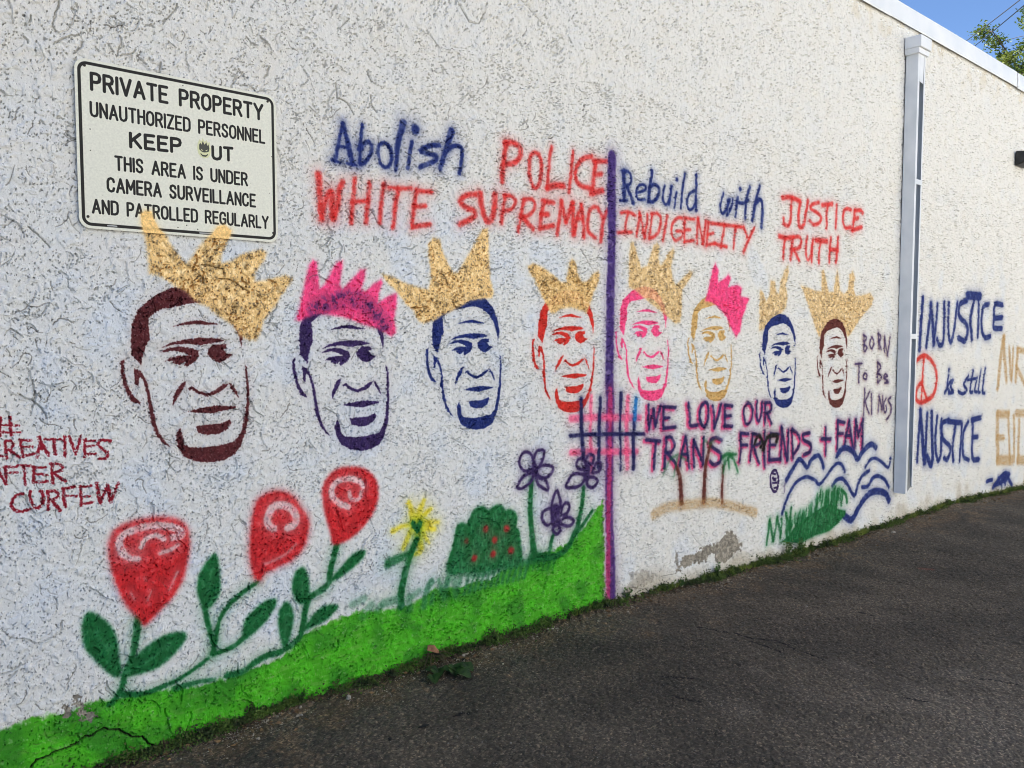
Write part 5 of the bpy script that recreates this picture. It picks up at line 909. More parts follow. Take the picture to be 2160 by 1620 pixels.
('s',69,'g',[8.6,10.6],'spray',1.0,[1466,554,1447,546,1429,537,1409,527,1388,515,1365,500,1346,484,1329,467,1315,448,1303,428,1296,404,1291,378,1287,355,1282,336,1279,319,1275,302]),
('s',69,'g',[9.5,11.5],'spray',1.0,[1247,496,1250,472,1254,448,1258,423,1263,398,1270,373,1276,348]),
('s',69,'g',[10.3,9.3],'spray',1.0,[1411,335,1390,323,1369,312,1347,304,1323,300,1299,299,1275,297]),
('p',70,'R2',10.5,'bloom',1.0,[1459,865,1465,881,1471,896,1481,908,1496,917,1513,924,1531,928,1547,930,1563,930,1580,927,1599,920,1619,910,1636,898,1649,884,1660,868,1670,851,1683,833,1695,815,1704,797,1709,780,1711,762,1709,742,1704,719,1696,693,1685,670,1671,652,1655,637,1637,625,1618,616,1596,610,1574,604,1551,598,1527,592,1507,586,1495,576,1487,565,1480,560,1470,561,1461,568,1453,581,1447,602,1442,629,1439,656,1438,682,1439,708,1440,733,1442,758,1444,782,1447,805,1450,826,1454,846]),
('s',70,'w',[16.4,16.4],'spray',0.96,[1544,769,1536,776,1528,784,1522,793,1520,806,1521,821,1523,835,1529,846,1536,856,1546,863,1558,866,1571,867,1585,865,1598,861,1612,855,1624,847,1635,834,1644,819,1649,805,1649,794,1646,783,1640,775,1632,769,1622,766,1611,763]),
('s',70,'w',[6.4,6.4],'spray',0.48,[1503,626,1519,628,1535,631,1553,635,1572,641,1592,648,1609,657,1623,666,1633,677,1644,688]),
('p',71,'g',2.5,'leaf',1.0,[1292,708,1300,701,1305,684,1309,665,1311,643,1312,617,1312,593,1312,573,1310,555,1306,539,1299,523,1290,510,1280,499,1268,491,1255,486,1244,487,1237,497,1231,514,1226,531,1221,548,1218,565,1217,583,1219,601,1223,619,1228,635,1235,650,1244,663,1254,675,1266,690,1280,703]),
('s',71,'gl',[4.0,4.0],'mist',0.4,[1278,644,1275,625,1273,606,1269,589,1266,575,1262,563,1258,551]),
('p',72,'g',2.7,'leaf',1.0,[1549,466,1553,457,1550,444,1543,430,1533,414,1519,396,1503,380,1487,367,1470,355,1454,345,1436,337,1418,331,1405,331,1400,338,1399,350,1401,363,1402,377,1406,393,1412,407,1423,419,1436,430,1450,440,1464,451,1478,460,1494,467,1514,470,1535,470]),
('s',72,'gl',[4.3,4.3],'mist',0.4,[1504,431,1493,420,1482,409,1471,400,1460,393,1450,387,1439,381]),
('s',73,'g',[14.3,12.6],'spray',1.0,[1844,646,1833,616,1823,586,1815,559,1810,533,1806,508,1801,489,1793,477,1783,469,1770,462,1751,456,1728,450,1710,442,1699,430,1692,416,1686,398,1681,371,1677,340,1672,313,1667,294,1661,278,1648,264,1625,251,1596,239,1567,231,1542,230,1517,232,1489,230,1457,219,1422,204,1392,193,1368,191,1348,193,1329,195]),
('p',74,'R2',3.5,'bloom',1.0,[1777,896,1780,917,1787,934,1796,948,1810,963,1827,977,1846,987,1867,992,1890,994,1914,993,1940,990,1966,985,1991,976,2013,962,2034,944,2049,924,2059,903,2064,882,2065,859,2063,835,2057,810,2048,786,2033,763,2014,740,1994,720,1973,702,1951,686,1929,673,1905,663,1880,656,1859,651,1844,649,1831,651,1822,658,1817,672,1815,692,1811,715,1804,739,1795,767,1788,796,1782,830,1778,865]),
('s',74,'w',[13.7,13.7],'spray',0.96,[1905,812,1891,818,1876,824,1862,832,1849,843,1837,855,1828,867,1824,880,1823,894,1826,906,1834,917,1846,928,1860,935,1877,939,1895,941,1914,940,1932,935,1950,928,1964,920,1973,913,1978,905,1983,898]),
('s',74,'w',[9.1,9.1],'spray',0.84,[1913,878,1913,871,1913,863,1916,856,1921,849,1929,842,1938,839,1946,838,1956,839,1963,844,1969,852,1973,864,1977,876]),
('p',75,'g',2.8,'leaf',1.0,[1600,444,1611,434,1621,415,1627,395,1630,376,1630,357,1626,335,1620,307,1610,277,1602,254,1596,243,1590,240,1585,243,1579,251,1573,266,1568,284,1564,307,1560,333,1558,357,1558,378,1560,398,1565,414,1575,429,1588,441]),
('s',75,'gl',[4.5,4.5],'mist',0.4,[1595,387,1595,370,1595,353,1595,338,1593,326,1591,315,1588,305]),
('p',76,'g',2.8,'leaf',1.0,[1677,579,1686,570,1694,555,1700,537,1703,518,1705,496,1705,476,1704,456,1703,436,1698,422,1688,416,1675,416,1663,419,1652,427,1642,438,1634,453,1628,470,1624,489,1624,509,1627,529,1634,549,1642,565,1653,575,1666,580]),
('s',76,'gl',[4.6,4.6],'mist',0.4,[1672,533,1672,519,1672,505,1671,492,1669,482,1667,474,1664,466]),
('p',77,'g',3.1,'leaf',1.0,[1986,598,1990,591,1987,579,1979,568,1965,556,1946,543,1927,532,1908,521,1889,512,1870,503,1848,495,1827,489,1813,487,1811,491,1817,501,1826,512,1838,523,1853,535,1870,548,1888,564,1908,582,1928,594,1950,600,1971,601]),
('p',78,'g',3.0,'leaf',1.0,[1843,374,1847,368,1844,361,1836,353,1821,340,1801,326,1780,315,1760,309,1739,305,1720,302,1702,298,1687,295,1678,295,1677,302,1682,313,1690,325,1704,340,1721,356,1739,369,1755,378,1771,384,1787,386,1808,384,1829,380]),
('s',79,'gt',[16.7,16.7],'mist',0.5,[1921,360,1981,373]),
('s',79,'gt',[20.5,20.5],'mist',0.5,[1975,291,2020,333]),
('s',79,'gt',[18.4,18.4],'mist',0.6,[2055,303,2071,317]),
('s',79,'gt',[18.9,18.9],'mist',0.6,[2092,326,2165,328]),
('s',79,'gt',[17.1,17.1],'mist',0.85,[2317,262,2323,287,2328,312,2335,333,2343,349,2353,362,2363,374]),
('s',79,'gt',[12.8,12.8],'mist',0.8,[2362,271,2374,311]),
('s',79,'gt',[13.0,13.0],'mist',0.7,[2409,374,2437,274]),
('s',79,'gt',[13.6,13.6],'mist',0.7,[2467,377,2454,284]),
('s',79,'gt',[16.6,16.6],'mist',0.6,[2502,389,2513,276]),
('s',79,'gt',[13.9,13.9],'mist',0.7,[2544,361,2531,301]),
('s',79,'gt',[16.7,16.7],'mist',0.6,[2235,327,2229,264]),
('s',79,'gt',[15.5,15.5],'mist',0.5,[2290,343,2257,327]),
('s',79,'gt',[16.4,16.4],'mist',0.6,[2431,322,2467,363]),
('s',79,'gt',[9.6,11.3],'mist',0.8,[2595,356,2591,342,2587,329,2583,315,2578,301,2573,288,2567,274]),
('s',79,'gt',[9.7,11.4],'mist',0.8,[2631,357,2627,344,2623,330,2618,316,2613,302,2608,289,2603,275]),
('s',79,'gt',[9.8,11.5],'mist',0.8,[2667,359,2663,345,2659,331,2654,317,2649,303,2644,290,2638,276]),
('s',79,'gt',[9.9,11.6],'mist',0.8,[2703,360,2699,346,2695,332,2690,318,2685,304,2680,291,2675,277]),
('s',79,'gt',[10.0,11.7],'mist',0.8,[2740,361,2736,347,2732,333,2727,319,2722,305,2717,292,2711,278]),
('s',79,'gt',[10.1,11.8],'mist',0.8,[2777,362,2773,348,2769,334,2764,320,2759,306,2753,292,2748,278]),
('s',79,'gt',[10.2,12.0],'mist',0.8,[2815,362,2810,348,2806,334,2802,320,2796,306,2791,292,2785,278]),
('s',79,'gt',[10.3,12.1],'mist',0.8,[2853,362,2849,348,2844,334,2840,320,2834,306,2829,292,2823,278]),
('s',79,'gt',[10.4,12.2],'mist',0.8,[2891,363,2887,348,2883,334,2878,319,2873,305,2867,291,2861,277]),
('s',79,'gt',[10.5,12.3],'mist',0.8,[2930,363,2926,348,2922,334,2917,319,2911,305,2906,291,2900,277]),
('s',79,'gt',[10.6,12.5],'mist',0.8,[2970,363,2965,348,2961,334,2956,319,2951,305,2945,290,2939,276]),
('s',79,'gt',[10.7,12.6],'mist',0.8,[3010,363,3005,348,3001,333,2996,319,2990,304,2985,290,2979,276]),
('s',79,'gt',[18.0,18.0],'mist',0.75,[2473,409,2501,400,2530,391,2562,382,2600,371,2642,360,2685,353,2727,352,2770,356,2813,358,2859,357,2905,355,2946,353,2977,353,3003,353,3028,353]),
('s',80,'g',[14.2,19.8],'spray',1.0,[2279,603,2264,578,2250,553,2237,528,2226,503,2218,478,2209,451,2201,418,2192,382,2187,351,2185,328,2186,310,2186,292]),
('s',81,'Y',[20.3,11.2],'mist',0.95,[2266,696,2234,787]),
('s',81,'Y',[18.2,11.5],'mist',0.95,[2282,694,2321,784]),
('s',81,'Y',[15.8,9.5],'mist',0.95,[2293,692,2366,737]),
('s',81,'Y',[21.4,10.7],'mist',0.95,[2309,671,2405,666]),
('s',81,'Y',[18.6,12.2],'mist',0.95,[2309,653,2385,634]),
('s',81,'Y',[15.8,6.8],'mist',0.95,[2298,650,2348,573]),
('s',81,'Y',[20.8,10.4],'mist',0.95,[2282,644,2290,609,2298,575,2300,549,2293,537,2280,534,2267,531]),
('s',81,'Y',[12.7,11.7],'mist',0.95,[2254,657,2245,643,2236,630,2227,616,2218,601,2209,586,2200,571]),
('s',81,'Y',[7.5,14.1],'mist',0.95,[2249,676,2229,677,2209,677,2190,676,2174,673,2159,668,2145,663]),
('s',81,'Y',[31.0,31.0],'mist',0.95,[2276,676,2287,661]),
('s',81,'g',[13.4,13.4],'spray',1.0,[2261,681,2284,643]),
('s',81,'g',[13.4,13.4],'spray',1.0,[2301,677,2286,643]),
('s',80,'g',[15.8,13.3],'spray',1.0,[2278,598,2237,528]),
('s',82,'g',[15.0,22.5],'mist',1.0,[2226,534,2202,531,2178,528,2157,524,2141,521,2128,518,2115,514]),
('p',83,'g2',4.4,'bush',1.0,[2458,426,2459,442,2465,460,2473,480,2483,503,2494,528,2503,551,2508,571,2510,590,2515,606,2524,619,2534,629,2545,635,2557,633,2570,627,2581,624,2590,629,2597,639,2605,649,2615,662,2624,676,2636,688,2652,697,2669,704,2686,706,2699,699,2711,688,2723,681,2738,683,2753,690,2768,694,2784,694,2799,692,2813,688,2823,679,2830,668,2839,659,2853,656,2870,656,2885,652,2901,643,2916,630,2925,616,2925,600,2920,583,2919,567,2926,554,2937,542,2946,527,2947,505,2945,480,2946,455,2954,429,2964,402,2966,380,2955,365,2936,355,2912,349,2883,350,2850,354,2813,358,2772,358,2728,356,2685,358,2641,365,2599,375,2562,382,2533,384,2509,383,2490,386,2475,396,2464,410]),
('s',83,'g',[9.4,9.4],'mist',0.9,[2473,447,2485,478,2498,510,2509,540,2517,572,2524,602,2533,622,2547,630,2563,629,2575,620,2580,601,2580,574,2581,547]),
('s',83,'g',[9.7,9.7],'mist',0.9,[2599,544,2602,581,2605,618,2612,648,2625,671,2643,686,2661,694,2681,693,2702,684,2717,672,2723,657,2723,639,2723,622]),
('s',83,'g',[10.1,10.1],'mist',0.9,[2736,610,2744,636,2751,662,2762,680,2778,688,2797,688,2813,683,2825,671,2833,654,2833,635,2819,616,2796,595,2774,574]),
('s',83,'g',[10.4,10.4],'mist',0.9,[2794,561,2811,594,2828,626,2846,648,2865,654,2883,649,2899,640,2911,628,2919,611,2919,592,2906,569,2886,544,2865,520]),
('s',83,'g',[10.5,10.5],'mist',0.9,[2879,477,2893,503,2907,529,2919,541,2928,530,2936,504,2942,476,2947,450,2950,421,2953,393]),
('s',83,'g',[9.7,9.7],'mist',0.9,[2574,452,2591,489,2608,527,2623,560,2637,584,2649,603,2661,622]),
('s',83,'g',[9.9,9.9],'mist',0.9,[2660,397,2676,424,2692,450,2710,476,2734,502,2760,527,2787,552]),
('s',83,'g',[10.3,10.3],'mist',0.9,[2774,375,2799,398,2824,421,2846,442,2860,462,2869,479,2879,497]),
('s',84,'R2',[16.9,16.9],'mist',0.85,[2711,582,2712,581]),
('s',85,'R2',[17.5,17.5],'mist',0.85,[2852,562,2854,561]),
('s',86,'R2',[14.1,14.1],'mist',0.5,[2581,543,2582,541]),
('s',87,'R2',[17.2,17.2],'mist',0.85,[2771,515,2772,514]),
('s',88,'R2',[17.1,17.1],'mist',0.85,[2761,443,2762,441]),
('s',89,'R2',[17.7,17.7],'mist',0.85,[2882,441,2883,440]),
('s',90,'R2',[16.6,16.6],'mist',0.85,[2632,444,2633,443]),
('s',91,'g',[15.0,21.0],'spray',1.0,[3035,796,3030,756,3025,716,3023,676,3024,635,3027,594,3031,552,3037,508,3043,463,3048,427,3051,404,3054,390,3056,376]),
('s',93,'g',[11.7,11.7],'spray',1.0,[3205,481,3197,463,3190,445,3183,428,3179,412,3175,396,3171,380]),
('s',92,'g',[14.7,18.8],'spray',1.0,[3443,708,3440,678,3437,649,3432,619,3425,588,3416,556,3405,526,3395,498,3383,473,3369,448,3354,423,3337,400,3316,380,3289,364,3257,352,3218,346,3171,350,3117,359,3065,368]),
('s',92,'g',[11.6,14.1],'spray',1.0,[3517,561,3488,536,3459,511,3433,489,3413,473,3396,460,3378,446]),
('s',91,'g',[21.3,21.3],'mist',0.9,[3048,377,3149,353]),
('s',79,'g',[11.2,6.0],'mist',0.7,[3023,382,3007,311]),
('s',79,'g',[11.3,6.0],'mist',0.7,[3061,375,3044,304]),
('s',79,'g',[11.4,6.1],'mist',0.7,[3098,368,3082,297]),
('s',79,'g',[11.6,6.2],'mist',0.7,[3137,361,3120,290]),
('s',79,'g',[11.7,6.2],'mist',0.7,[3175,354,3158,282]),
('s',79,'g',[11.8,6.3],'mist',0.7,[3214,347,3197,275]),
('s',94,'P',[8.8,8.8],'spray',1.0,[3039,856,3021,851,2997,851,2978,857,2964,870,2955,889,2952,908,2957,925,2968,942,2982,952,2997,955,3015,952,3030,945,3042,931,3050,911,3054,894,3053,879,3049,865,3039,856]),
('s',95,'P',[9.1,9.1],'spray',1.0,[3055,897,3058,915,3065,935,3076,949,3091,956,3108,957,3122,954,3129,947,3132,935,3129,920,3116,898,3097,874,3080,861,3068,865,3059,880,3055,897]),
('s',96,'P',[9.3,9.3],'spray',1.0,[3076,858,3091,866,3115,870,3139,869,3163,865,3186,858,3199,848,3196,833,3183,817,3165,805,3140,800,3111,799,3089,805,3077,820,3072,841,3076,858]),
('s',97,'P',[9.3,9.3],'spray',1.0,[3068,834,3068,818,3071,794,3080,772,3104,753,3135,736,3157,728,3162,738,3158,757,3148,776,3128,792,3101,808,3080,821,3071,830,3068,837,3068,834]),
('s',98,'P',[8.7,8.7],'spray',1.0,[3039,838,3021,837,2996,831,2974,821,2954,808,2938,792,2930,778,2934,769,2948,763,2966,762,2989,769,3015,782,3035,796,3044,811,3045,828,3039,838]),
('s',99,'P',[9.8,9.8],'spray',1.0,[3431,812,3415,816,3398,824,3387,833,3384,846,3388,860,3396,871,3408,876,3425,877,3440,873,3451,860,3460,843,3463,828,3457,820,3445,814,3431,812]),
('s',100,'P',[10.1,10.1],'spray',1.0,[3458,855,3461,868,3472,884,3486,894,3501,893,3518,886,3528,877,3529,862,3524,846,3514,836,3496,837,3472,845,3458,855]),
('s',101,'P',[10.3,10.3],'spray',1.0,[3515,787,3530,783,3556,784,3577,790,3586,801,3590,816,3589,828,3580,836,3566,840,3552,838,3536,824,3520,802,3515,787]),
('s',102,'P',[9.6,9.6],'spray',1.0,[3454,778,3430,786,3396,793,3367,794,3348,787,3334,774,3322,761,3310,748,3302,735,3305,725,3328,719,3363,716,3395,717,3418,724,3437,735,3450,746,3458,757,3461,768,3454,778]),
('s',103,'P',[10.2,10.2],'spray',1.0,[3478,756,3490,760,3508,760,3525,756,3540,750,3555,740,3561,729,3555,717,3541,704,3525,696,3509,697,3491,704,3478,713,3473,727,3473,744,3478,756]),
('s',104,'P',[9.4,9.4],'spray',1.0,[3191,627,3188,641,3193,659,3200,676,3208,693,3220,709,3230,716,3239,707,3246,688,3252,669,3256,650,3257,631,3252,619,3234,616,3209,619,3191,627]),
('s',105,'P',[9.7,9.7],'spray',1.0,[3265,610,3273,622,3285,632,3296,638,3308,636,3319,630,3325,621,3324,607,3319,591,3310,579,3296,572,3278,570,3266,573,3261,582,3262,597,3265,610]),
('s',106,'P',[9.8,9.8],'spray',1.0,[3253,543,3265,549,3285,554,3306,555,3327,550,3349,540,3362,529,3360,519,3348,508,3333,502,3311,504,3286,511,3266,519,3255,527,3250,535,3253,543]),
('s',107,'P',[9.5,9.5],'spray',1.0,[3218,523,3209,518,3199,510,3196,501,3202,490,3215,478,3227,471,3238,472,3249,478,3256,486,3254,497,3247,510,3240,520,3233,524,3225,525,3218,523]),
('s',108,'P',[9.2,9.2],'spray',1.0,[3178,623,3162,626,3140,621,3123,612,3114,600,3111,585,3113,570,3123,556,3138,541,3153,533,3166,534,3179,540,3187,553,3189,575,3186,604,3178,623]),
('s',91,'P',[18.8,18.8],'spray',1.0,[3059,854,3055,830]),
('s',92,'P',[25.0,25.0],'spray',1.0,[3472,827,3468,763]),
('s',93,'P',[31.4,31.4],'spray',1.0,[3217,611,3218,542])]
ELS = [
(1, 'painted_hill', 0, 'bright green sprayed hill along the foot of the wall'),
(2, 'bare_plaster_patch', 0, 'greyish brown bare plaster where the white paint has flaked off'),
(3, 'bare_plaster_patch', 0, 'small grey patch of bare plaster left of the first painted rose'),
(4, 'painted_word', 0, 'blue sprayed word Abolish'),
(5, 'painted_word', 0, 'red sprayed word WHITE in capitals'),
(6, 'painted_word', 0, 'red sprayed word SUPREMACY in capitals'),
(7, 'painted_word', 0, 'red sprayed word POLICE in capitals'),
(8, 'painted_word', 0, 'blue sprayed word Rebuild'),
(9, 'painted_word', 0, 'blue sprayed word with'),
(10, 'painted_word', 0, 'thin red sprayed word INDIGENEITY'),
(11, 'painted_word', 0, 'red sprayed word JUSTICE in capitals'),
(12, 'painted_word', 0, 'red sprayed word TRUTH in capitals'),
(13, 'painted_face', 0, 'dark maroon stencilled face with ear and goatee, largest of the row'),
(14, 'painted_face', 0, 'dark purple stencilled face under a pink crown'),
(15, 'painted_face', 0, 'navy blue stencilled face under a three pointed gold crown'),
(16, 'painted_face', 0, 'red stencilled face left of the purple post'),
(17, 'painted_face', 0, 'pink stencilled face under a tilted gold crown'),
(18, 'painted_face', 0, 'gold stencilled face under a pink crown'),
(19, 'crown', 21, 'gold crown with pointed tips'),
(20, 'crown', 22, 'broad gold crown with finger shaped tips'),
(21, 'painted_face', 0, 'navy blue stencilled face, second from the right end'),
(22, 'painted_face', 0, 'brown stencilled face, rightmost of the row'),
(23, 'crown', 13, 'gold crown tilted over the forehead, its tips running onto the sign'),
(24, 'crown', 14, 'pink crown of five points'),
(25, 'crown', 15, 'gold crown of three long points'),
(26, 'crown', 16, 'gold crown of three points'),
(27, 'crown', 17, 'gold crown of four thin points'),
(28, 'crown', 18, 'pink crown tilted to the right'),
(29, 'painted_post', 0, 'tall purple sprayed line with a pink stripe running to the ground'),
(30, 'painted_hashtag', 0, 'pink and navy sprayed hash sign across the purple post'),
(31, 'painted_word', 0, 'navy words WE LOVE with pink shadow'),
(32, 'painted_word', 0, 'navy word TRANS with pink shadow'),
(33, 'painted_word', 0, 'navy word OUR with pink shadow'),
(34, 'painted_word', 0, 'navy words FRIENDS + FAM with pink shadow'),
(35, 'painted_palm', 0, 'brown sprayed palm trunk with faint fronds, left of three'),
(36, 'frond', 35, ''),
(37, 'painted_palm', 0, 'tall dark palm trunk through the letter S'),
(38, 'frond', 37, ''),
(39, 'painted_palm', 0, 'short palm with bright green fronds, right of three'),
(40, 'frond', 39, ''),
(41, 'painted_sand', 0, 'gold sprayed arc of sand under the three palms'),
(42, 'painted_wave', 0, 'blue wave above the small head'),
(43, 'painted_wave', 0, 'long thin blue wave crossing the water'),
(44, 'painted_wave', 0, 'blue wave under the word FAM'),
(45, 'painted_wave', 0, 'thin blue wave near the white downspout'),
(46, 'painted_wave', 0, 'thin blue wave ending above the green bush'),
(47, 'painted_wave', 0, 'short thin blue wave at the right'),
(48, 'painted_wave', 0, 'thick blue wave right of the green bush'),
(49, 'painted_bush', 0, 'dark green sprayed bush beside the waves'),
(50, 'painted_head', 0, 'tiny dark purple stencilled head below FRIENDS'),
(51, 'painted_word', 0, 'small purple word BORN outlined in faint gold'),
(52, 'painted_word', 0, 'small purple words TO BE'),
(53, 'painted_word', 0, 'small purple word KINGS'),
(54, 'painted_word', 0, 'navy sprayed word INJUSTICE, upper of two'),
(55, 'painted_peace_sign', 0, 'red sprayed peace sign cut by the downspout'),
(56, 'painted_word', 0, 'navy cursive words is still'),
(57, 'painted_word', 0, 'navy sprayed word NJUSTICE, lower of two'),
(58, 'painted_word', 0, 'faint gold letters at the right edge of the wall, upper'),
(59, 'painted_word', 0, 'faint gold block letters at the right edge of the wall, lower'),
(60, 'painted_tag', 0, 'small navy tag near the ground at the right'),
(61, 'painted_hashtag', 0, 'dark red brushed hash sign at the left edge'),
(62, 'painted_word', 0, 'dark red brushed word CREATIVES'),
(63, 'painted_word', 0, 'dark red brushed word AFTER'),
(64, 'painted_word', 0, 'dark red brushed word CURFEW'),
(65, 'painted_rose', 0, 'red sprayed rose with a spiral centre, leftmost and lowest of three'),
(66, 'bloom', 65, ''),
(67, 'leaf', 65, ''),
(68, 'leaf', 65, ''),
(69, 'painted_rose', 0, 'red sprayed rose with fuzzy edges, middle of three'),
(70, 'bloom', 69, ''),
(71, 'leaf', 69, ''),
(72, 'leaf', 69, ''),
(73, 'painted_rose', 0, 'red sprayed rose, highest and rightmost of three'),
(74, 'bloom', 73, ''),
(75, 'leaf', 73, ''),
(76, 'leaf', 73, ''),
(77, 'leaf', 73, ''),
(78, 'leaf', 73, ''),
(79, 'painted_grass', 0, 'loose dark green sprayed grass tufts on top of the bright hill'),
(80, 'painted_flower', 0, 'yellow sprayed daisy on a thick green stem'),
(81, 'petals', 80, ''),
(82, 'leaf', 80, ''),
(83, 'painted_bush', 0, 'rounded dark green sprayed bush dotted with red berries'),
(84, 'berry', 83, ''),
(85, 'berry', 83, ''),
(86, 'berry', 83, ''),
(87, 'berry', 83, ''),
(88, 'berry', 83, ''),
(89, 'berry', 83, ''),
(90, 'berry', 83, ''),
(91, 'painted_flower', 0, 'purple outline flower with five petals on a long green stem'),
(92, 'painted_flower', 0, 'purple outline flower overlapping the navy hash sign'),
(93, 'painted_flower', 0, 'small dark purple flower between two taller ones'),
(94, 'petal', 91, ''),
(95, 'petal', 91, ''),
(96, 'petal', 91, ''),
(97, 'petal', 91, ''),
(98, 'petal', 91, ''),
(99, 'petal', 92, ''),
(100, 'petal', 92, ''),
(101, 'petal', 92, ''),
(102, 'petal', 92, ''),
(103, 'petal', 92, ''),
(104, 'petal', 93, ''),
(105, 'petal', 93, ''),
(106, 'petal', 93, ''),
(107, 'petal', 93, ''),
(108, 'petal', 93, '')]
for P, wd, stg in ((([616, 61, 634, 82, 660, 82, 704, 94, 742, 94, 768, 102, 792, 115, 815, 108, 839, 122, 859, 124, 910, 100, 958, 60, 995, 48, 1020, 8, 1066, -26], 0.00224, 1.35), ([1028, 0, 1027, -22], 0.0025199999999999997, 1.35), ([3777, 654, 3774, 611, 3806, 569], 0.0017499999999999998, 0.45), ([4471, 283, 4531, 217, 4611, 155], 0.0012599999999999998, 0.45), ([4314, 172, 4333, 111, 4303, 36, 4162, 41], 0.00112, 0.45), ([3843, -11, 3822, 32, 3879, 31, 3997, -5, 4049, 1], 0.0008399999999999999, 0.45), ([2232, 2433, 2254, 2424, 2269, 2417, 2287, 2400], 0.00154, 0.45), ([2046, 2149, 2078, 2093, 2111, 2071], 0.0018199999999999998, 0.45), ([2115, 2460, 2153, 2430], 0.0007, 0.45), ([2534, 3202, 2578, 3157, 2614, 3118, 2675, 3121, 2713, 3184, 2728, 3240], 0.00196, 0.45), ([2960, 3311, 3035, 3264, 3113, 3229], 0.0014, 0.45), ([1874, 2675, 1876, 2615, 1926, 2608, 1958, 2558], 0.0021, 0.45), ([2031, 2762, 2052, 2720], 0.0021, 0.45), ([2048, 2662, 2050, 2620, 2078, 2589], 0.0017499999999999998, 0.45), ([673, 1958, 695, 1937, 735, 1895], 0.00154, 0.45), ([672, 1394, 667, 1356, 687, 1338, 705, 1297], 0.0021, 0.45), ([735, 1625, 755, 1649, 802, 1634], 0.0012599999999999998, 0.45), ([3408, 2066, 3473, 2002, 3524, 1935], 0.00154, 0.45), ([1266, 1863, 1311, 1860, 1350, 1850, 1355, 1826], 0.00154, 0.45), ([1335, 1811, 1381, 1809, 1421, 1786, 1458, 1762], 0.0016799999999999999, 0.45), ([1580, 1719, 1571, 1693, 1555, 1678, 1559, 1653], 0.0018199999999999998, 0.45), ([4277, 1904, 4373, 1850, 4435, 1793], 0.0014, 0.45), ([4672, 1821, 4765, 1747, 4860, 1718], 0.0021, 0.45), ([6010, 1956, 6078, 1878, 6180, 1806], 0.0021, 0.45))):
    P = np.array(P, float).reshape(-1, 2) / 1000.0; Q = [P[0]]
    for i in range(len(P) - 1):
        for t in np.linspace(0, 1, 7)[1:]: Q.append(P[i] + (P[i+1] - P[i]) * t + rng.normal(0, 0.0014, 2))
    Q = np.array(Q); a, b, c, d = box(Q, 0.012)
    D = seg_dist(TX[None, a:b], TZ[c:d, None], Q, np.full(len(Q), wd))
    H[c:d, a:b] -= (0.008 + 0.010 * (stg > 1)) * sm(0.0018, -0.0010, D); CK[c:d, a:b] = np.maximum(CK[c:d, a:b], (stg > 1) * sm(0.0018, -0.0008, D)); HL[c:d, a:b] = np.maximum(HL[c:d, a:b], min(stg, 0.8) * sm(0.0022, -0.0004, D))
H = np.clip(H, -0.030, 0.0095)

# ------------------------------------------------------------------ paint on the wall (albedo image)
PAL = {'A': (226, 188, 124), 'A4': (204, 162, 92), 'A5': (214, 174, 108), 'X2': (14, 66, 34), 'A2': (205, 168, 110), 'A3': (176, 134, 74), 'B': (26, 42, 108), 'C': (40, 120, 190), 'D': (28, 28, 80), 'E': (140, 22, 40), 'G': (72, 178, 26), 'K': (248, 70, 130), 'K2': (250, 84, 132), 'M': (86, 34, 38), 'm': (92, 40, 34), 'N2': (186, 50, 104), 'P': (52, 34, 84), 'R': (216, 46, 44), 'R2': (205, 34, 40), 'r': (208, 44, 34), 'T': (150, 143, 130), 'V': (64, 42, 112), 'X': (20, 16, 15), 'Y': (240, 222, 48), 'g': (14, 96, 44), 'g2': (30, 112, 60), 'gl': (90, 160, 110), 'gt': (36, 110, 66), 'w': (234, 204, 204)}
RGB = np.empty((NR, NC, 3), np.float32)
base = np.array([226, 225, 220], np.float32); blue = np.array([208, 219, 234], np.float32); warm = np.array([222, 214, 196], np.float32)
nb = sampler(grid_noise(512, 1024, 0.02, 0.22, 1.2, seed=12), cell=0.02) + 0.25 * sampler(n_msk, 0.7, 0.3, 0.02); nw = sampler(grid_noise(512, 1024, 0.02, 0.15, 0.9, seed=13), cell=0.02)
RGB[:] = base
low = sm(1.6, 0.2, TZ)[:, None]
wb = (0.30 * sm(0.2, 2.2, nb) * (0.35 + 0.65 * sm(2.6, 1.9, TZ)[:, None]) + 0.22 * (sm(2.3, 2.05, TZ + 0) * sm(0.1, 0.5, TZ))[:, None] * sm(4.2, 2.6, TX)[None, :] * (0.8 + 0.2 * np.tanh(nb)))[..., None]; RGB += (blue - RGB) * wb
ww = (0.15 * sm(0.3, 2.2, nw) * (0.5 + 0.5 * sm(2.3, 3.2, TZ)[:, None] + 0.5 * sm(0.4, 0.0, TZ)[:, None]))[..., None]; RGB += (warm - RGB) * ww
# rusty run-off under the roof edge and earth splashed on the foot of the wall
run = sm(0.5, 1.6, sampler(n_str, 3.1) * 0.6 + nw) * sm(3.9, 4.3, TZ)[:, None]; RGB += (np.array([190, 170, 130]) - RGB) * (0.22 * run)[..., None]
gz = np.interp(TX, [0.99, 3.66, 4.71, 5.97, 7.48, 8.76, 11.03], [-0.022, -0.028, -0.078, -0.124, -0.131, -0.138, -0.255])
hgt = TZ[:, None] - gz[None, :]
SPL = sm(0.16, 0.0, hgt + 0.05 * nb)
RGB += (np.array([168, 155, 132]) - RGB) * (0.55 * SPL)[..., None]
# dark specks and hairlines are blended in after the paint

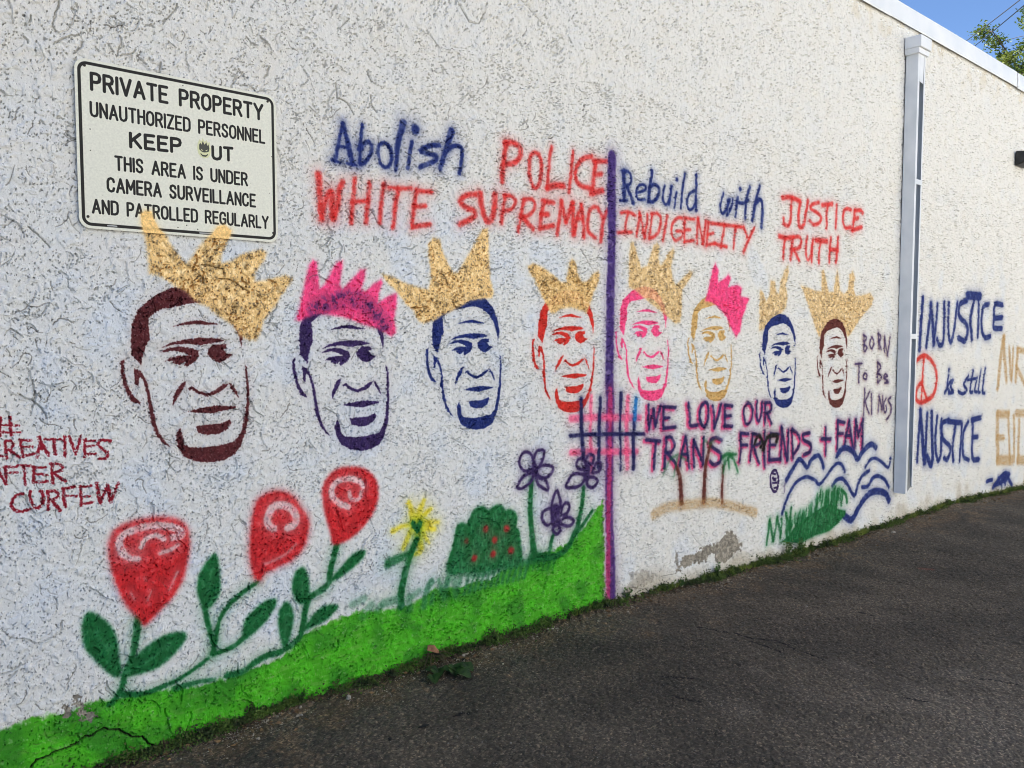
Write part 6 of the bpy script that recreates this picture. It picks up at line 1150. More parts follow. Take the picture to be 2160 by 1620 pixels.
GOLD = np.zeros((NR, NC), np.float32); LAB = np.zeros((NR, NC), np.int16)
U1 = rng.rand(NR, NC).astype(np.float32)
def comp(a, b, c, d, cov, col, st, lab, thr=0.32):
    sub = (slice(c, d), slice(a, b)); cv = np.clip(cov, 0, 1)
    col = np.array(col, np.float32); cc = np.empty(cv.shape + (3,), np.float32); cc[:] = col
    g = G_[sub]; f = F_[sub]; m = MD[sub]; l = LD[sub]
    if st == 'gold':
        k = sm(0.25, 1.5, 0.6 * g + 0.5 * m + 0.35 * l + 0.3 * f)[..., None]
        cc = cc * (1 - 0.24 * k) ; cc += (np.array([104, 88, 64]) - cc) * (0.66 * sm(0.95, 1.6, g * 0.8 + 0.4 * m + 0.4 * f))[..., None]
        cc += (np.array([255, 226, 170]) - cc) * (0.8 * sm(0.3, 1.4, -0.6 * g - 0.6 * m))[..., None]  # pale glints painted into the gold colour
    elif st == 'field':
        s2 = SR[sub]; k = (0.5 + 0.5 * np.tanh(0.7 * l + 0.5 * m))[..., None]
        cc = cc * (0.90 + 0.16 * k); cc += (np.array([120, 176, 84]) - cc) * (0.40 * sm(0.3, 1.8, sampler(n_mst)[sub] + 0.2 * s2))[..., None]
        cc += (np.array([36, 112, 24]) - cc) * (0.6 * sm(-0.2, 1.8, nw[sub] + 0.3 * m))[..., None]
    elif st in ('bush', 'leaf', 'bloom', 'pinkc'):
        k = np.tanh(0.6 * m + 0.5 * l + 0.25 * g)[..., None] * 0.10; cc = cc * (1 + k)
        if st == 'leaf': cc += (np.array([70, 140, 90]) - cc) * (0.5 * sm(0.9, 2.0, m + 0.4 * g))[..., None]
        if st in ('bloom', 'pinkc'): cc += (np.array([228, 110, 110]) - cc) * (0.35 * sm(1.1, 2.2, m + 0.4 * g))[..., None] if st == 'bloom' else 0
        if st == 'bush': cc += (np.array([70, 150, 96]) - cc) * (0.6 * sm(0.2, 1.5, 1.0 * sampler(n_vst)[sub] + 0.3 * m))[..., None]; cc += (np.array([16, 70, 36]) - cc) * (0.45 * sm(0.3, 1.6, sampler(n_vst, 1.1, 0.4)[sub]))[..., None]
    elif st == 'flake':
        cc = cc * (1 + 0.16 * np.tanh(g + m))[..., None]
    else:
        cc = cc * (1 + 0.07 * np.tanh(m + 0.5 * g))[..., None]
    RGB[sub] += (cc - RGB[sub]) * cv[..., None]
    isg = 1.0 if st == 'gold' else 0.0
    GOLD[sub] += (isg - GOLD[sub]) * cv
    if lab:
        L_ = LAB[sub]; L_[cov > thr] = lab
def inside(X, Z, P):
    r = np.zeros((Z.shape[0], X.shape[1]), bool); n = len(P)
    for i in range(n):
        x0, z0 = P[i]; x1, z1 = P[(i+1) % n]
        if z0 == z1: continue
        c = ((z0 > Z) != (z1 > Z)); r ^= c & (X < (x1 - x0) * (Z - z0) / (z1 - z0) + x0)
    return r
for kind, key, col, wd, st, al, pts in OPS:
    P = np.array(pts, float).reshape(-1, 2) / 1000.0
    lab = key
    if kind == 'h':
        a, b, c, d = box(P, 0.005); LAB[c:d, a:b][inside(TX[None, a:b], TZ[c:d, None], P)] = lab; continue
    if kind == 's':
        n = len(P); rad = np.interp(np.arange(n), [0, n - 1], wd) / 1000.0 * (1.0 if st in ('sten', 'brush') else 1.12); rr = rad.max()
        over = {'spray': 0.70 * rr + 0.009, 'rub': 0.01, 'dust': 0.01, 'pinks': 0.012, 'mist': 0.85 * rr + 0.008, 'gold': 0.8 * rr + 0.01, 'sten': 0.004, 'brush': 0.002}[st]
        a, b, c, d = box(P, rr + 2.6 * over + 0.01)
        if b - a < 2 or d - c < 2: continue
        D = seg_dist(TX[None, a:b], TZ[c:d, None], P, rad)
    else:
        rr = 0.01; over = wd / 1000.0
        a, b, c, d = box(P, 2.6 * over + 0.02)
        if b - a < 2 or d - c < 2: continue
        X, Z = TX[None, a:b], TZ[c:d, None]; D = seg_dist(X, Z, np.vstack([P, P[:1]])); D = np.where(inside(X, Z, P), -D, D)
    sub = (slice(c, d), slice(a, b)); g = G_[sub]; f = F_[sub]; u = U1[sub]
    C = PAL[col]
    if st == 'brush':                                      # brush: misses the pores, ragged edge
        cov = sm(0.0022, -0.0012, D + 0.0011 * f + 0.0012 * g) * (1 - 0.85 * sm(0.5, 1.3, PT_[sub] * 0.6 + 0.6 * G_[sub] * -1)) * al
    elif st == 'sten':
        cov = sm(0.0028, -0.0018, D + 0.0009 * f + 0.0010 * g) * al * (1 - 0.18 * sm(0.8, 2.0, f + g))
        cov = np.maximum(cov, 0.09 * np.exp(-np.clip(D, 0, 1) / 0.016))
    elif st == 'flake':
        cov = sm(0.004, -0.002, D + 0.005 * g + 0.008 * MD[sub]) * al
        H[sub] -= 0.0015 * cov
    elif st == 'field':
        cov = sm(0.010, -0.010, D + 0.004 * MD[sub] + 0.0015 * g) * 0.97
        cov *= 1 - 0.25 * sm(1.3, 2.4, g + 0.7 * MD[sub])
    else:
        e = {'spray': 0.0045, 'rub': 0.02, 'dust': 0.012, 'pinks': 0.006, 'mist': 0.009, 'gold': 0.010, 'bush': 0.007, 'leaf': 0.009, 'bloom': 0.012, 'pinkc': 0.010}[st]
        e = e + 0.22 * (rr if kind == 's' else over)
        core = sm(e, -e, D + 0.0011 * g + 0.0007 * f)
        mist = (0.17 if st in ('mist', 'gold', 'bloom', 'pinkc', 'bloom') else 0.25) * np.exp(-(np.clip(D, 0, 1) / (over * 0.9 + 0.004)) ** 1.3)
        mist = mist * (0.8 + 0.5 * (u > 0.6))
        cov = np.maximum(core * (0.97 if st != 'mist' else 0.90), mist * (2.2 if st == 'bloom' else 1.6 if st in ('pinkc', 'leaf', 'bush') else 1)) * al
        if st in ('spray', 'mist'): cov = cov * (1 - 0.22 * sm(0.2, 1.8, 0.5 * MD[sub] + 0.8 * LD[sub]))
        if st == 'dust': cov = cov * (0.35 + 0.65 * sm(-0.5, 0.9, f + g * 0.6))
        if st == 'rub': cov *= 0.25 + 0.75 * sm(-0.6, 1.2, MD[sub] + 0.6 * g)
        if st == 'mist': cov *= 1 - 0.28 * sm(0.6, 1.8, f * 0.6 + g * 0.7)
        if st in ('gold', 'pinkc'): cov *= 1 - 0.25 * sm(1.2, 2.0, g)
    comp(a, b, c, d, cov, C, st, lab, 0.32 * (al if al < 0.9 else 1.0))
GOLD = np.clip(GOLD, 0, 1)
RGB += (np.array([70, 66, 56], np.float32) - RGB) * (0.62 * HL)[..., None] * np.clip(RGB.mean(-1, keepdims=True) / 160.0, 0.3, 1.0)
RGB += (np.array([26, 24, 20], np.float32) - RGB) * (0.88 * CK)[..., None]
SPK2 = sm(1.45, 1.80, sampler(n_pit, 1.9, 0.8)) * (0.65 + 0.35 * sm(-0.6, 0.9, sampler(n_msk, 2.2, 1.1, 0.02))); GRN = (RGB[..., 1] - RGB[..., 0] > 40) & (RGB[..., 1] > 120); RGB *= (1 - (0.46 - 0.22 * GRN) * SPK2)[..., None]; GOLD *= 1 - 0.6 * SPK2  # scattered dark specks, weaker on green, multiplied into the wall colour
def image(name, arr, colorspace='sRGB'):
    h, w = arr.shape[:2]; im = bpy.data.images.new(name, w, h, alpha=False); im.colorspace_settings.name = colorspace
    buf = np.ones((h, w, 4), np.float32); buf[..., :3] = np.clip(arr, 0, 1) if arr.ndim == 3 else np.clip(arr, 0, 1)[..., None]
    im.pixels.foreach_set(buf.ravel()); im.update(); im.pack(); return im
im_col = image('wall_paint', RGB / 255.0)
im_gold = image('wall_gold', GOLD, 'Non-Color')
def wall_material():
    m = bpy.data.materials.new('painted_stucco'); m.use_nodes = True; nt = m.node_tree; b = nt.nodes['Principled BSDF']
    uv = nt.nodes.new('ShaderNodeUVMap'); uv.uv_map = 'UVMap'
    t1 = nt.nodes.new('ShaderNodeTexImage'); t1.image = im_col; t1.interpolation = 'Linear'; t1.extension = 'EXTEND'
    t2 = nt.nodes.new('ShaderNodeTexImage'); t2.image = im_gold; t2.extension = 'EXTEND'
    for t in (t1, t2): nt.links.new(uv.outputs[0], t.inputs[0])
    tc = nt.nodes.new('ShaderNodeTexCoord'); n = nt.nodes.new('ShaderNodeTexNoise'); n.inputs['Scale'].default_value = 260; n.inputs['Detail'].default_value = 3
    nt.links.new(tc.outputs['Object'], n.inputs['Vector'])
    mr = nt.nodes.new('ShaderNodeMapRange'); mr.inputs[1].default_value = 0.3; mr.inputs[2].default_value = 0.7; mr.inputs[3].default_value = 0.90; mr.inputs[4].default_value = 1.06
    nt.links.new(n.outputs['Fac'], mr.inputs[0])
    mx = nt.nodes.new('ShaderNodeMix'); mx.data_type = 'RGBA'; mx.blend_type = 'MULTIPLY'; mx.inputs[0].default_value = 1.0
    nt.links.new(t1.outputs[0], mx.inputs[6]); nt.links.new(mr.outputs[0], mx.inputs[7]); nt.links.new(mx.outputs[2], b.inputs['Base Color'])
    bp = nt.nodes.new('ShaderNodeBump'); bp.inputs['Strength'].default_value = 0.6; bp.inputs['Distance'].default_value = 0.0012
    nt.links.new(n.outputs['Fac'], bp.inputs['Height']); nt.links.new(bp.outputs[0], b.inputs['Normal'])
    mm = nt.nodes.new('ShaderNodeMath'); mm.operation = 'MULTIPLY'; mm.inputs[1].default_value = 0.18
    nt.links.new(t2.outputs[0], mm.inputs[0]); nt.links.new(mm.outputs[0], b.inputs['Metallic'])
    ro = nt.nodes.new('ShaderNodeMapRange'); ro.inputs[3].default_value = 0.82; ro.inputs[4].default_value = 0.38
    nt.links.new(t2.outputs[0], ro.inputs[0]); nt.links.new(ro.outputs[0], b.inputs['Roughness'])
    b.inputs['Specular IOR Level'].default_value = 0.25
    return m
M_wall = wall_material()

# ------------------------------------------------------------------ wall mesh, cut into the wall and each painted piece
mx_, mz_ = TX[::2], TZ[::2]; hc = H[::2, ::2]; nc, nr = len(mx_), len(mz_)
lab = LAB[1::2, 1::2][:nr-1, :nc-1]
VX, VZ = np.meshgrid(mx_, mz_); V = np.stack([VX, -hc, VZ], -1).reshape(-1, 3).astype(np.float32)
UV = np.stack(np.meshgrid((np.arange(nc) * 2 + 0.5) / NC, (np.arange(nr) * 2 + 0.5) / NR), -1).reshape(-1, 2).astype(np.float32)
I = (np.arange(nr - 1)[:, None] * nc + np.arange(nc - 1)[None, :])
Q = np.stack([I, I + 1, I + nc + 1, I + nc], -1).reshape(-1, 4); LF = lab.ravel()
def gridmesh(name, quads, V, UV, m, parent):
    used, inv = np.unique(quads.ravel(), return_inverse=True)
    me = bpy.data.meshes.new(name); me.vertices.add(len(used)); me.vertices.foreach_set('co', V[used].ravel())
    nq = len(quads); me.loops.add(nq * 4); me.loops.foreach_set('vertex_index', inv.astype(np.int32).ravel())
    me.polygons.add(nq); me.polygons.foreach_set('loop_start', np.arange(0, nq * 4, 4, dtype=np.int32)); me.polygons.foreach_set('loop_total', np.full(nq, 4, np.int32))
    if UV is not None:
        l = me.uv_layers.new(name='UVMap'); l.uv.foreach_set('vector', UV[quads.ravel()].ravel())
    me.update(); me.shade_flat(); me.materials.append(m); return link(name, me, parent)
building = gridmesh('building', Q[LF == 0], V, UV, M_wall, None)
tag(building, 'long low white stucco building with a sprayed mural along its side wall', 'building')
objs = {}
for k, nm, par, lb in sorted(ELS, key=lambda e: e[2] > 0):
    sel = LF == k; P = objs.get(par, building) if par else building
    if sel.sum() < 3: print('SKIP', k, nm); continue
    o = gridmesh(nm, Q[sel], V, UV, M_wall, P); objs[k] = o
    if lb: o['label'] = lb
print('wall', nr, nc, NR, NC)

# plain stretches of the same wall beyond the mural, body and roof of the building
M_st = noisy(mat('plain_stucco', (220, 218, 210), 0.85), 9, (205, 204, 196), (226, 224, 218), 0.004, 70)
M_rf = noisy(mat('roof_gravel', (120, 118, 112), 0.9), 30, (95, 92, 88), (140, 138, 130), 0.01, 90)
def rough_panel(x0, x1, z0, z1, st):
    xs = np.linspace(x0, x1, int((x1 - x0) / st) + 2); zs = np.linspace(z0, z1, int((z1 - z0) / st) + 2); X, Z = np.meshgrid(xs, zs)
    i = (np.floor(X / 0.01).astype(int)) % 2048; k = (np.floor(Z / 0.01).astype(int)) % 512
    y = -(0.003 * sm(-0.1, 0.1, n_led[k, i]) - 0.0015 + 0.001 * n_mid[k % 1024, i % 4096])
    n = len(xs); J = np.arange(len(zs) - 1)[:, None] * n + np.arange(n - 1)[None, :]
    return gridmesh('side_wall', np.stack([J, J+1, J+n+1, J+n], -1).reshape(-1, 4), np.stack([X, y, Z], -1).reshape(-1, 3).astype(np.float32), None, M_st, building)
rough_panel(-4.0, TX[0], -0.42, 4.345, 0.04); rough_panel(TX[-1], 26.0, -0.42, 4.345, 0.05)
MB().quadbox((-4.0, 0.03, -0.6), (26.0, 13.0, 4.33)).build('building_body', M_st, building)
MB().quadbox((-3.95, 0.05, 4.334), (25.95, 12.95, 4.36)).build('roof', M_rf, building)
M_fa = noisy(mat('fascia_metal', (232, 236, 238), 0.42), 3, (222, 228, 232), (236, 239, 240), 0.0006, 6)
xj = [-4.0, -0.9, 2.1, 5.0, 7.13, 10.2, 13.2, 16.2, 19.2, 22.2, 26.0]
for i in range(len(xj) - 1):
    a, b = xj[i] + 0.002, xj[i+1] - 0.002; z0 = 4.245 + 0.004 * math.sin(i * 2.1)
    mb = MB(); n = 12
    for j in range(n + 1):                      # slightly wavy pressed-metal face with a folded drip edge and sloping top
        x = a + (b - a) * j / n; w = 0.003 * math.sin(x * 2.3 + i); 
        mb.v += [(x, -0.012, z0 + 0.012), (x, -0.030 + w, z0 + w), (x, -0.034 + w, z0 + 0.012), (x, -0.026 + w, z0 + 0.165), (x, 0.01, z0 + 0.185), (x, 0.16, z0 + 0.165), (x, 0.16, z0 + 0.09)]
    for j in range(n):
        for k in range(6):
            p = j * 7 + k; mb.f.append((p, p + 7, p + 8, p + 1))
    mb.build('fascia_panel', M_fa, building, flat=False)
MB().quadbox((-3.99, 0.004, 4.20), (25.99, 0.155, 4.40)).build('parapet_cap', M_fa, building)

# ------------------------------------------------------------------ unseen sunlit block, added opposite the mural to bounce light onto it
M_bl = noisy(mat('buff_render', (228, 226, 220), 0.85), 2, (220, 218, 210), (236, 234, 230), 0.004, 40); M_wi = mat('dark_window', (40, 46, 54), 0.15); M_tr = mat('window_trim', (220, 218, 210), 0.6)
nbx0, nbx1, nby, nbh = 0.0, 24.0, -10.0, 9.0
nbd = MB().quadbox((nbx0, nby - 14, -0.6), (nbx1, nby, nbh)).build('bounce_block', M_bl); tag(nbd, 'unseen pale cream block added across the lot to bounce sunlight onto the mural', 'building')
MB().quadbox((nbx0 - .1, nby - 14.1, nbh + .003), (nbx1 + .1, nby + .1, nbh + .25)).build('parapet', M_tr, nbd)
wm = fm = None
for lv in range(int(nbh / 3.2)):
    for i in range(int((nbx1 - nbx0) / 4.0)):
        x = nbx0 + 1.6 + i * 4.0; z = 1.0 + lv * 3.2
        if wm is None:
            w_ = MB().quadbox((0, 0.003, 0), (1.2, 0.03, 1.5)).build('window', M_wi, nbd); wm = w_.data
            f_ = MB().quadbox((-.06, .004, -.06), (1.26, .06, -.003)).build('window_frame', M_tr, w_); fm = f_.data
        else: w_ = link('window', wm, nbd); link('window_frame', fm, w_)
        w_.location = (x, nby, z)

# ------------------------------------------------------------------ downspout
dn = empty('downspout', (7.48, -0.01, 0.15)); tag(dn, 'tall white metal downspout with open slotted front fixed to the wall', 'downspout')
M_ds = noisy(mat('white_sheet_metal', (226, 230, 233), 0.42), 4, (212, 217, 221), (230, 233, 236), 0.0006, 9)
M_dg = noisy(mat('grey_sheet_metal', (120, 123, 126), 0.5), 5, (104, 108, 111), (130, 133, 136), 0.0006, 9)
def dpart(name, boxes, m, bev=0.0012):
    mb = MB()
    for a, b in boxes: mb.quadbox((a[0] - 7.48, a[1] + 0.01, a[2] - 0.15), (b[0] - 7.48, b[1] + 0.01, b[2] - 0.15))
    return mb.build(name, m, dn, bev)
ZT = 4.03
lp = dpart('side_panel', [((7.480, -0.112, 0.155), (7.4825, -0.0102, ZT))], M_ds); lp['label'] = 'flat grey side sheet'
dpart('side_panel', [((7.6275, -0.112, 0.20), (7.630, -0.0102, ZT))], M_ds)
dpart('front_rim', [((7.480, -0.1150, 0.165), (7.517, -0.1125, ZT))], M_ds)
dpart('front_rim', [((7.604, -0.1150, 0.21), (7.630, -0.1125, ZT))], M_ds)
dpart('back_panel', [((7.4835, -0.0200, 0.17), (7.6265, -0.0180, ZT))], M_dg)
for z in (2.91, 1.56): dpart('cross_strap', [((7.4815, -0.1180, z - 0.022), (7.6285, -0.1155, z + 0.022))], M_ds)
# torn front sheet at the top and crumpled sheet at the foot
def prism(name, poly, y0, y1, m):
    n = len(poly); v = [(x - 7.48, y0 + 0.01, z - 0.15) for x, z in poly] + [(x - 7.48, y1 + 0.01, z - 0.15) for x, z in poly]
    f = [tuple(range(n)), tuple(range(2 * n - 1, n - 1, -1))] + [(i, i + n, (i + 1) % n + n, (i + 1) % n) for i in range(n)]
    return pymesh(name, v, f, m, dn)
prism('front_sheet', [(7.519, 4.02), (7.519, 3.77), (7.592, 3.76), (7.601, 4.02)], -0.1145, -0.1125, M_ds)
prism('dented_sheet', [(7.519, 0.165), (7.519, 0.62), (7.545, 0.50), (7.585, 0.23), (7.60, 0.21)], -0.1100, -0.0900, M_dg)
cl = MB(); 
for (x0, x1, y0, z0, z1) in ((7.445, 7.665, -0.150, 4.045, 4.145),):
    cl.quadbox((x0 - 7.48, y0 + 0.01, z0 - 0.15), (x1 - 7.48, -0.0102 + 0.01, z1 - 0.15))
cl.build('collar', M_ds, dn, 0.006)
prism('collar_lip', [(7.455, 4.0), (7.655, 4.0), (7.662, 4.043), (7.448, 4.043)], -0.132, -0.012, M_ds)
# ------------------------------------------------------------------ private property sign
SG = {'x': 0.8266, 'z': 1.9699, 'w': 0.756, 'h': 0.5953}; SW_, SH_ = SG['w'], SG['h']; SX, SZ = SG['x'], SG['z']
tw, thh = 1260, int(1260 * SH_ / SW_); mmx = SW_ * 1000 / tw
GX = (np.arange(tw) + 0.5) * mmx; GZ = (np.arange(thh) + 0.5) * mmx
S = np.empty((thh, tw, 3), np.float32); S[:] = (229, 229, 214)
sn = grid_noise(512, 1024, 1.0, 12.0, 60.0, seed=21)[:thh, :]; sn = np.tile(sn, (2, 2))[:thh, :tw]
S *= (1 + 0.012 * sn)[..., None]
SGOLD = np.zeros((thh, tw), np.float32)
def sdraw(P, rad, col, e=0.5, amt=1.0):
    P = np.array(P, float).reshape(-1, 2); m = rad + 3 * e + 2
    a, b = np.searchsorted(GX, P[:, 0].min() - m), np.searchsorted(GX, P[:, 0].max() + m); c, d = np.searchsorted(GZ, P[:, 1].min() - m), np.searchsorted(GZ, P[:, 1].max() + m)
    if b <= a or d <= c: return
    D = seg_dist(GX[None, a:b], GZ[c:d, None], P) - rad; cov = sm(e, -e, D) * amt
    S[c:d, a:b] += (np.array(col, np.float32) - S[c:d, a:b]) * cov[..., None]
W1, H1 = SW_ * 1000, SH_ * 1000
def rr(ins, rad, n=8):
    o = []
    for cx_, cz_, a0 in ((W1 - ins - rad, ins + rad, -90), (W1 - ins - rad, H1 - ins - rad, 0), (ins + rad, H1 - ins - rad, 90), (ins + rad, ins + rad, 180)):
        for i in range(n + 1):
            a = math.radians(a0 + 90 * i / n); o.append((cx_ + rad * math.cos(a), cz_ + rad * math.sin(a)))
    return o
q = rr(15, 26); sdraw(q + [q[0]], 5.4, (14, 14, 16))
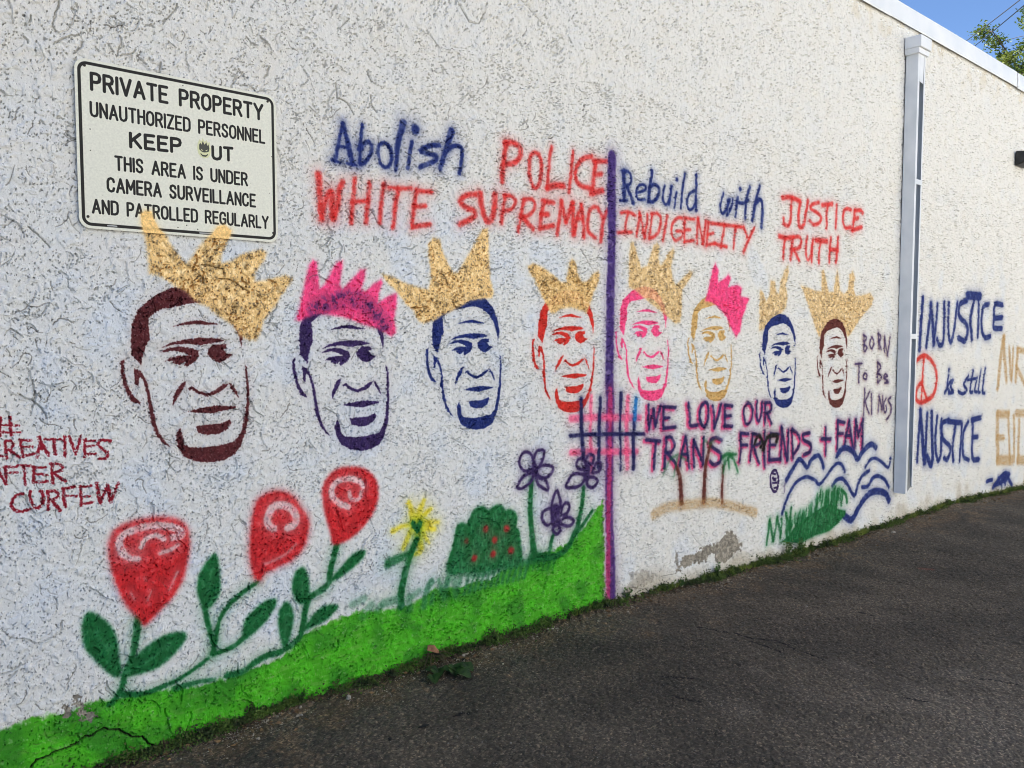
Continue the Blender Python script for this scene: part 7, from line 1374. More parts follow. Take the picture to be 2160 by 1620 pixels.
for r_, p in [(5.54,[55.0,491.7,55.0,547.8,72.0,547.9,80.0,544.0,82.7,533.9,80.0,522.6,72.0,518.1,55.0,518.1]),(5.54,[97.1,491.8,97.1,547.9,114.1,548.0,122.1,544.1,124.8,534.0,122.1,523.9,114.1,519.9,97.1,519.9]),(5.54,[112.0,519.9,125.8,491.9]),(5.54,[140.2,491.9,140.2,548.0]),(5.54,[154.6,548.1,170.6,492.0,186.5,548.1]),(5.54,[200.9,492.0,217.4,548.2,233.9,492.1]),(5.54,[207.3,510.0,227.6,510.1]),(5.54,[248.3,548.3,277.1,548.3]),(5.54,[262.7,548.3,262.7,492.2]),(5.54,[317.0,548.4,291.5,548.3,291.5,492.2,317.0,492.3]),(5.54,[291.5,521.4,312.8,521.5]),(5.54,[366.6,492.4,366.6,548.5,383.6,548.5,391.6,544.6,394.3,534.5,391.6,523.3,383.6,518.8,366.6,518.8]),(5.54,[408.6,492.5,408.6,548.6,425.7,548.6,433.7,544.7,436.3,534.6,433.7,524.5,425.7,520.6,408.6,520.5]),(5.54,[423.6,520.6,437.4,492.5]),(5.54,[466.7,548.7,457.1,544.8,451.8,534.6,451.8,506.6,457.1,496.5,466.7,492.6,476.3,496.5,481.6,506.7,481.6,534.7,476.3,544.8,466.7,548.7]),(5.54,[496.0,492.7,496.0,548.8,513.0,548.8,521.0,544.9,523.7,534.8,521.0,523.6,513.0,519.1,496.0,519.0]),(5.54,[563.6,548.9,538.1,548.9,538.1,492.7,563.6,492.8]),(5.54,[538.1,521.9,559.4,522.0]),(5.54,[578.0,492.8,578.0,548.9,595.1,549.0,603.0,545.1,605.7,535.0,603.0,524.9,595.1,520.9,578.0,520.9]),(5.54,[592.9,520.9,606.8,492.9]),(5.54,[621.2,549.0,649.9,549.1]),(5.54,[635.5,549.1,635.5,492.9]),(5.54,[664.3,549.1,680.3,520.0,696.2,549.2]),(5.54,[680.3,520.0,680.3,493.0]),(4.21,[50.1,446.1,50.1,410.3,53.3,401.7,60.7,398.4,68.2,401.7,71.3,410.3,71.3,446.1]),(4.21,[81.9,398.4,81.9,446.2,103.1,398.5,103.1,446.2]),(4.21,[113.7,398.5,125.8,446.3,138.0,398.5]),(4.21,[118.4,413.8,133.3,413.8]),(4.21,[148.6,446.3,148.6,410.5,151.7,401.9,159.2,398.6,166.6,402.0,169.7,410.5,169.7,446.3]),(4.21,[180.3,446.4,201.5,446.4]),(4.21,[190.9,446.4,190.9,398.7]),(4.21,[212.1,398.7,212.1,446.4]),(4.21,[232.5,398.8,232.5,446.5]),(4.21,[212.1,423.5,232.5,423.6]),(4.21,[254.1,446.5,247.0,443.2,243.1,434.6,243.1,410.7,247.0,402.1,254.1,398.8,261.1,402.2,265.0,410.8,265.0,434.6,261.1,443.2,254.1,446.5]),(4.21,[275.6,398.8,275.6,446.6,288.2,446.6,294.1,443.3,296.0,434.7,294.1,426.1,288.2,422.7,275.6,422.7]),(4.21,[286.6,422.7,296.8,398.9]),(4.21,[307.4,398.9,307.4,446.6]),(4.21,[318.0,446.7,338.4,446.7,318.0,398.9,338.4,399.0]),(4.21,[367.8,446.8,349.0,446.7,349.0,399.0,367.8,399.0]),(4.21,[349.0,423.8,364.6,423.9]),(4.21,[378.4,399.1,378.4,446.8,390.1,446.8,397.2,443.0,399.9,434.9,399.9,411.0,397.2,402.9,390.1,399.1,378.4,399.1]),(4.21,[436.4,399.2,436.4,446.9,448.9,446.9,454.8,443.6,456.8,435.0,454.8,425.5,448.9,421.6,436.4,421.6]),(4.21,[486.2,447.0,467.4,447.0,467.4,399.3,486.2,399.3]),(4.21,[467.4,424.1,483.1,424.1]),(4.21,[496.8,399.3,496.8,447.0,509.3,447.1,515.2,443.7,517.2,435.2,515.2,426.6,509.3,423.2,496.8,423.2]),(4.21,[507.8,423.2,518.0,399.4]),(4.21,[548.2,436.7,545.8,443.8,538.7,447.1,531.7,443.8,529.3,436.1,532.5,428.0,544.2,419.9,548.2,412.3,545.8,403.2,538.7,399.4,531.3,402.7,528.6,410.4]),(4.21,[570.5,447.2,563.5,443.8,559.5,435.2,559.5,411.4,563.5,402.8,570.5,399.5,577.6,402.8,581.5,411.4,581.5,435.3,577.6,443.9,570.5,447.2]),(4.21,[592.1,399.5,592.1,447.3,613.3,399.6,613.3,447.3]),(4.21,[623.8,399.6,623.8,447.3,645.0,399.6,645.0,447.4]),(4.21,[674.4,447.4,655.6,447.4,655.6,399.7,674.4,399.7]),(4.21,[655.6,424.5,671.3,424.5]),(4.21,[685.0,447.5,685.0,399.7,702.7,399.8]),(5.72,[182.1,308.8,182.1,357.6]),(5.72,[215.1,358.7,182.1,328.4]),(5.72,[193.5,337.5,217.0,309.9]),(5.72,[264.7,360.2,234.2,359.2,234.2,310.4,264.7,311.4]),(5.72,[234.2,335.8,259.6,336.6]),(5.72,[312.4,361.6,281.9,360.7,281.9,311.9,312.4,312.8]),(5.72,[281.9,337.3,307.3,338.0]),(5.72,[329.6,313.3,329.6,362.1,349.9,362.8,359.5,359.6,362.6,351.0,359.5,341.1,349.9,336.9,329.6,336.3]),(5.54,[487.9,353.6,487.9,318.2,492.6,310.0,503.6,307.5,514.6,311.5,519.3,320.3,519.3,355.7]),(5.54,[534.9,356.8,566.3,358.9]),(5.54,[550.6,357.9,550.6,310.6]),(4.26,[128.1,266.1,149.2,266.1]),(4.26,[138.7,266.1,138.7,219.7]),(4.26,[159.7,219.7,159.7,266.1]),(4.26,[179.9,219.8,179.9,266.2]),(4.26,[159.7,243.9,179.9,243.9]),(4.26,[190.5,219.8,190.5,266.2]),(4.26,[220.4,256.0,218.1,263.0,211.1,266.2,204.1,262.9,201.8,255.5,204.9,247.6,216.6,239.8,220.4,232.3,218.1,223.5,211.1,219.8,203.7,223.0,201.0,230.5]),(4.26,[257.4,219.9,269.5,266.3,281.6,219.9]),(4.26,[262.1,234.7,276.9,234.7]),(4.26,[292.1,219.9,292.1,266.3,304.6,266.3,310.4,263.1,312.4,254.7,310.4,246.4,304.6,243.1,292.1,243.1]),(4.26,[303.0,243.1,313.1,219.9]),(4.26,[342.3,266.4,323.7,266.3,323.7,219.9,342.3,220.0]),(4.26,[323.7,244.1,339.2,244.1]),(4.26,[352.9,220.0,364.9,266.4,377.0,220.0]),(4.26,[357.5,234.8,372.3,234.8]),(4.26,[413.2,220.0,413.2,266.4]),(4.26,[443.2,256.3,440.9,263.2,433.9,266.5,426.9,263.2,424.5,255.8,427.6,247.9,439.3,240.0,443.2,232.6,440.9,223.8,433.9,220.1,426.5,223.3,423.7,230.7]),(4.26,[480.2,266.5,480.2,231.7,483.3,223.4,490.7,220.1,498.1,223.4,501.3,231.7,501.3,266.5]),(4.26,[511.8,220.2,511.8,266.6,532.8,220.2,532.8,266.6]),(4.26,[543.3,220.2,543.3,266.6,555.0,266.6,562.0,262.9,564.7,255.0,564.7,231.8,562.0,223.9,555.0,220.2,543.3,220.2]),(4.26,[593.9,266.7,575.3,266.6,575.3,220.2,593.9,220.3]),(4.26,[575.3,244.4,590.8,244.4]),(4.26,[604.5,220.3,604.5,266.7,616.9,266.7,622.8,263.4,624.7,255.1,622.8,246.7,616.9,243.5,604.5,243.5]),(4.26,[615.4,243.5,625.5,220.3]),(4.3,[119.6,174.0,117.3,182.5,110.0,185.7,103.0,182.5,99.2,174.0,99.2,150.6,103.0,142.1,110.0,138.9,117.3,142.1,119.6,150.6]),(4.3,[130.8,138.8,142.7,185.7,154.7,138.8]),(4.3,[135.4,153.8,150.1,153.8]),(4.3,[165.1,138.8,165.1,185.7,177.8,152.9,190.5,185.7,190.5,138.8]),(4.3,[219.4,185.7,200.9,185.7,200.9,138.8,219.4,138.8]),(4.3,[200.9,163.2,216.4,163.2]),(4.3,[229.8,138.8,229.8,185.7,242.2,185.7,248.0,182.4,249.9,173.9,248.0,165.5,242.2,162.2,229.8,162.2]),(4.3,[240.6,162.2,250.7,138.8]),(4.3,[261.1,138.8,273.0,185.7,285.0,138.8]),(4.3,[265.7,153.8,280.3,153.8]),(4.3,[340.1,175.3,337.8,182.3,330.8,185.6,323.9,182.3,321.6,174.8,324.7,166.9,336.2,158.9,340.1,151.4,337.8,142.5,330.8,138.7,323.5,142.0,320.8,149.5]),(4.3,[351.3,185.6,351.3,150.4,354.3,142.0,361.7,138.7,369.0,142.0,372.1,150.4,372.1,185.6]),(4.3,[382.5,138.7,382.5,185.6,394.8,185.6,400.6,182.3,402.5,173.9,400.6,165.4,394.8,162.1,382.5,162.1]),(4.3,[393.3,162.1,403.3,138.7]),(4.3,[413.7,185.6,425.3,138.7,436.8,185.6]),(4.3,[465.7,185.5,447.2,185.6,447.2,138.7,465.7,138.7]),(4.3,[447.2,163.0,462.6,163.0]),(4.3,[476.1,138.6,476.1,185.5]),(4.3,[486.5,185.5,486.5,138.6,503.9,138.6]),(4.3,[514.3,185.5,514.3,138.6,531.6,138.6]),(4.3,[542.0,138.6,554.0,185.5,565.9,138.6]),(4.3,[546.7,153.6,561.3,153.6]),(4.3,[576.4,138.6,576.4,185.5,597.2,138.6,597.2,185.5]),(4.3,[628.0,173.7,625.7,182.2,618.4,185.5,611.4,182.2,607.6,173.7,607.6,150.3,611.4,141.9,618.4,138.6,625.7,141.8,628.0,150.3]),(4.3,[657.7,185.4,639.2,185.4,639.2,138.6,657.7,138.5]),(4.3,[639.2,162.9,654.6,162.9]),(4.15,[47.0,57.3,58.5,102.5,70.0,57.2]),(4.15,[51.4,71.8,65.5,71.7]),(4.15,[80.0,57.2,80.0,102.5,100.1,57.2,100.1,102.5]),(4.15,[110.1,57.2,110.1,102.4,121.2,102.4,127.9,98.8,130.5,91.1,130.5,68.4,127.9,60.7,121.2,57.1,110.1,57.2]),(4.15,[165.0,57.0,165.0,102.3,176.9,102.3,182.5,99.1,184.3,91.0,182.5,81.9,176.9,78.3,165.0,78.3]),(4.15,[194.4,57.0,205.9,102.3,217.4,57.0]),(4.15,[198.8,71.5,212.9,71.5]),(4.15,[227.4,102.2,247.5,102.2]),(4.15,[237.4,102.2,237.4,56.9]),(4.15,[257.5,56.9,257.5,102.2,269.4,102.1,275.0,99.0,276.8,90.8,275.0,82.7,269.4,79.5,257.5,79.5]),(4.15,[267.9,79.5,277.6,56.8]),(4.15,[298.0,102.1,291.3,98.9,287.6,90.8,287.6,68.1,291.3,60.0,298.0,56.8,304.7,60.0,308.4,68.1,308.4,90.8,304.7,98.9,298.0,102.1]),(4.15,[318.4,102.1,318.4,56.8,335.1,56.7]),(4.15,[345.1,102.0,345.1,56.7,361.8,56.7]),(4.15,[389.7,101.9,371.9,102.0,371.9,56.7,389.7,56.6]),(4.15,[371.9,80.2,386.7,80.2]),(4.15,[399.7,56.6,399.7,101.9,410.9,101.9,417.5,98.2,420.1,90.5,420.1,67.9,417.5,60.2,410.9,56.6,399.7,56.6]),(4.15,[454.7,56.5,454.7,101.8,466.6,101.8,472.1,98.6,474.0,90.4,472.1,82.3,466.6,79.1,454.7,79.2]),(4.15,[465.1,79.1,474.7,56.5]),(4.15,[502.6,101.7,484.8,101.7,484.8,56.5,502.6,56.4]),(4.15,[484.8,80.0,499.6,80.0]),(4.15,[532.3,90.3,530.1,98.5,523.0,101.7,516.3,98.5,512.6,90.4,512.6,67.7,516.3,59.6,523.0,56.4,530.1,59.5,533.0,65.4,533.0,76.7,524.9,76.8]),(4.15,[543.1,101.6,543.1,67.7,546.0,59.5,553.1,56.3,560.1,59.5,563.1,67.6,563.1,101.6]),(4.15,[573.1,101.6,573.1,56.3,589.8,56.3]),(4.15,[599.9,56.2,611.4,101.5,622.9,56.2]),(4.15,[604.3,70.7,618.4,70.7]),(4.15,[632.9,56.2,632.9,101.5,644.8,101.5,650.4,98.3,652.2,90.1,650.4,82.0,644.8,78.8,632.9,78.8]),(4.15,[643.3,78.8,653.0,56.1]),(4.15,[663.0,101.4,663.0,56.1,679.7,56.1]),(4.15,[689.7,101.4,700.9,77.8,712.0,101.3]),(4.15,[700.9,77.8,700.9,56.1])]: sdraw(p, r_, (12, 12, 15), 0.45)
for (x, z), r_ in [((378.0, 566.6), 3), ((384.4, 545.8), 3), ((45.5, 351.1), 3), ((44.1, 276.2), 2.5), ((733.2, 348.7), 2.5), ((721.7, 199.1), 2), ((346.1, 28.9), 3), ((379.5, 39.6), 3), ((421.9, 28.0), 3), ((380.2, 67.8), 2.5), ((460.1, 550.6), 1.5)]: sdraw([x, z, x + 0.1, z], r_ * 0.72, (52, 46, 40), 0.7)
for i in range(46):                                           # chips and rust specks
    x, z = rng.uniform(8, W1 - 8), rng.uniform(8, H1 - 8); sdraw([x, z, x + rng.normal(0, 2), z + rng.normal(0, 2)], rng.uniform(0.2, 0.6), (120, 112, 95), 0.4, 0.6)
for x0, x1 in ((95, 125), (430, 520)): sdraw([x0, 14.5, (x0 + x1) / 2, 15.5, x1, 14.5], 2.6, (222, 226, 226), 1.0, 0.75)
# gold paint that ran from the crown up over the plate
CP = np.array([209.1, 67.6, 225.2, 82.1, 250.4, 81.3, 259.2, 52.7, 274.4, 21.3, 299.7, -3.0, 315.2, -34.9, 334.2, -63.6, 360.1, -92.1, 376.5, -104.6, 397.3, -83.2, 422.1, -44.4, 450.5, -8.4, 475.3, 13.9, 500.7, 46.8, 529.3, 56.1, 557.5, 34.2, 553.4, 13.0, 534.7, -19.6, 515.9, -62.4, 511.6, -97.2, 551.2, -88.1, 591.9, -57.7, 636.6, -44.3, 682.0, -32.5, 706.6, -43.5, 696.4, -72.8, 673.0, -102.7, 649.7, -136.0, 652.9, -164.4, 687.1, -159.4, 737.4, -146.5, 788.7, -133.3, 820.5, -142.9, 799.9, -176.8, 763.4, -222.0, 743.1, -259.0, 707.4, -295.9, 683.8, -325.1, 675.3, -368.5, 651.7, -404.5, 614.3, -400.7, 581.2, -386.3, 556.5, -343.9, 499.7, -309.3, 458.2, -275.3, 403.5, -249.1, 377.1, -219.3, 330.8, -197.3, 298.6, -171.9, 260.2, -157.0, 234.8, -151.6, 232.8, -105.9, 227.9, -50.8, 219.7, -5.9, 211.2, 29.1], float).reshape(-1, 2); X, Z = GX[None, :], GZ[:220, None]
D = seg_dist(X, Z, np.vstack([CP, CP[:1]])); D = np.where(inside(X, Z, CP), -D, D)
cov = np.maximum(sm(7, -6, D), 0.55 * np.exp(-np.clip(D, 0, 99) / 7.0)); gcol = np.array((238, 196, 124), np.float32) * (1 + 0.05 * sn[:220])[..., None]
S[:220] += (gcol - S[:220]) * (cov * 0.93)[..., None]; SGOLD[:220] = cov
im_s = image('sign_print', S / 255.0); im_sg = image('sign_gold', SGOLD, 'Non-Color')
M_sf = mat('sign_face', (229, 229, 214), 0.5, 0, 0.25); nt = M_sf.node_tree; b_ = nt.nodes['Principled BSDF']
t = nt.nodes.new('ShaderNodeTexImage'); t.image = im_s; t.extension = 'EXTEND'; nt.links.new(t.outputs[0], b_.inputs['Base Color'])
t2 = nt.nodes.new('ShaderNodeTexImage'); t2.image = im_sg; t2.extension = 'EXTEND'; m2 = nt.nodes.new('ShaderNodeMath'); m2.operation = 'MULTIPLY'; m2.inputs[1].default_value = 0.18
nt.links.new(t2.outputs[0], m2.inputs[0]); nt.links.new(m2.outputs[0], b_.inputs['Metallic'])
sg = empty('warning_sign', (SX, -0.012, SZ)); tag(sg, 'white metal private property keep out sign with black border and lettering', 'sign')
out = rr(0, 38, 10); n = len(out); v = [(x / 1000, -0.002, z / 1000) for x, z in out] + [(x / 1000, 0.0, z / 1000) for x, z in out]
v.append((W1 / 2000, -0.002, H1 / 2000)); f = [(i, (i + 1) % n, 2 * n) for i in range(n)] + [(i, i + n, (i + 1) % n + n, (i + 1) % n) for i in range(n)] + [tuple(range(2 * n - 1, n - 1, -1))]
so = pymesh('sign_plate', v, f, M_sf, sg); l = so.data.uv_layers.new(name='UVMap')
for p in so.data.polygons:
    for li in p.loop_indices:
        c = so.data.vertices[so.data.loops[li].vertex_index].co; l.data[li].uv = (c.x / SW_, c.z / SH_)
M_bolt = mat('bolt_steel', (40, 34, 28), 0.6, 0.2)
bme = None
for x, z in [(33.1, 570.9), (719.9, 569.0), (29.5, 41.4), (734.8, 38.3)]:
    if bme is None:
        mb = MB(); k = 10
        ring = lambda r, y: [(r * math.cos(2 * math.pi * i / k), y, r * math.sin(2 * math.pi * i / k)) for i in range(k)]
        mb.v = ring(0.0050, 0.0) + ring(0.0050, -0.0018) + ring(0.0032, -0.0030) + [(0, -0.0032, 0)]
        mb.f = [(i, (i + 1) % k, (i + 1) % k + k, i + k) for i in range(k)] + [(i + k, (i + 1) % k + k, (i + 1) % k + 2 * k, i + 2 * k) for i in range(k)] + [(i + 2 * k, (i + 1) % k + 2 * k, 3 * k) for i in range(k)]
        o = mb.build('bolt', M_bolt, sg); bme = o.data
    else: o = link('bolt', bme, sg)
    o.location = (x / 1000, -0.0023, z / 1000)
# round sticker with a flame-shaped edge over the O
sx, sz = (453.7, 337.5); M_s1 = mat('sticker_cream', (214, 216, 170), 0.5); M_s2 = mat('sticker_dark', (46, 52, 44), 0.5)
pl = [(-15, 14), (-17, 2), (-15, -10), (-9, -18), (0, -21), (9, -18), (15, -10), (17, 2), (14, 12), (15, 20), (9, 17), (7, 24), (2, 19), (-3, 27), (-6, 19), (-11, 23)]
def flat(name, P, y0, y1, m, par):
    n = len(P); v = [((sx + 1.6 * x) / 1000, y0, (sz + 1.6 * z) / 1000) for x, z in P] + [((sx + 1.6 * x) / 1000, y1, (sz + 1.6 * z) / 1000) for x, z in P]
    return pymesh(name, v, [tuple(range(n)), tuple(range(2*n-1, n-1, -1))] + [(i, i+n, (i+1) % n + n, (i+1) % n) for i in range(n)], m, par)
st_ = flat('sticker', pl, -0.0028, -0.0021, M_s1, sg)
flat('sticker_print', [(-12, -1), (-12, 10), (-9, 15), (-6, 11), (-3, 20), (1, 12), (6, 18), (8, 10), (11, 14), (13, 4), (12, -3), (6, -6), (0, -7), (-6, -6)], -0.0032, -0.0029, M_s2, st_)
flat('sticker_print', [(-9, -12), (-4, -17), (4, -17), (9, -12), (9, -9), (4, -13), (-4, -13), (-9, -9)], -0.0032, -0.0029, M_s2, st_)
flat('sticker_print', [(-8, 1), (-2, -3), (-6, -3)], -0.0035, -0.0033, M_s1, st_); flat('sticker_print', [(9, 1), (2, -3), (6, -3)], -0.0035, -0.0033, M_s1, st_)

# ------------------------------------------------------------------ wall lamp
wl = empty('wall_lamp', (10.27, -0.012, 3.42)); tag(wl, 'black box wall lamp with a glass lens high on the wall', 'lamp')
M_bk = noisy(mat('black_casting', (30, 31, 32), 0.5), 20, (24, 25, 26), (40, 40, 40), 0.0005, 60); M_gl = mat('lamp_glass', (120, 124, 112), 0.25)
v = [(0,0,0),(.30,0,0),(.30,0,.165),(0,0,.165),(0.01,-.09,.03),(.29,-.09,.03),(.29,-.13,.15),(0.01,-.13,.15)]
hs_ = pymesh('housing', v, [(0,1,5,4),(4,5,6,7),(7,6,2,3),(0,4,7,3),(1,2,6,5),(0,3,2,1)], M_bk, wl); md = hs_.modifiers.new('bevel', 'BEVEL'); md.width = .016; md.segments = 3
v = [(.03,-.10,.03),(.27,-.10,.03),(.27,-.150,.035),(.03,-.150,.035),(.03,-.122,.115),(.27,-.122,.115),(.27,-.158,.10),(.03,-.158,.10)]
pymesh('lens', v, [(0,3,2,1),(4,5,6,7),(0,1,5,4),(1,2,6,5),(2,3,7,6),(3,0,4,7)], M_gl, wl)
for x in (.04, .24): MB().quadbox((x,-.115,.150),(x+.02,-.095,.166)).build('screw', M_bk, wl)

# ------------------------------------------------------------------ asphalt lot
def gz_at(x):
    return np.interp(x, [-50, 0.99, 3.66, 4.71, 5.97, 7.48, 8.76, 11.03, 60], [-0.022, -0.022, -0.028, -0.078, -0.124, -0.131, -0.138, -0.255, -0.30])
gx = np.concatenate([[-400, -120, -40, -15], np.linspace(-6, -0.6, 20), np.arange(-0.5, 7.0, 0.013), np.arange(7.0, 14.0, 0.03), np.linspace(14.5, 30, 30), [45, 80, 160, 400]])
gy = np.concatenate([[400, 120, 40, 14], [1.0, 0.3], np.arange(0.05, -3.6, -0.012), np.arange(-3.65, -8, -0.15), [-10, -14, -25, -60, -150, -400]])[::-1]
X, Y = np.meshgrid(gx, gy)
tile = grid_noise(1024, 2048, 0.012, 0.035, 0.12, seed=31); t2 = grid_noise(256, 512, 0.06, 0.5, 3.0, seed=32); t3 = grid_noise(1024, 1024, 0.012, 0.02, 0.035, seed=33)
ix, iy = np.floor(X / 0.012).astype(int), np.floor(Y / 0.012).astype(int)
Zg = gz_at(X) + 0.0011 * tile[iy % 1024, ix % 2048] + 0.0013 * t3[iy % 1024, ix % 1024] + 0.0022 * t2[np.floor(Y / 0.06).astype(int) % 256, np.floor(X / 0.06).astype(int) % 512]
edge = sm(-0.16, 0.0, Y) * (X > -6) * (X < 27)
Zg += (X > -6) * (X < 27) * np.exp(np.minimum(Y, 0) / 0.035) * np.clip(0.011 + 0.011 * tile[iy % 1024, ix % 2048], 0, 0.04); Zg = np.where(Y > 0.2, -0.5 + 0 * Zg, Zg)
ng = len(gx); J = np.arange(len(gy) - 1)[:, None] * ng + np.arange(ng - 1)[None, :]
# colour image of the part near the wall
ax0, ax1, ay0, ay1, gc = -1.0, 13.0, -5.0, 0.1, 0.005
AX = np.arange(ax0, ax1, gc); AY = np.arange(ay0, ay1, gc); na, nb_ = len(AY), len(AX)
def atile(cell, lo, hi, seed, ax=(1, 1)):
    t = grid_noise(1024, 2048, cell, lo, hi, ax, 0.0, seed); return t[(np.floor((AY + 5) / cell).astype(int) % 1024)][:, (np.floor((AX + 1) / cell).astype(int) % 2048)]
a1, a2, a3, a4 = atile(0.01, 0.25, 1.4, 41), atile(0.01, 0.03, 0.12, 42), atile(0.005, 0.010, 0.022, 43), atile(0.02, 0.5, 3.5, 44, (1, 1.5))
A = np.empty((na, nb_, 3), np.float32); A[:] = (78, 72, 62)
A *= (1 + 0.05 * np.tanh(a1) + 0.07 * np.tanh(a2) + 0.08 * np.tanh(a4))[..., None]
worn = sm(0.5, 1.3, a1 * 0.6 + a4 + 0.25 * a2) ; A += (np.array((96, 90, 80)) - A) * (0.2 * worn)[..., None]
tar = sm(0.9, 1.5, -a1 - 0.6 * a4 + 0.2 * a2) ; A += (np.array((48, 46, 42)) - A) * (0.10 * tar)[..., None]
GXX, GYY = np.meshgrid(AX, AY); pale = sm(0.55, -0.35, np.hypot((GXX - 3.621) * 0.8, GYY - (-2.106)) - 0.4 + 0.18 * a1 + 0.05 * a2); A += (np.array((118, 110, 98)) - A) * (0.7 * pale)[..., None]
A += (np.array((96, 86, 72)) - A) * (0.28 * sm(0.2, 1.8, a4 + 0.5 * a2))[..., None]
A += (np.array((118, 112, 100)) - A) * (0.55 * sm(1.9, 2.9, a3 + 0.3 * a2))[..., None]
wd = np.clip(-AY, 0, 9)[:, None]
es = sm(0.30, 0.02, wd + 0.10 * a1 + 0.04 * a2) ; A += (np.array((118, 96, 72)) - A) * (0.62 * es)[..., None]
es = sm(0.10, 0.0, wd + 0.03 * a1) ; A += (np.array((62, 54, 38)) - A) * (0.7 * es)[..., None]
br = sm(0.9, 2.2, a1 + 0.6 * a2) * sm(0.9, 0.1, wd); A += (np.array((128, 104, 78)) - A) * (0.6 * br)[..., None]
def gstroke(P, r, col, amt, e=0.004, jit=0.004):
    P = np.array(P, float).reshape(-1, 2); Qs = [P[0]]
    for i in range(len(P) - 1):
        for t in np.linspace(0, 1, 9)[1:]: Qs.append(P[i] + (P[i+1] - P[i]) * t + rng.normal(0, jit, 2))
    P = np.array(Qs); m = r + 0.03
    a, b = np.searchsorted(AX, P[:, 0].min() - m), np.searchsorted(AX, P[:, 0].max() + m); c, d = np.searchsorted(AY, P[:, 1].min() - m), np.searchsorted(AY, P[:, 1].max() + m)
    if b <= a or d <= c: return
    D = seg_dist(AX[None, a:b], AY[c:d, None], P) - r + 0.003 * a3[c:d, a:b]; cov = sm(e, -e, D) * amt
    A[c:d, a:b] += (np.array(col, np.float32) - A[c:d, a:b]) * cov[..., None]
GCR = [[3.748, -0.58, 3.791, -0.692, 3.839, -0.755, 3.839, -0.858, 3.92, -0.969, 3.9, -1.038, 3.857, -1.12, 3.878, -1.182, 3.858, -1.264], [3.797, -0.885, 3.791, -0.987, 3.783, -1.069], [3.704, -1.724, 3.72, -1.783, 3.742, -1.802], [3.078, -0.874, 3.108, -0.919, 3.173, -0.996], [4.22, -1.825, 4.289, -1.912, 4.321, -2.015], [2.091, -0.534, 2.161, -0.562], [2.943, -1.027, 2.958, -1.106, 2.989, -1.155], [4.802, -0.998, 4.804, -1.079]]
for P in GCR: gstroke(P, 0.0055, (14, 13, 12), 0.95, 0.003)
gstroke([6.193, -0.79, 6.221, -0.848], 0.022, (150, 62, 50), 0.35, 0.02)
im_g = image('asphalt_colour', A / 255.0)
M_as = bpy.data.materials.new('asphalt'); M_as.use_nodes = True; nt = M_as.node_tree; b_ = nt.nodes['Principled BSDF']
tc = nt.nodes.new('ShaderNodeTexCoord'); ti = nt.nodes.new('ShaderNodeTexImage'); ti.image = im_g; ti.extension = 'EXTEND'
mp = nt.nodes.new('ShaderNodeMapping'); mp.inputs['Scale'].default_value = (1 / (ax1 - ax0), 1 / (ay1 - ay0), 1); mp.inputs['Location'].default_value = (-ax0 / (ax1 - ax0), -ay0 / (ay1 - ay0), 0)
nt.links.new(tc.outputs['Object'], mp.inputs[0]); nt.links.new(mp.outputs[0], ti.inputs[0])
vo = nt.nodes.new('ShaderNodeTexVoronoi'); vo.inputs['Scale'].default_value = 125; vo.inputs['Randomness'].default_value = 1
nt.links.new(tc.outputs['Object'], vo.inputs['Vector'])
rp = nt.nodes.new('ShaderNodeValToRGB'); e = rp.color_ramp.elements; e[0].position = 0.0; e[0].color = (0.55, 0.55, 0.55, 1); e[1].position = 1.0; e[1].color = (2.6, 2.4, 2.1, 1)
for pos, c in ((0.5, 0.82), (0.80, 1.12), (0.93, 1.75)): x_ = e.new(pos); x_.color = (c, c * 0.98, c * 0.94, 1)
sp = nt.nodes.new('ShaderNodeSeparateColor'); nt.links.new(vo.outputs['Color'], sp.inputs[0]); nt.links.new(sp.outputs[0], rp.inputs[0])
mx = nt.nodes.new('ShaderNodeMix'); mx.data_type = 'RGBA'; mx.blend_type = 'MULTIPLY'; mx.inputs[0].default_value = 1.0
nt.links.new(ti.outputs[0], mx.inputs[6]); nt.links.new(rp.outputs[0], mx.inputs[7]); nt.links.new(mx.outputs[2], b_.inputs['Base Color'])
n = nt.nodes.new('ShaderNodeTexNoise'); n.inputs['Scale'].default_value = 300; n.inputs['Detail'].default_value = 3; nt.links.new(tc.outputs['Object'], n.inputs['Vector'])
ad = nt.nodes.new('ShaderNodeMath'); ad.operation = 'SUBTRACT'; nt.links.new(n.outputs['Fac'], ad.inputs[0]); nt.links.new(vo.outputs['Distance'], ad.inputs[1])
bp = nt.nodes.new('ShaderNodeBump'); bp.inputs['Strength'].default_value = 0.9; bp.inputs['Distance'].default_value = 0.004
nt.links.new(ad.outputs[0], bp.inputs['Height']); nt.links.new(bp.outputs[0], b_.inputs['Normal']); b_.inputs['Roughness'].default_value = 0.88; b_.inputs['Specular IOR Level'].default_value = 0.3
lot = gridmesh('ground', np.stack([J, J+1, J+ng+1, J+ng], -1).reshape(-1, 4), np.stack([X, Y, Zg], -1).reshape(-1, 3).astype(np.float32), None, M_as, None)
lot['kind'] = 'structure'; lot['label'] = 'dark worn asphalt of the parking lot'

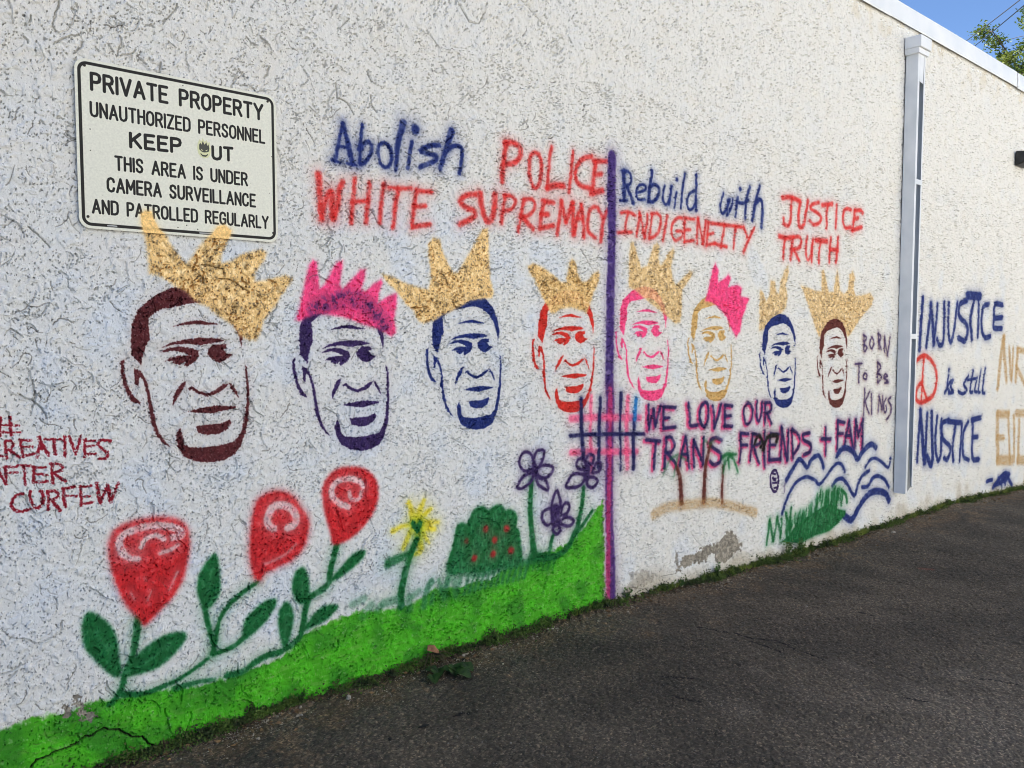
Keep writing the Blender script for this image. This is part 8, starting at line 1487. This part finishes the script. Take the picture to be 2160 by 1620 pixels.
# ------------------------------------------------------------------ moss, grass, weeds, gravel, litter along the foot of the wall
M_ms = noisy(mat('moss_leaf', (50, 80, 24), 0.8), 14, (40, 50, 22), (88, 112, 40))
M_gr = noisy(mat('grass_blade', (86, 118, 44), 0.65), 7, (74, 104, 34), (160, 172, 80))
M_wd = noisy(mat('weed_leaf', (56, 92, 36), 0.6), 25, (40, 72, 26), (84, 120, 46))
M_dry = noisy(mat('dry_stem', (120, 96, 62), 0.8), 20, (96, 74, 48), (150, 124, 84))
def leafquads(C, size, up=0.5, seed=0, asp=0.6):
    r = np.random.RandomState(seed); n = len(C); d = r.normal(size=(n, 3)); d[:, 2] = np.abs(d[:, 2]) * up + 0.1; d /= np.linalg.norm(d, axis=1)[:, None]
    w = np.cross(d, r.normal(size=(n, 3))); w /= np.linalg.norm(w, axis=1)[:, None] + 1e-9; s_ = (size * r.uniform(0.6, 1.4, n))[:, None]
    nn = np.cross(d, w) * 0.18 * s_
    V_ = np.stack([C, C + d * s_ * 0.5 + w * s_ * asp * 0.5 + nn, C + d * s_, C + d * s_ * 0.5 - w * s_ * asp * 0.5 + nn], 1).reshape(-1, 3)
    return V_, (np.arange(n)[:, None] * 4 + np.arange(4)[None, :])
def qmesh(name, V_, Q_, m, parent=None):
    return gridmesh(name, Q_, V_.astype(np.float32), None, m, parent)
dens = np.array([(0.5, 0.3), (0.8, 0.2), (1.1, 0.5), (1.6, 0.9), (2.2, 0.5), (2.6, 0.8), (3.0, 0.9), (3.6, 1.1), (3.75, 1.3), (3.9, 0.6), (4.2, 0.9), (4.6, 1.2), (5.2, 1.2), (5.9, 1.4), (6.6, 1.1), (7.4, 0.35), (8.2, 0.5), (9, 0.8), (10, 0.8), (11.5, 0.8)])
def cum_sample(n, seed):
    r = np.random.RandomState(seed); xs = np.linspace(0.6, 11.6, 2200); nz = 0.55 + 0.45 * np.tanh(1.4 * n_mid[5, (xs / 0.02).astype(int) % 4096] + 0.8 * n_led[9, (xs / 0.02).astype(int) % 2048])
    w = np.interp(xs, dens[:, 0], dens[:, 1]) * nz; c = np.cumsum(w); return np.interp(r.rand(n) * c[-1], c, xs), r
xs, r = cum_sample(34000, 5); yy = -np.abs(r.normal(0, 1, len(xs))) * (0.014 + 0.026 * (0.5 + 0.5 * np.sin(xs * 7)) ) - 0.004
clump = np.clip(n_mid[9, (xs / 0.004).astype(int) % 4096], -1, 2.2); hh = np.abs(r.normal(0, 1, len(xs))) * (0.012 + 0.009 * (clump + 0.6)) * np.exp(yy * 14)
Vm, Qm = leafquads(np.stack([xs, yy, gz_at(xs) + hh + 0.006 + 0.010 * np.exp(yy / 0.035)], 1), 0.011, 0.7, 6, 0.8)
tag(qmesh('moss', Vm, Qm, M_ms), 'dark green moss and clover creeping along the foot of the wall', 'moss', kind='stuff')
def blades(centres, n, h, spread, seed, bend=0.5):
    r = np.random.RandomState(seed); V_ = []; Q_ = []; k = 0
    for (x, y) in centres:
        for i in range(n):
            bx, by = x + r.normal(0, spread), min(-0.004, y + r.normal(0, spread * 0.35)); a = r.uniform(0, 2 * math.pi); hgt_ = h * r.uniform(0.45, 1.2); ln = hgt_ * bend * r.uniform(0.1, 1)
            dx, dy = math.cos(a), -abs(math.sin(a)); w = r.uniform(0.0012, 0.0026); z = float(gz_at(bx)) + 0.004
            px_, py_ = -dy * w, dx * w
            for t in (0, 0.5, 1.0):
                cx_, cy_, cz_ = bx + dx * ln * t * t, by + dy * ln * t * t, z + hgt_ * t * (1 - 0.15 * t); ww = 1 - 0.8 * t
                V_ += [(cx_ - px_ * ww, cy_ - py_ * ww, cz_), (cx_ + px_ * ww, cy_ + py_ * ww, cz_)]
            Q_ += [(k, k+1, k+3, k+2), (k+2, k+3, k+5, k+4)]; k += 6
    return np.array(V_), np.array(Q_)
r = np.random.RandomState(9); cs = []
for x0, x1, n in [(4.6, 5.9, 46), (6.3, 6.9, 34), (6.75, 6.95, 22), (7.7, 8.1, 26), (8.3, 8.6, 16), (8.9, 10.8, 70), (4.0, 4.4, 10), (3.3, 3.7, 10)]: cs += [(r.uniform(x0, x1), r.uniform(-0.03, -0.006)) for _ in range(n)]
Vb, Qb = blades(cs, 20, 0.055, 0.014, 10, 0.9)
tag(qmesh('grass', Vb, Qb, M_gr), 'short grass sprouting from the joint between wall and asphalt', 'grass', kind='stuff')
def weed(name, label, x, y, h, nl, size, seed, m=None, spread=0.5):
    r = random.Random(seed); z = float(gz_at(x)); t = empty(name, (x, y, z)); tag(t, label, 'weed', 'weeds growing along the wall')
    sm_ = MB(); C_ = []
    for i in range(max(3, nl // 10)):
        a = r.uniform(0, 2 * math.pi); dx, dy = math.cos(a) * spread, -abs(math.sin(a)) * spread * 0.7; hh_ = h * r.uniform(0.5, 1)
        pts = [(dx * hh_ * u * u, dy * hh_ * u * u, hh_ * u - 0.003) for u in (0, 0.35, 0.7, 1)]
        sm_.tube(pts, [0.0016, 0.0013, 0.001, 0.0006], 4)
        for j in range(10):
            u = r.uniform(0.2, 1.0); C_.append((dx * hh_ * u * u + r.gauss(0, h * 0.07), dy * hh_ * u * u + min(0.0, r.gauss(0, h * 0.06)), hh_ * u + r.gauss(0, h * 0.05)))
    sm_.build('stem', M_wd, t); V_, Q_ = leafquads(np.array(C_), size, 0.5, seed, 0.65); qmesh('foliage', V_, Q_, m or M_wd, t)
    return t
for a in [('weed_plant', 'bushy weed on the ground right of the purple post', 3.811, -0.02, 0.09, 70, 0.016, 1, None, 0.45), ('weed_plant', 'low leafy weed halfway between post and bare plaster', 4.347, -0.02, 0.06, 60, 0.014, 2, None, 0.45), ('weed_plant', 'tall leafy weed below the bare plaster patch', 4.738, -0.02, 0.12, 90, 0.018, 3, None, 0.45), ('weed_plant', 'dark weed in front of the sea bush, left one', 5.654, -0.02, 0.15, 110, 0.018, 4, None, 0.45), ('weed_plant', 'dark weed in front of the sea bush, right one', 5.828, -0.02, 0.17, 110, 0.018, 5, None, 0.45), ('weed_plant', 'small weed at the foot of the bright hill near the post', 3.524, -0.015, 0.06, 60, 0.012, 6, None, 0.45), ('weed_plant', 'dark weed climbing the wall below the middle rose', 1.655, -0.01, 0.09, 60, 0.012, 7, None, 0.45), ('weed_plant', 'thin weed at the foot of the wall under the lowest leaves', 1.345, -0.008, 0.07, 30, 0.008, 8, None, 0.45)]: weed(*a)
# gravel: loose chips collected near the wall
xs, r = cum_sample(9000, 15); V_ = []; Q_ = []
yy = -np.abs(r.normal(0, 0.11, len(xs))) - 0.012
oct_ = np.array([(1,0,0),(0,1,0),(-1,0,0),(0,-1,0),(0,0,1),(0,0,-1)], float)
k = 0; tri = []
for i in range(len(xs)):
    s_ = r.uniform(0.0018, 0.0046) * (1 + 1.3 * (r.rand() > 0.95)); P = oct_ * r.uniform(0.6, 1.3, (6, 3)) * s_; P[:, 2] *= 0.6; a = r.uniform(0, 6.28); c, sn_ = math.cos(a), math.sin(a)
    P = np.stack([P[:, 0] * c - P[:, 1] * sn_, P[:, 0] * sn_ + P[:, 1] * c, P[:, 2]], 1) + np.array([xs[i], yy[i], float(gz_at(xs[i])) + s_ * 0.25 + 0.010 * math.exp(yy[i] / 0.035)]); V_.append(P)
    for p in range(4): tri += [(k + p, k + (p + 1) % 4, k + 4), (k + (p + 1) % 4, k + p, k + 5)]
    k += 6
M_gv = noisy(mat('gravel_chip', (120, 110, 96), 0.9), 40, (84, 74, 60), (186, 172, 150))
gv = pymesh('gravel', np.vstack(V_), tri, M_gv); tag(gv, 'loose gravel and grit swept up against the foot of the wall', 'gravel', kind='stuff')
# dead leaves and husks blown against the wall
xs, r = cum_sample(420, 25); C_ = np.stack([xs, -np.abs(r.normal(0, 0.09, len(xs))) - 0.015, gz_at(xs) + 0.004], 1)
Vl, Ql = leafquads(C_, 0.024, 0.12, 26, 0.55); M_ll = noisy(mat('dead_leaf', (112, 84, 54), 0.8), 12, (74, 54, 36), (150, 120, 80))
tag(qmesh('leaf_litter', Vl, Ql, M_ll), 'small dead brown leaves scattered along the foot of the wall', 'leaf litter', kind='stuff')
# asphalt aggregate standing proud of the surface
r = np.random.RandomState(77); V_ = []; tri = []; k = 0
for i in range(11000):
    x = r.uniform(0.4, 8.5); y = -r.uniform(0.02, 3.3); s_ = r.uniform(0.0016, 0.0034) * (1.7 if r.rand() > 0.95 else 1.0)
    P = oct_[:5] * r.uniform(0.7, 1.2, (5, 3)) * s_; P[:, 2] *= 0.5; P += np.array([x, y, float(gz_at(x)) + 0.001 + 0.0022 * t2[int(np.floor(y / 0.06)) % 256, int(np.floor(x / 0.06)) % 512]]); V_.append(P)
    for p in range(4): tri.append((k + p, k + (p + 1) % 4, k + 4))
    k += 5
M_ag = noisy(mat('pale_aggregate', (120, 116, 108), 0.85), 60, (58, 55, 52), (150, 146, 136))
ag = pymesh('grit', np.vstack(V_), tri, M_ag); tag(ag, 'pale stone grit worn out of the asphalt surface', 'grit', kind='stuff')

def rock(name, label, cat, x, y, sx_, sy_, sz_, m, seed, rot=0):
    bm = bmesh.new(); bmesh.ops.create_icosphere(bm, subdivisions=2, radius=1.0); r = random.Random(seed)
    for v in bm.verts:
        k = 1 + r.uniform(-0.18, 0.18); v.co = Vector((v.co.x * sx_ * k, v.co.y * sy_ * k, max(-0.4, v.co.z) * sz_ * k))
    me = bpy.data.meshes.new(name); bm.to_mesh(me); bm.free(); me.shade_flat(); me.materials.append(m); o = link(name, me)
    o.location = (x, y, float(gz_at(x)) + sz_ * 0.35); o.rotation_euler = (0, 0, rot); tag(o, label, cat); return o
M_stn = noisy(mat('pale_stone', (158, 150, 138), 0.9), 30, (130, 122, 110), (182, 175, 162)); M_brk = noisy(mat('bark_brown', (134, 92, 64), 0.85), 30, (100, 66, 44), (160, 116, 84), 0.002, 120)
for a in [('stone', 'pale angular stone beside the moss left of the twig', 'stone', 1.838, -0.098, 0.016, 0.012, 0.012, 's', 1), ('stone', 'small grey pebble left of the pale angular stone', 'stone', 1.604, -0.11, 0.008, 0.006, 0.005, 's', 2), ('bark_chip', 'black oval bark chip on the asphalt below the twig', 'bark chip', 1.936, -0.529, 0.024, 0.01, 0.003, 'd', 3), ('bark_chip', 'round black bark chip left of the oval one', 'bark chip', 1.773, -0.529, 0.012, 0.008, 0.003, 'd', 4), ('bark_chip', 'black bark chip nearest the green painted foot of the wall', 'bark chip', 1.457, -0.315, 0.016, 0.009, 0.003, 'd', 5), ('stone', 'white pebble on the asphalt right of the downspout', 'stone', 7.145, -0.163, 0.022, 0.016, 0.01, 's', 6), ('stone', 'white pebble in the middle of the lot', 'stone', 4.64, -0.741, 0.01, 0.008, 0.006, 's', 7)]:
    nm, lb, ct, x, y, sx_, sy_, sz_, mm_, sd_ = a; rock(nm, lb, ct, x, y, sx_, sy_, sz_, {'s': M_stn, 'd': mat('dark_hole', (20, 18, 16), 0.9), 'p': M_gv}[mm_], sd_, sd_)
# fallen twig with a flake of bark and drooping leaves
tx, ty = (2.333, -0.03); tz = float(gz_at(tx)); tw_ = empty('fallen_twig', (tx, ty, tz)); tag(tw_, 'wilted leafy twig lying against the foot of the wall under a bark flake', 'twig')
mb = MB(); r = random.Random(4); tips = []
for i in range(17):
    a = math.radians(-90 + (i - 8) * 10 + r.uniform(-6, 6)); L_ = r.uniform(0.08, 0.19)
    pts = [(0.01 * r.uniform(-1, 1), 0, 0.055), (L_ * 0.4 * math.cos(a), L_ * 0.4 * math.sin(a) - 0.005, 0.055 + r.uniform(-.01, .02)), (L_ * math.cos(a), L_ * math.sin(a), 0.008)]
    mb.tube(pts, [0.0022, 0.0016, 0.0009], 5); tips.append(pts[-1])
mb.build('stem', noisy(mat('wet_stem', (52, 42, 30), 0.8), 30, (34, 28, 20), (92, 74, 50)), tw_)
M_wl = noisy(mat('wilted_leaf', (44, 72, 34), 0.55), 30, (26, 42, 20), (60, 86, 38))
for i, (x, y, z) in enumerate(tips[3:13]):
    P = [(0, 0), (0.018, 0.012), (0.026, 0.034), (0.012, 0.055), (0, 0.062), (-0.014, 0.05), (-0.024, 0.03), (-0.016, 0.01)]; a = r.uniform(2.6, 3.7); k = r.uniform(1.0, 1.6)
    v = [(x + k * (p * math.cos(a) - q_ * math.sin(a)), y + k * (p * math.sin(a) + q_ * math.cos(a)), z + 0.004 + 0.35 * abs(p) + 0.012 * math.sin(q_ * 60)) for p, q_ in P] + [(x - k * 0.032 * math.sin(a), y + k * 0.032 * math.cos(a), z + 0.004)]
    pymesh('leaf', v, [(j, (j + 1) % 8, 8) for j in range(8)], M_wl, tw_)
bv = [(-.03, 0, .0), (.0, -.006, -.012), (.035, -.004, -.03), (.042, 0, -.022), (.018, .004, .012), (-.018, .006, .02)]
n = len(bv); v = [(a, b - .012, c + .085) for a, b, c in bv] + [(a, b - .019, c + .083) for a, b, c in bv]
pymesh('bark_flake', v, [tuple(range(n)), tuple(range(2*n-1, n-1, -1))] + [(i, i+n, (i+1) % n + n, (i+1) % n) for i in range(n)], M_brk, tw_)

# ------------------------------------------------------------------ tree and wires beyond the roof
def pix(px, py, dist):
    R_ = np.array([math.sin(TH), -math.cos(TH), 0]); F_v = np.array(fw); U_ = np.cross(R_, F_v)
    v = F_v + (px - 1080) / FOC * R_ - (py - 810) / FOC * U_; return CAM + v * dist
M_bark = noisy(mat('tree_bark', (84, 72, 60), 0.9), 6, (60, 50, 42), (104, 92, 78), 0.02, 30)
M_lf = noisy(mat('tree_leaf', (96, 120, 44), 0.55), 0.9, (48, 78, 30), (104, 116, 42), lo=0.3, hi=0.7)
_b = M_lf.node_tree.nodes['Principled BSDF']; _nt = M_lf.node_tree
tr_ = _nt.nodes.new('ShaderNodeBsdfTranslucent'); ms_ = _nt.nodes.new('ShaderNodeMixShader'); ms_.inputs[0].default_value = 0.35
_nt.links.new(_b.inputs['Base Color'].links[0].from_socket, tr_.inputs[0]); _nt.links.new(_b.outputs[0], ms_.inputs[1]); _nt.links.new(tr_.outputs[0], ms_.inputs[2]); _nt.links.new(ms_.outputs[0], _nt.nodes['Material Output'].inputs[0])
top = pix(2215, 60, 27.0); gzz = -0.3
tre = empty('tree', (top[0], top[1], gzz)); tag(tre, 'leafy green tree rising behind the roof edge of the building', 'tree')
r = random.Random(12); mb = MB(); th_ = top[2] - gzz; ends = []
trunk = [(0, 0, 0), (0.1, 0.05, th_ * 0.3), (-0.05, 0.1, th_ * 0.6), (0.05, 0, th_ * 0.85)]; mb.tube(trunk, [0.22, 0.18, 0.13, 0.08], 8)
for i in range(70):
    u = r.uniform(0.40, 0.88); b0 = Vector((0.03, 0.05, th_ * u)); a = r.uniform(0, 6.283); el_ = r.uniform(-0.1, 1.1); L_ = r.uniform(1.8, 3.7) * (1.1 - 0.35 * (u - 0.45))
    d = Vector((math.cos(a) * math.cos(el_), math.sin(a) * math.cos(el_), math.sin(el_))); p1 = b0 + d * L_ * 0.5 + Vector((0, 0, 0.08)); p2 = b0 + d * L_ + Vector((r.gauss(0, .15), r.gauss(0, .15), r.gauss(0, .15)))
    mb.tube([b0, p1, p2], [0.05, 0.03, 0.014], 5)
    for j in range(5):
        s0 = b0.lerp(p2, r.uniform(0.35, 1.0)); e0 = s0 + Vector((r.gauss(0, .35), r.gauss(0, .35), r.gauss(0.1, .3))); mb.tube([s0, s0.lerp(e0, .5) + Vector((0, 0, .03)), e0], [0.012, 0.009, 0.005], 4); ends.append(e0)
mb.build('trunk', M_bark, tre)
C_ = []
for e0 in ends:
    for j in range(r.randint(190, 320)):
        C_.append((e0.x + r.gauss(0, .15), e0.y + r.gauss(0, .15), e0.z + r.gauss(0, .12)))
V_, Q_ = leafquads(np.array(C_), 0.10, 0.3, 8, 0.55); qmesh('crown', V_, Q_, M_lf, tre)
M_wr = mat('black_cable', (34, 38, 50), 0.6)
for a, b, lb in (((2160, -7), (2037, 87), 'black utility wire above the roof, upper of two'), ((2170, 3), (2051, 101), 'black utility wire above the roof, lower of two')):
    A_, B_ = Vector(pix(*a, 16.0)), Vector(pix(*b, 24.0)); d = B_ - A_
    pts = []
    for i in range(25):
        t = -1.2 + 3.6 * i / 24; p = A_ + d * t; p.z += 0.035 * (t * t - t) ; pts.append(p)
    w_ = MB().tube(pts, 0.011, 6).build('utility_wire', M_wr, flat=False); tag(w_, lb, 'wire', 'utility wires')
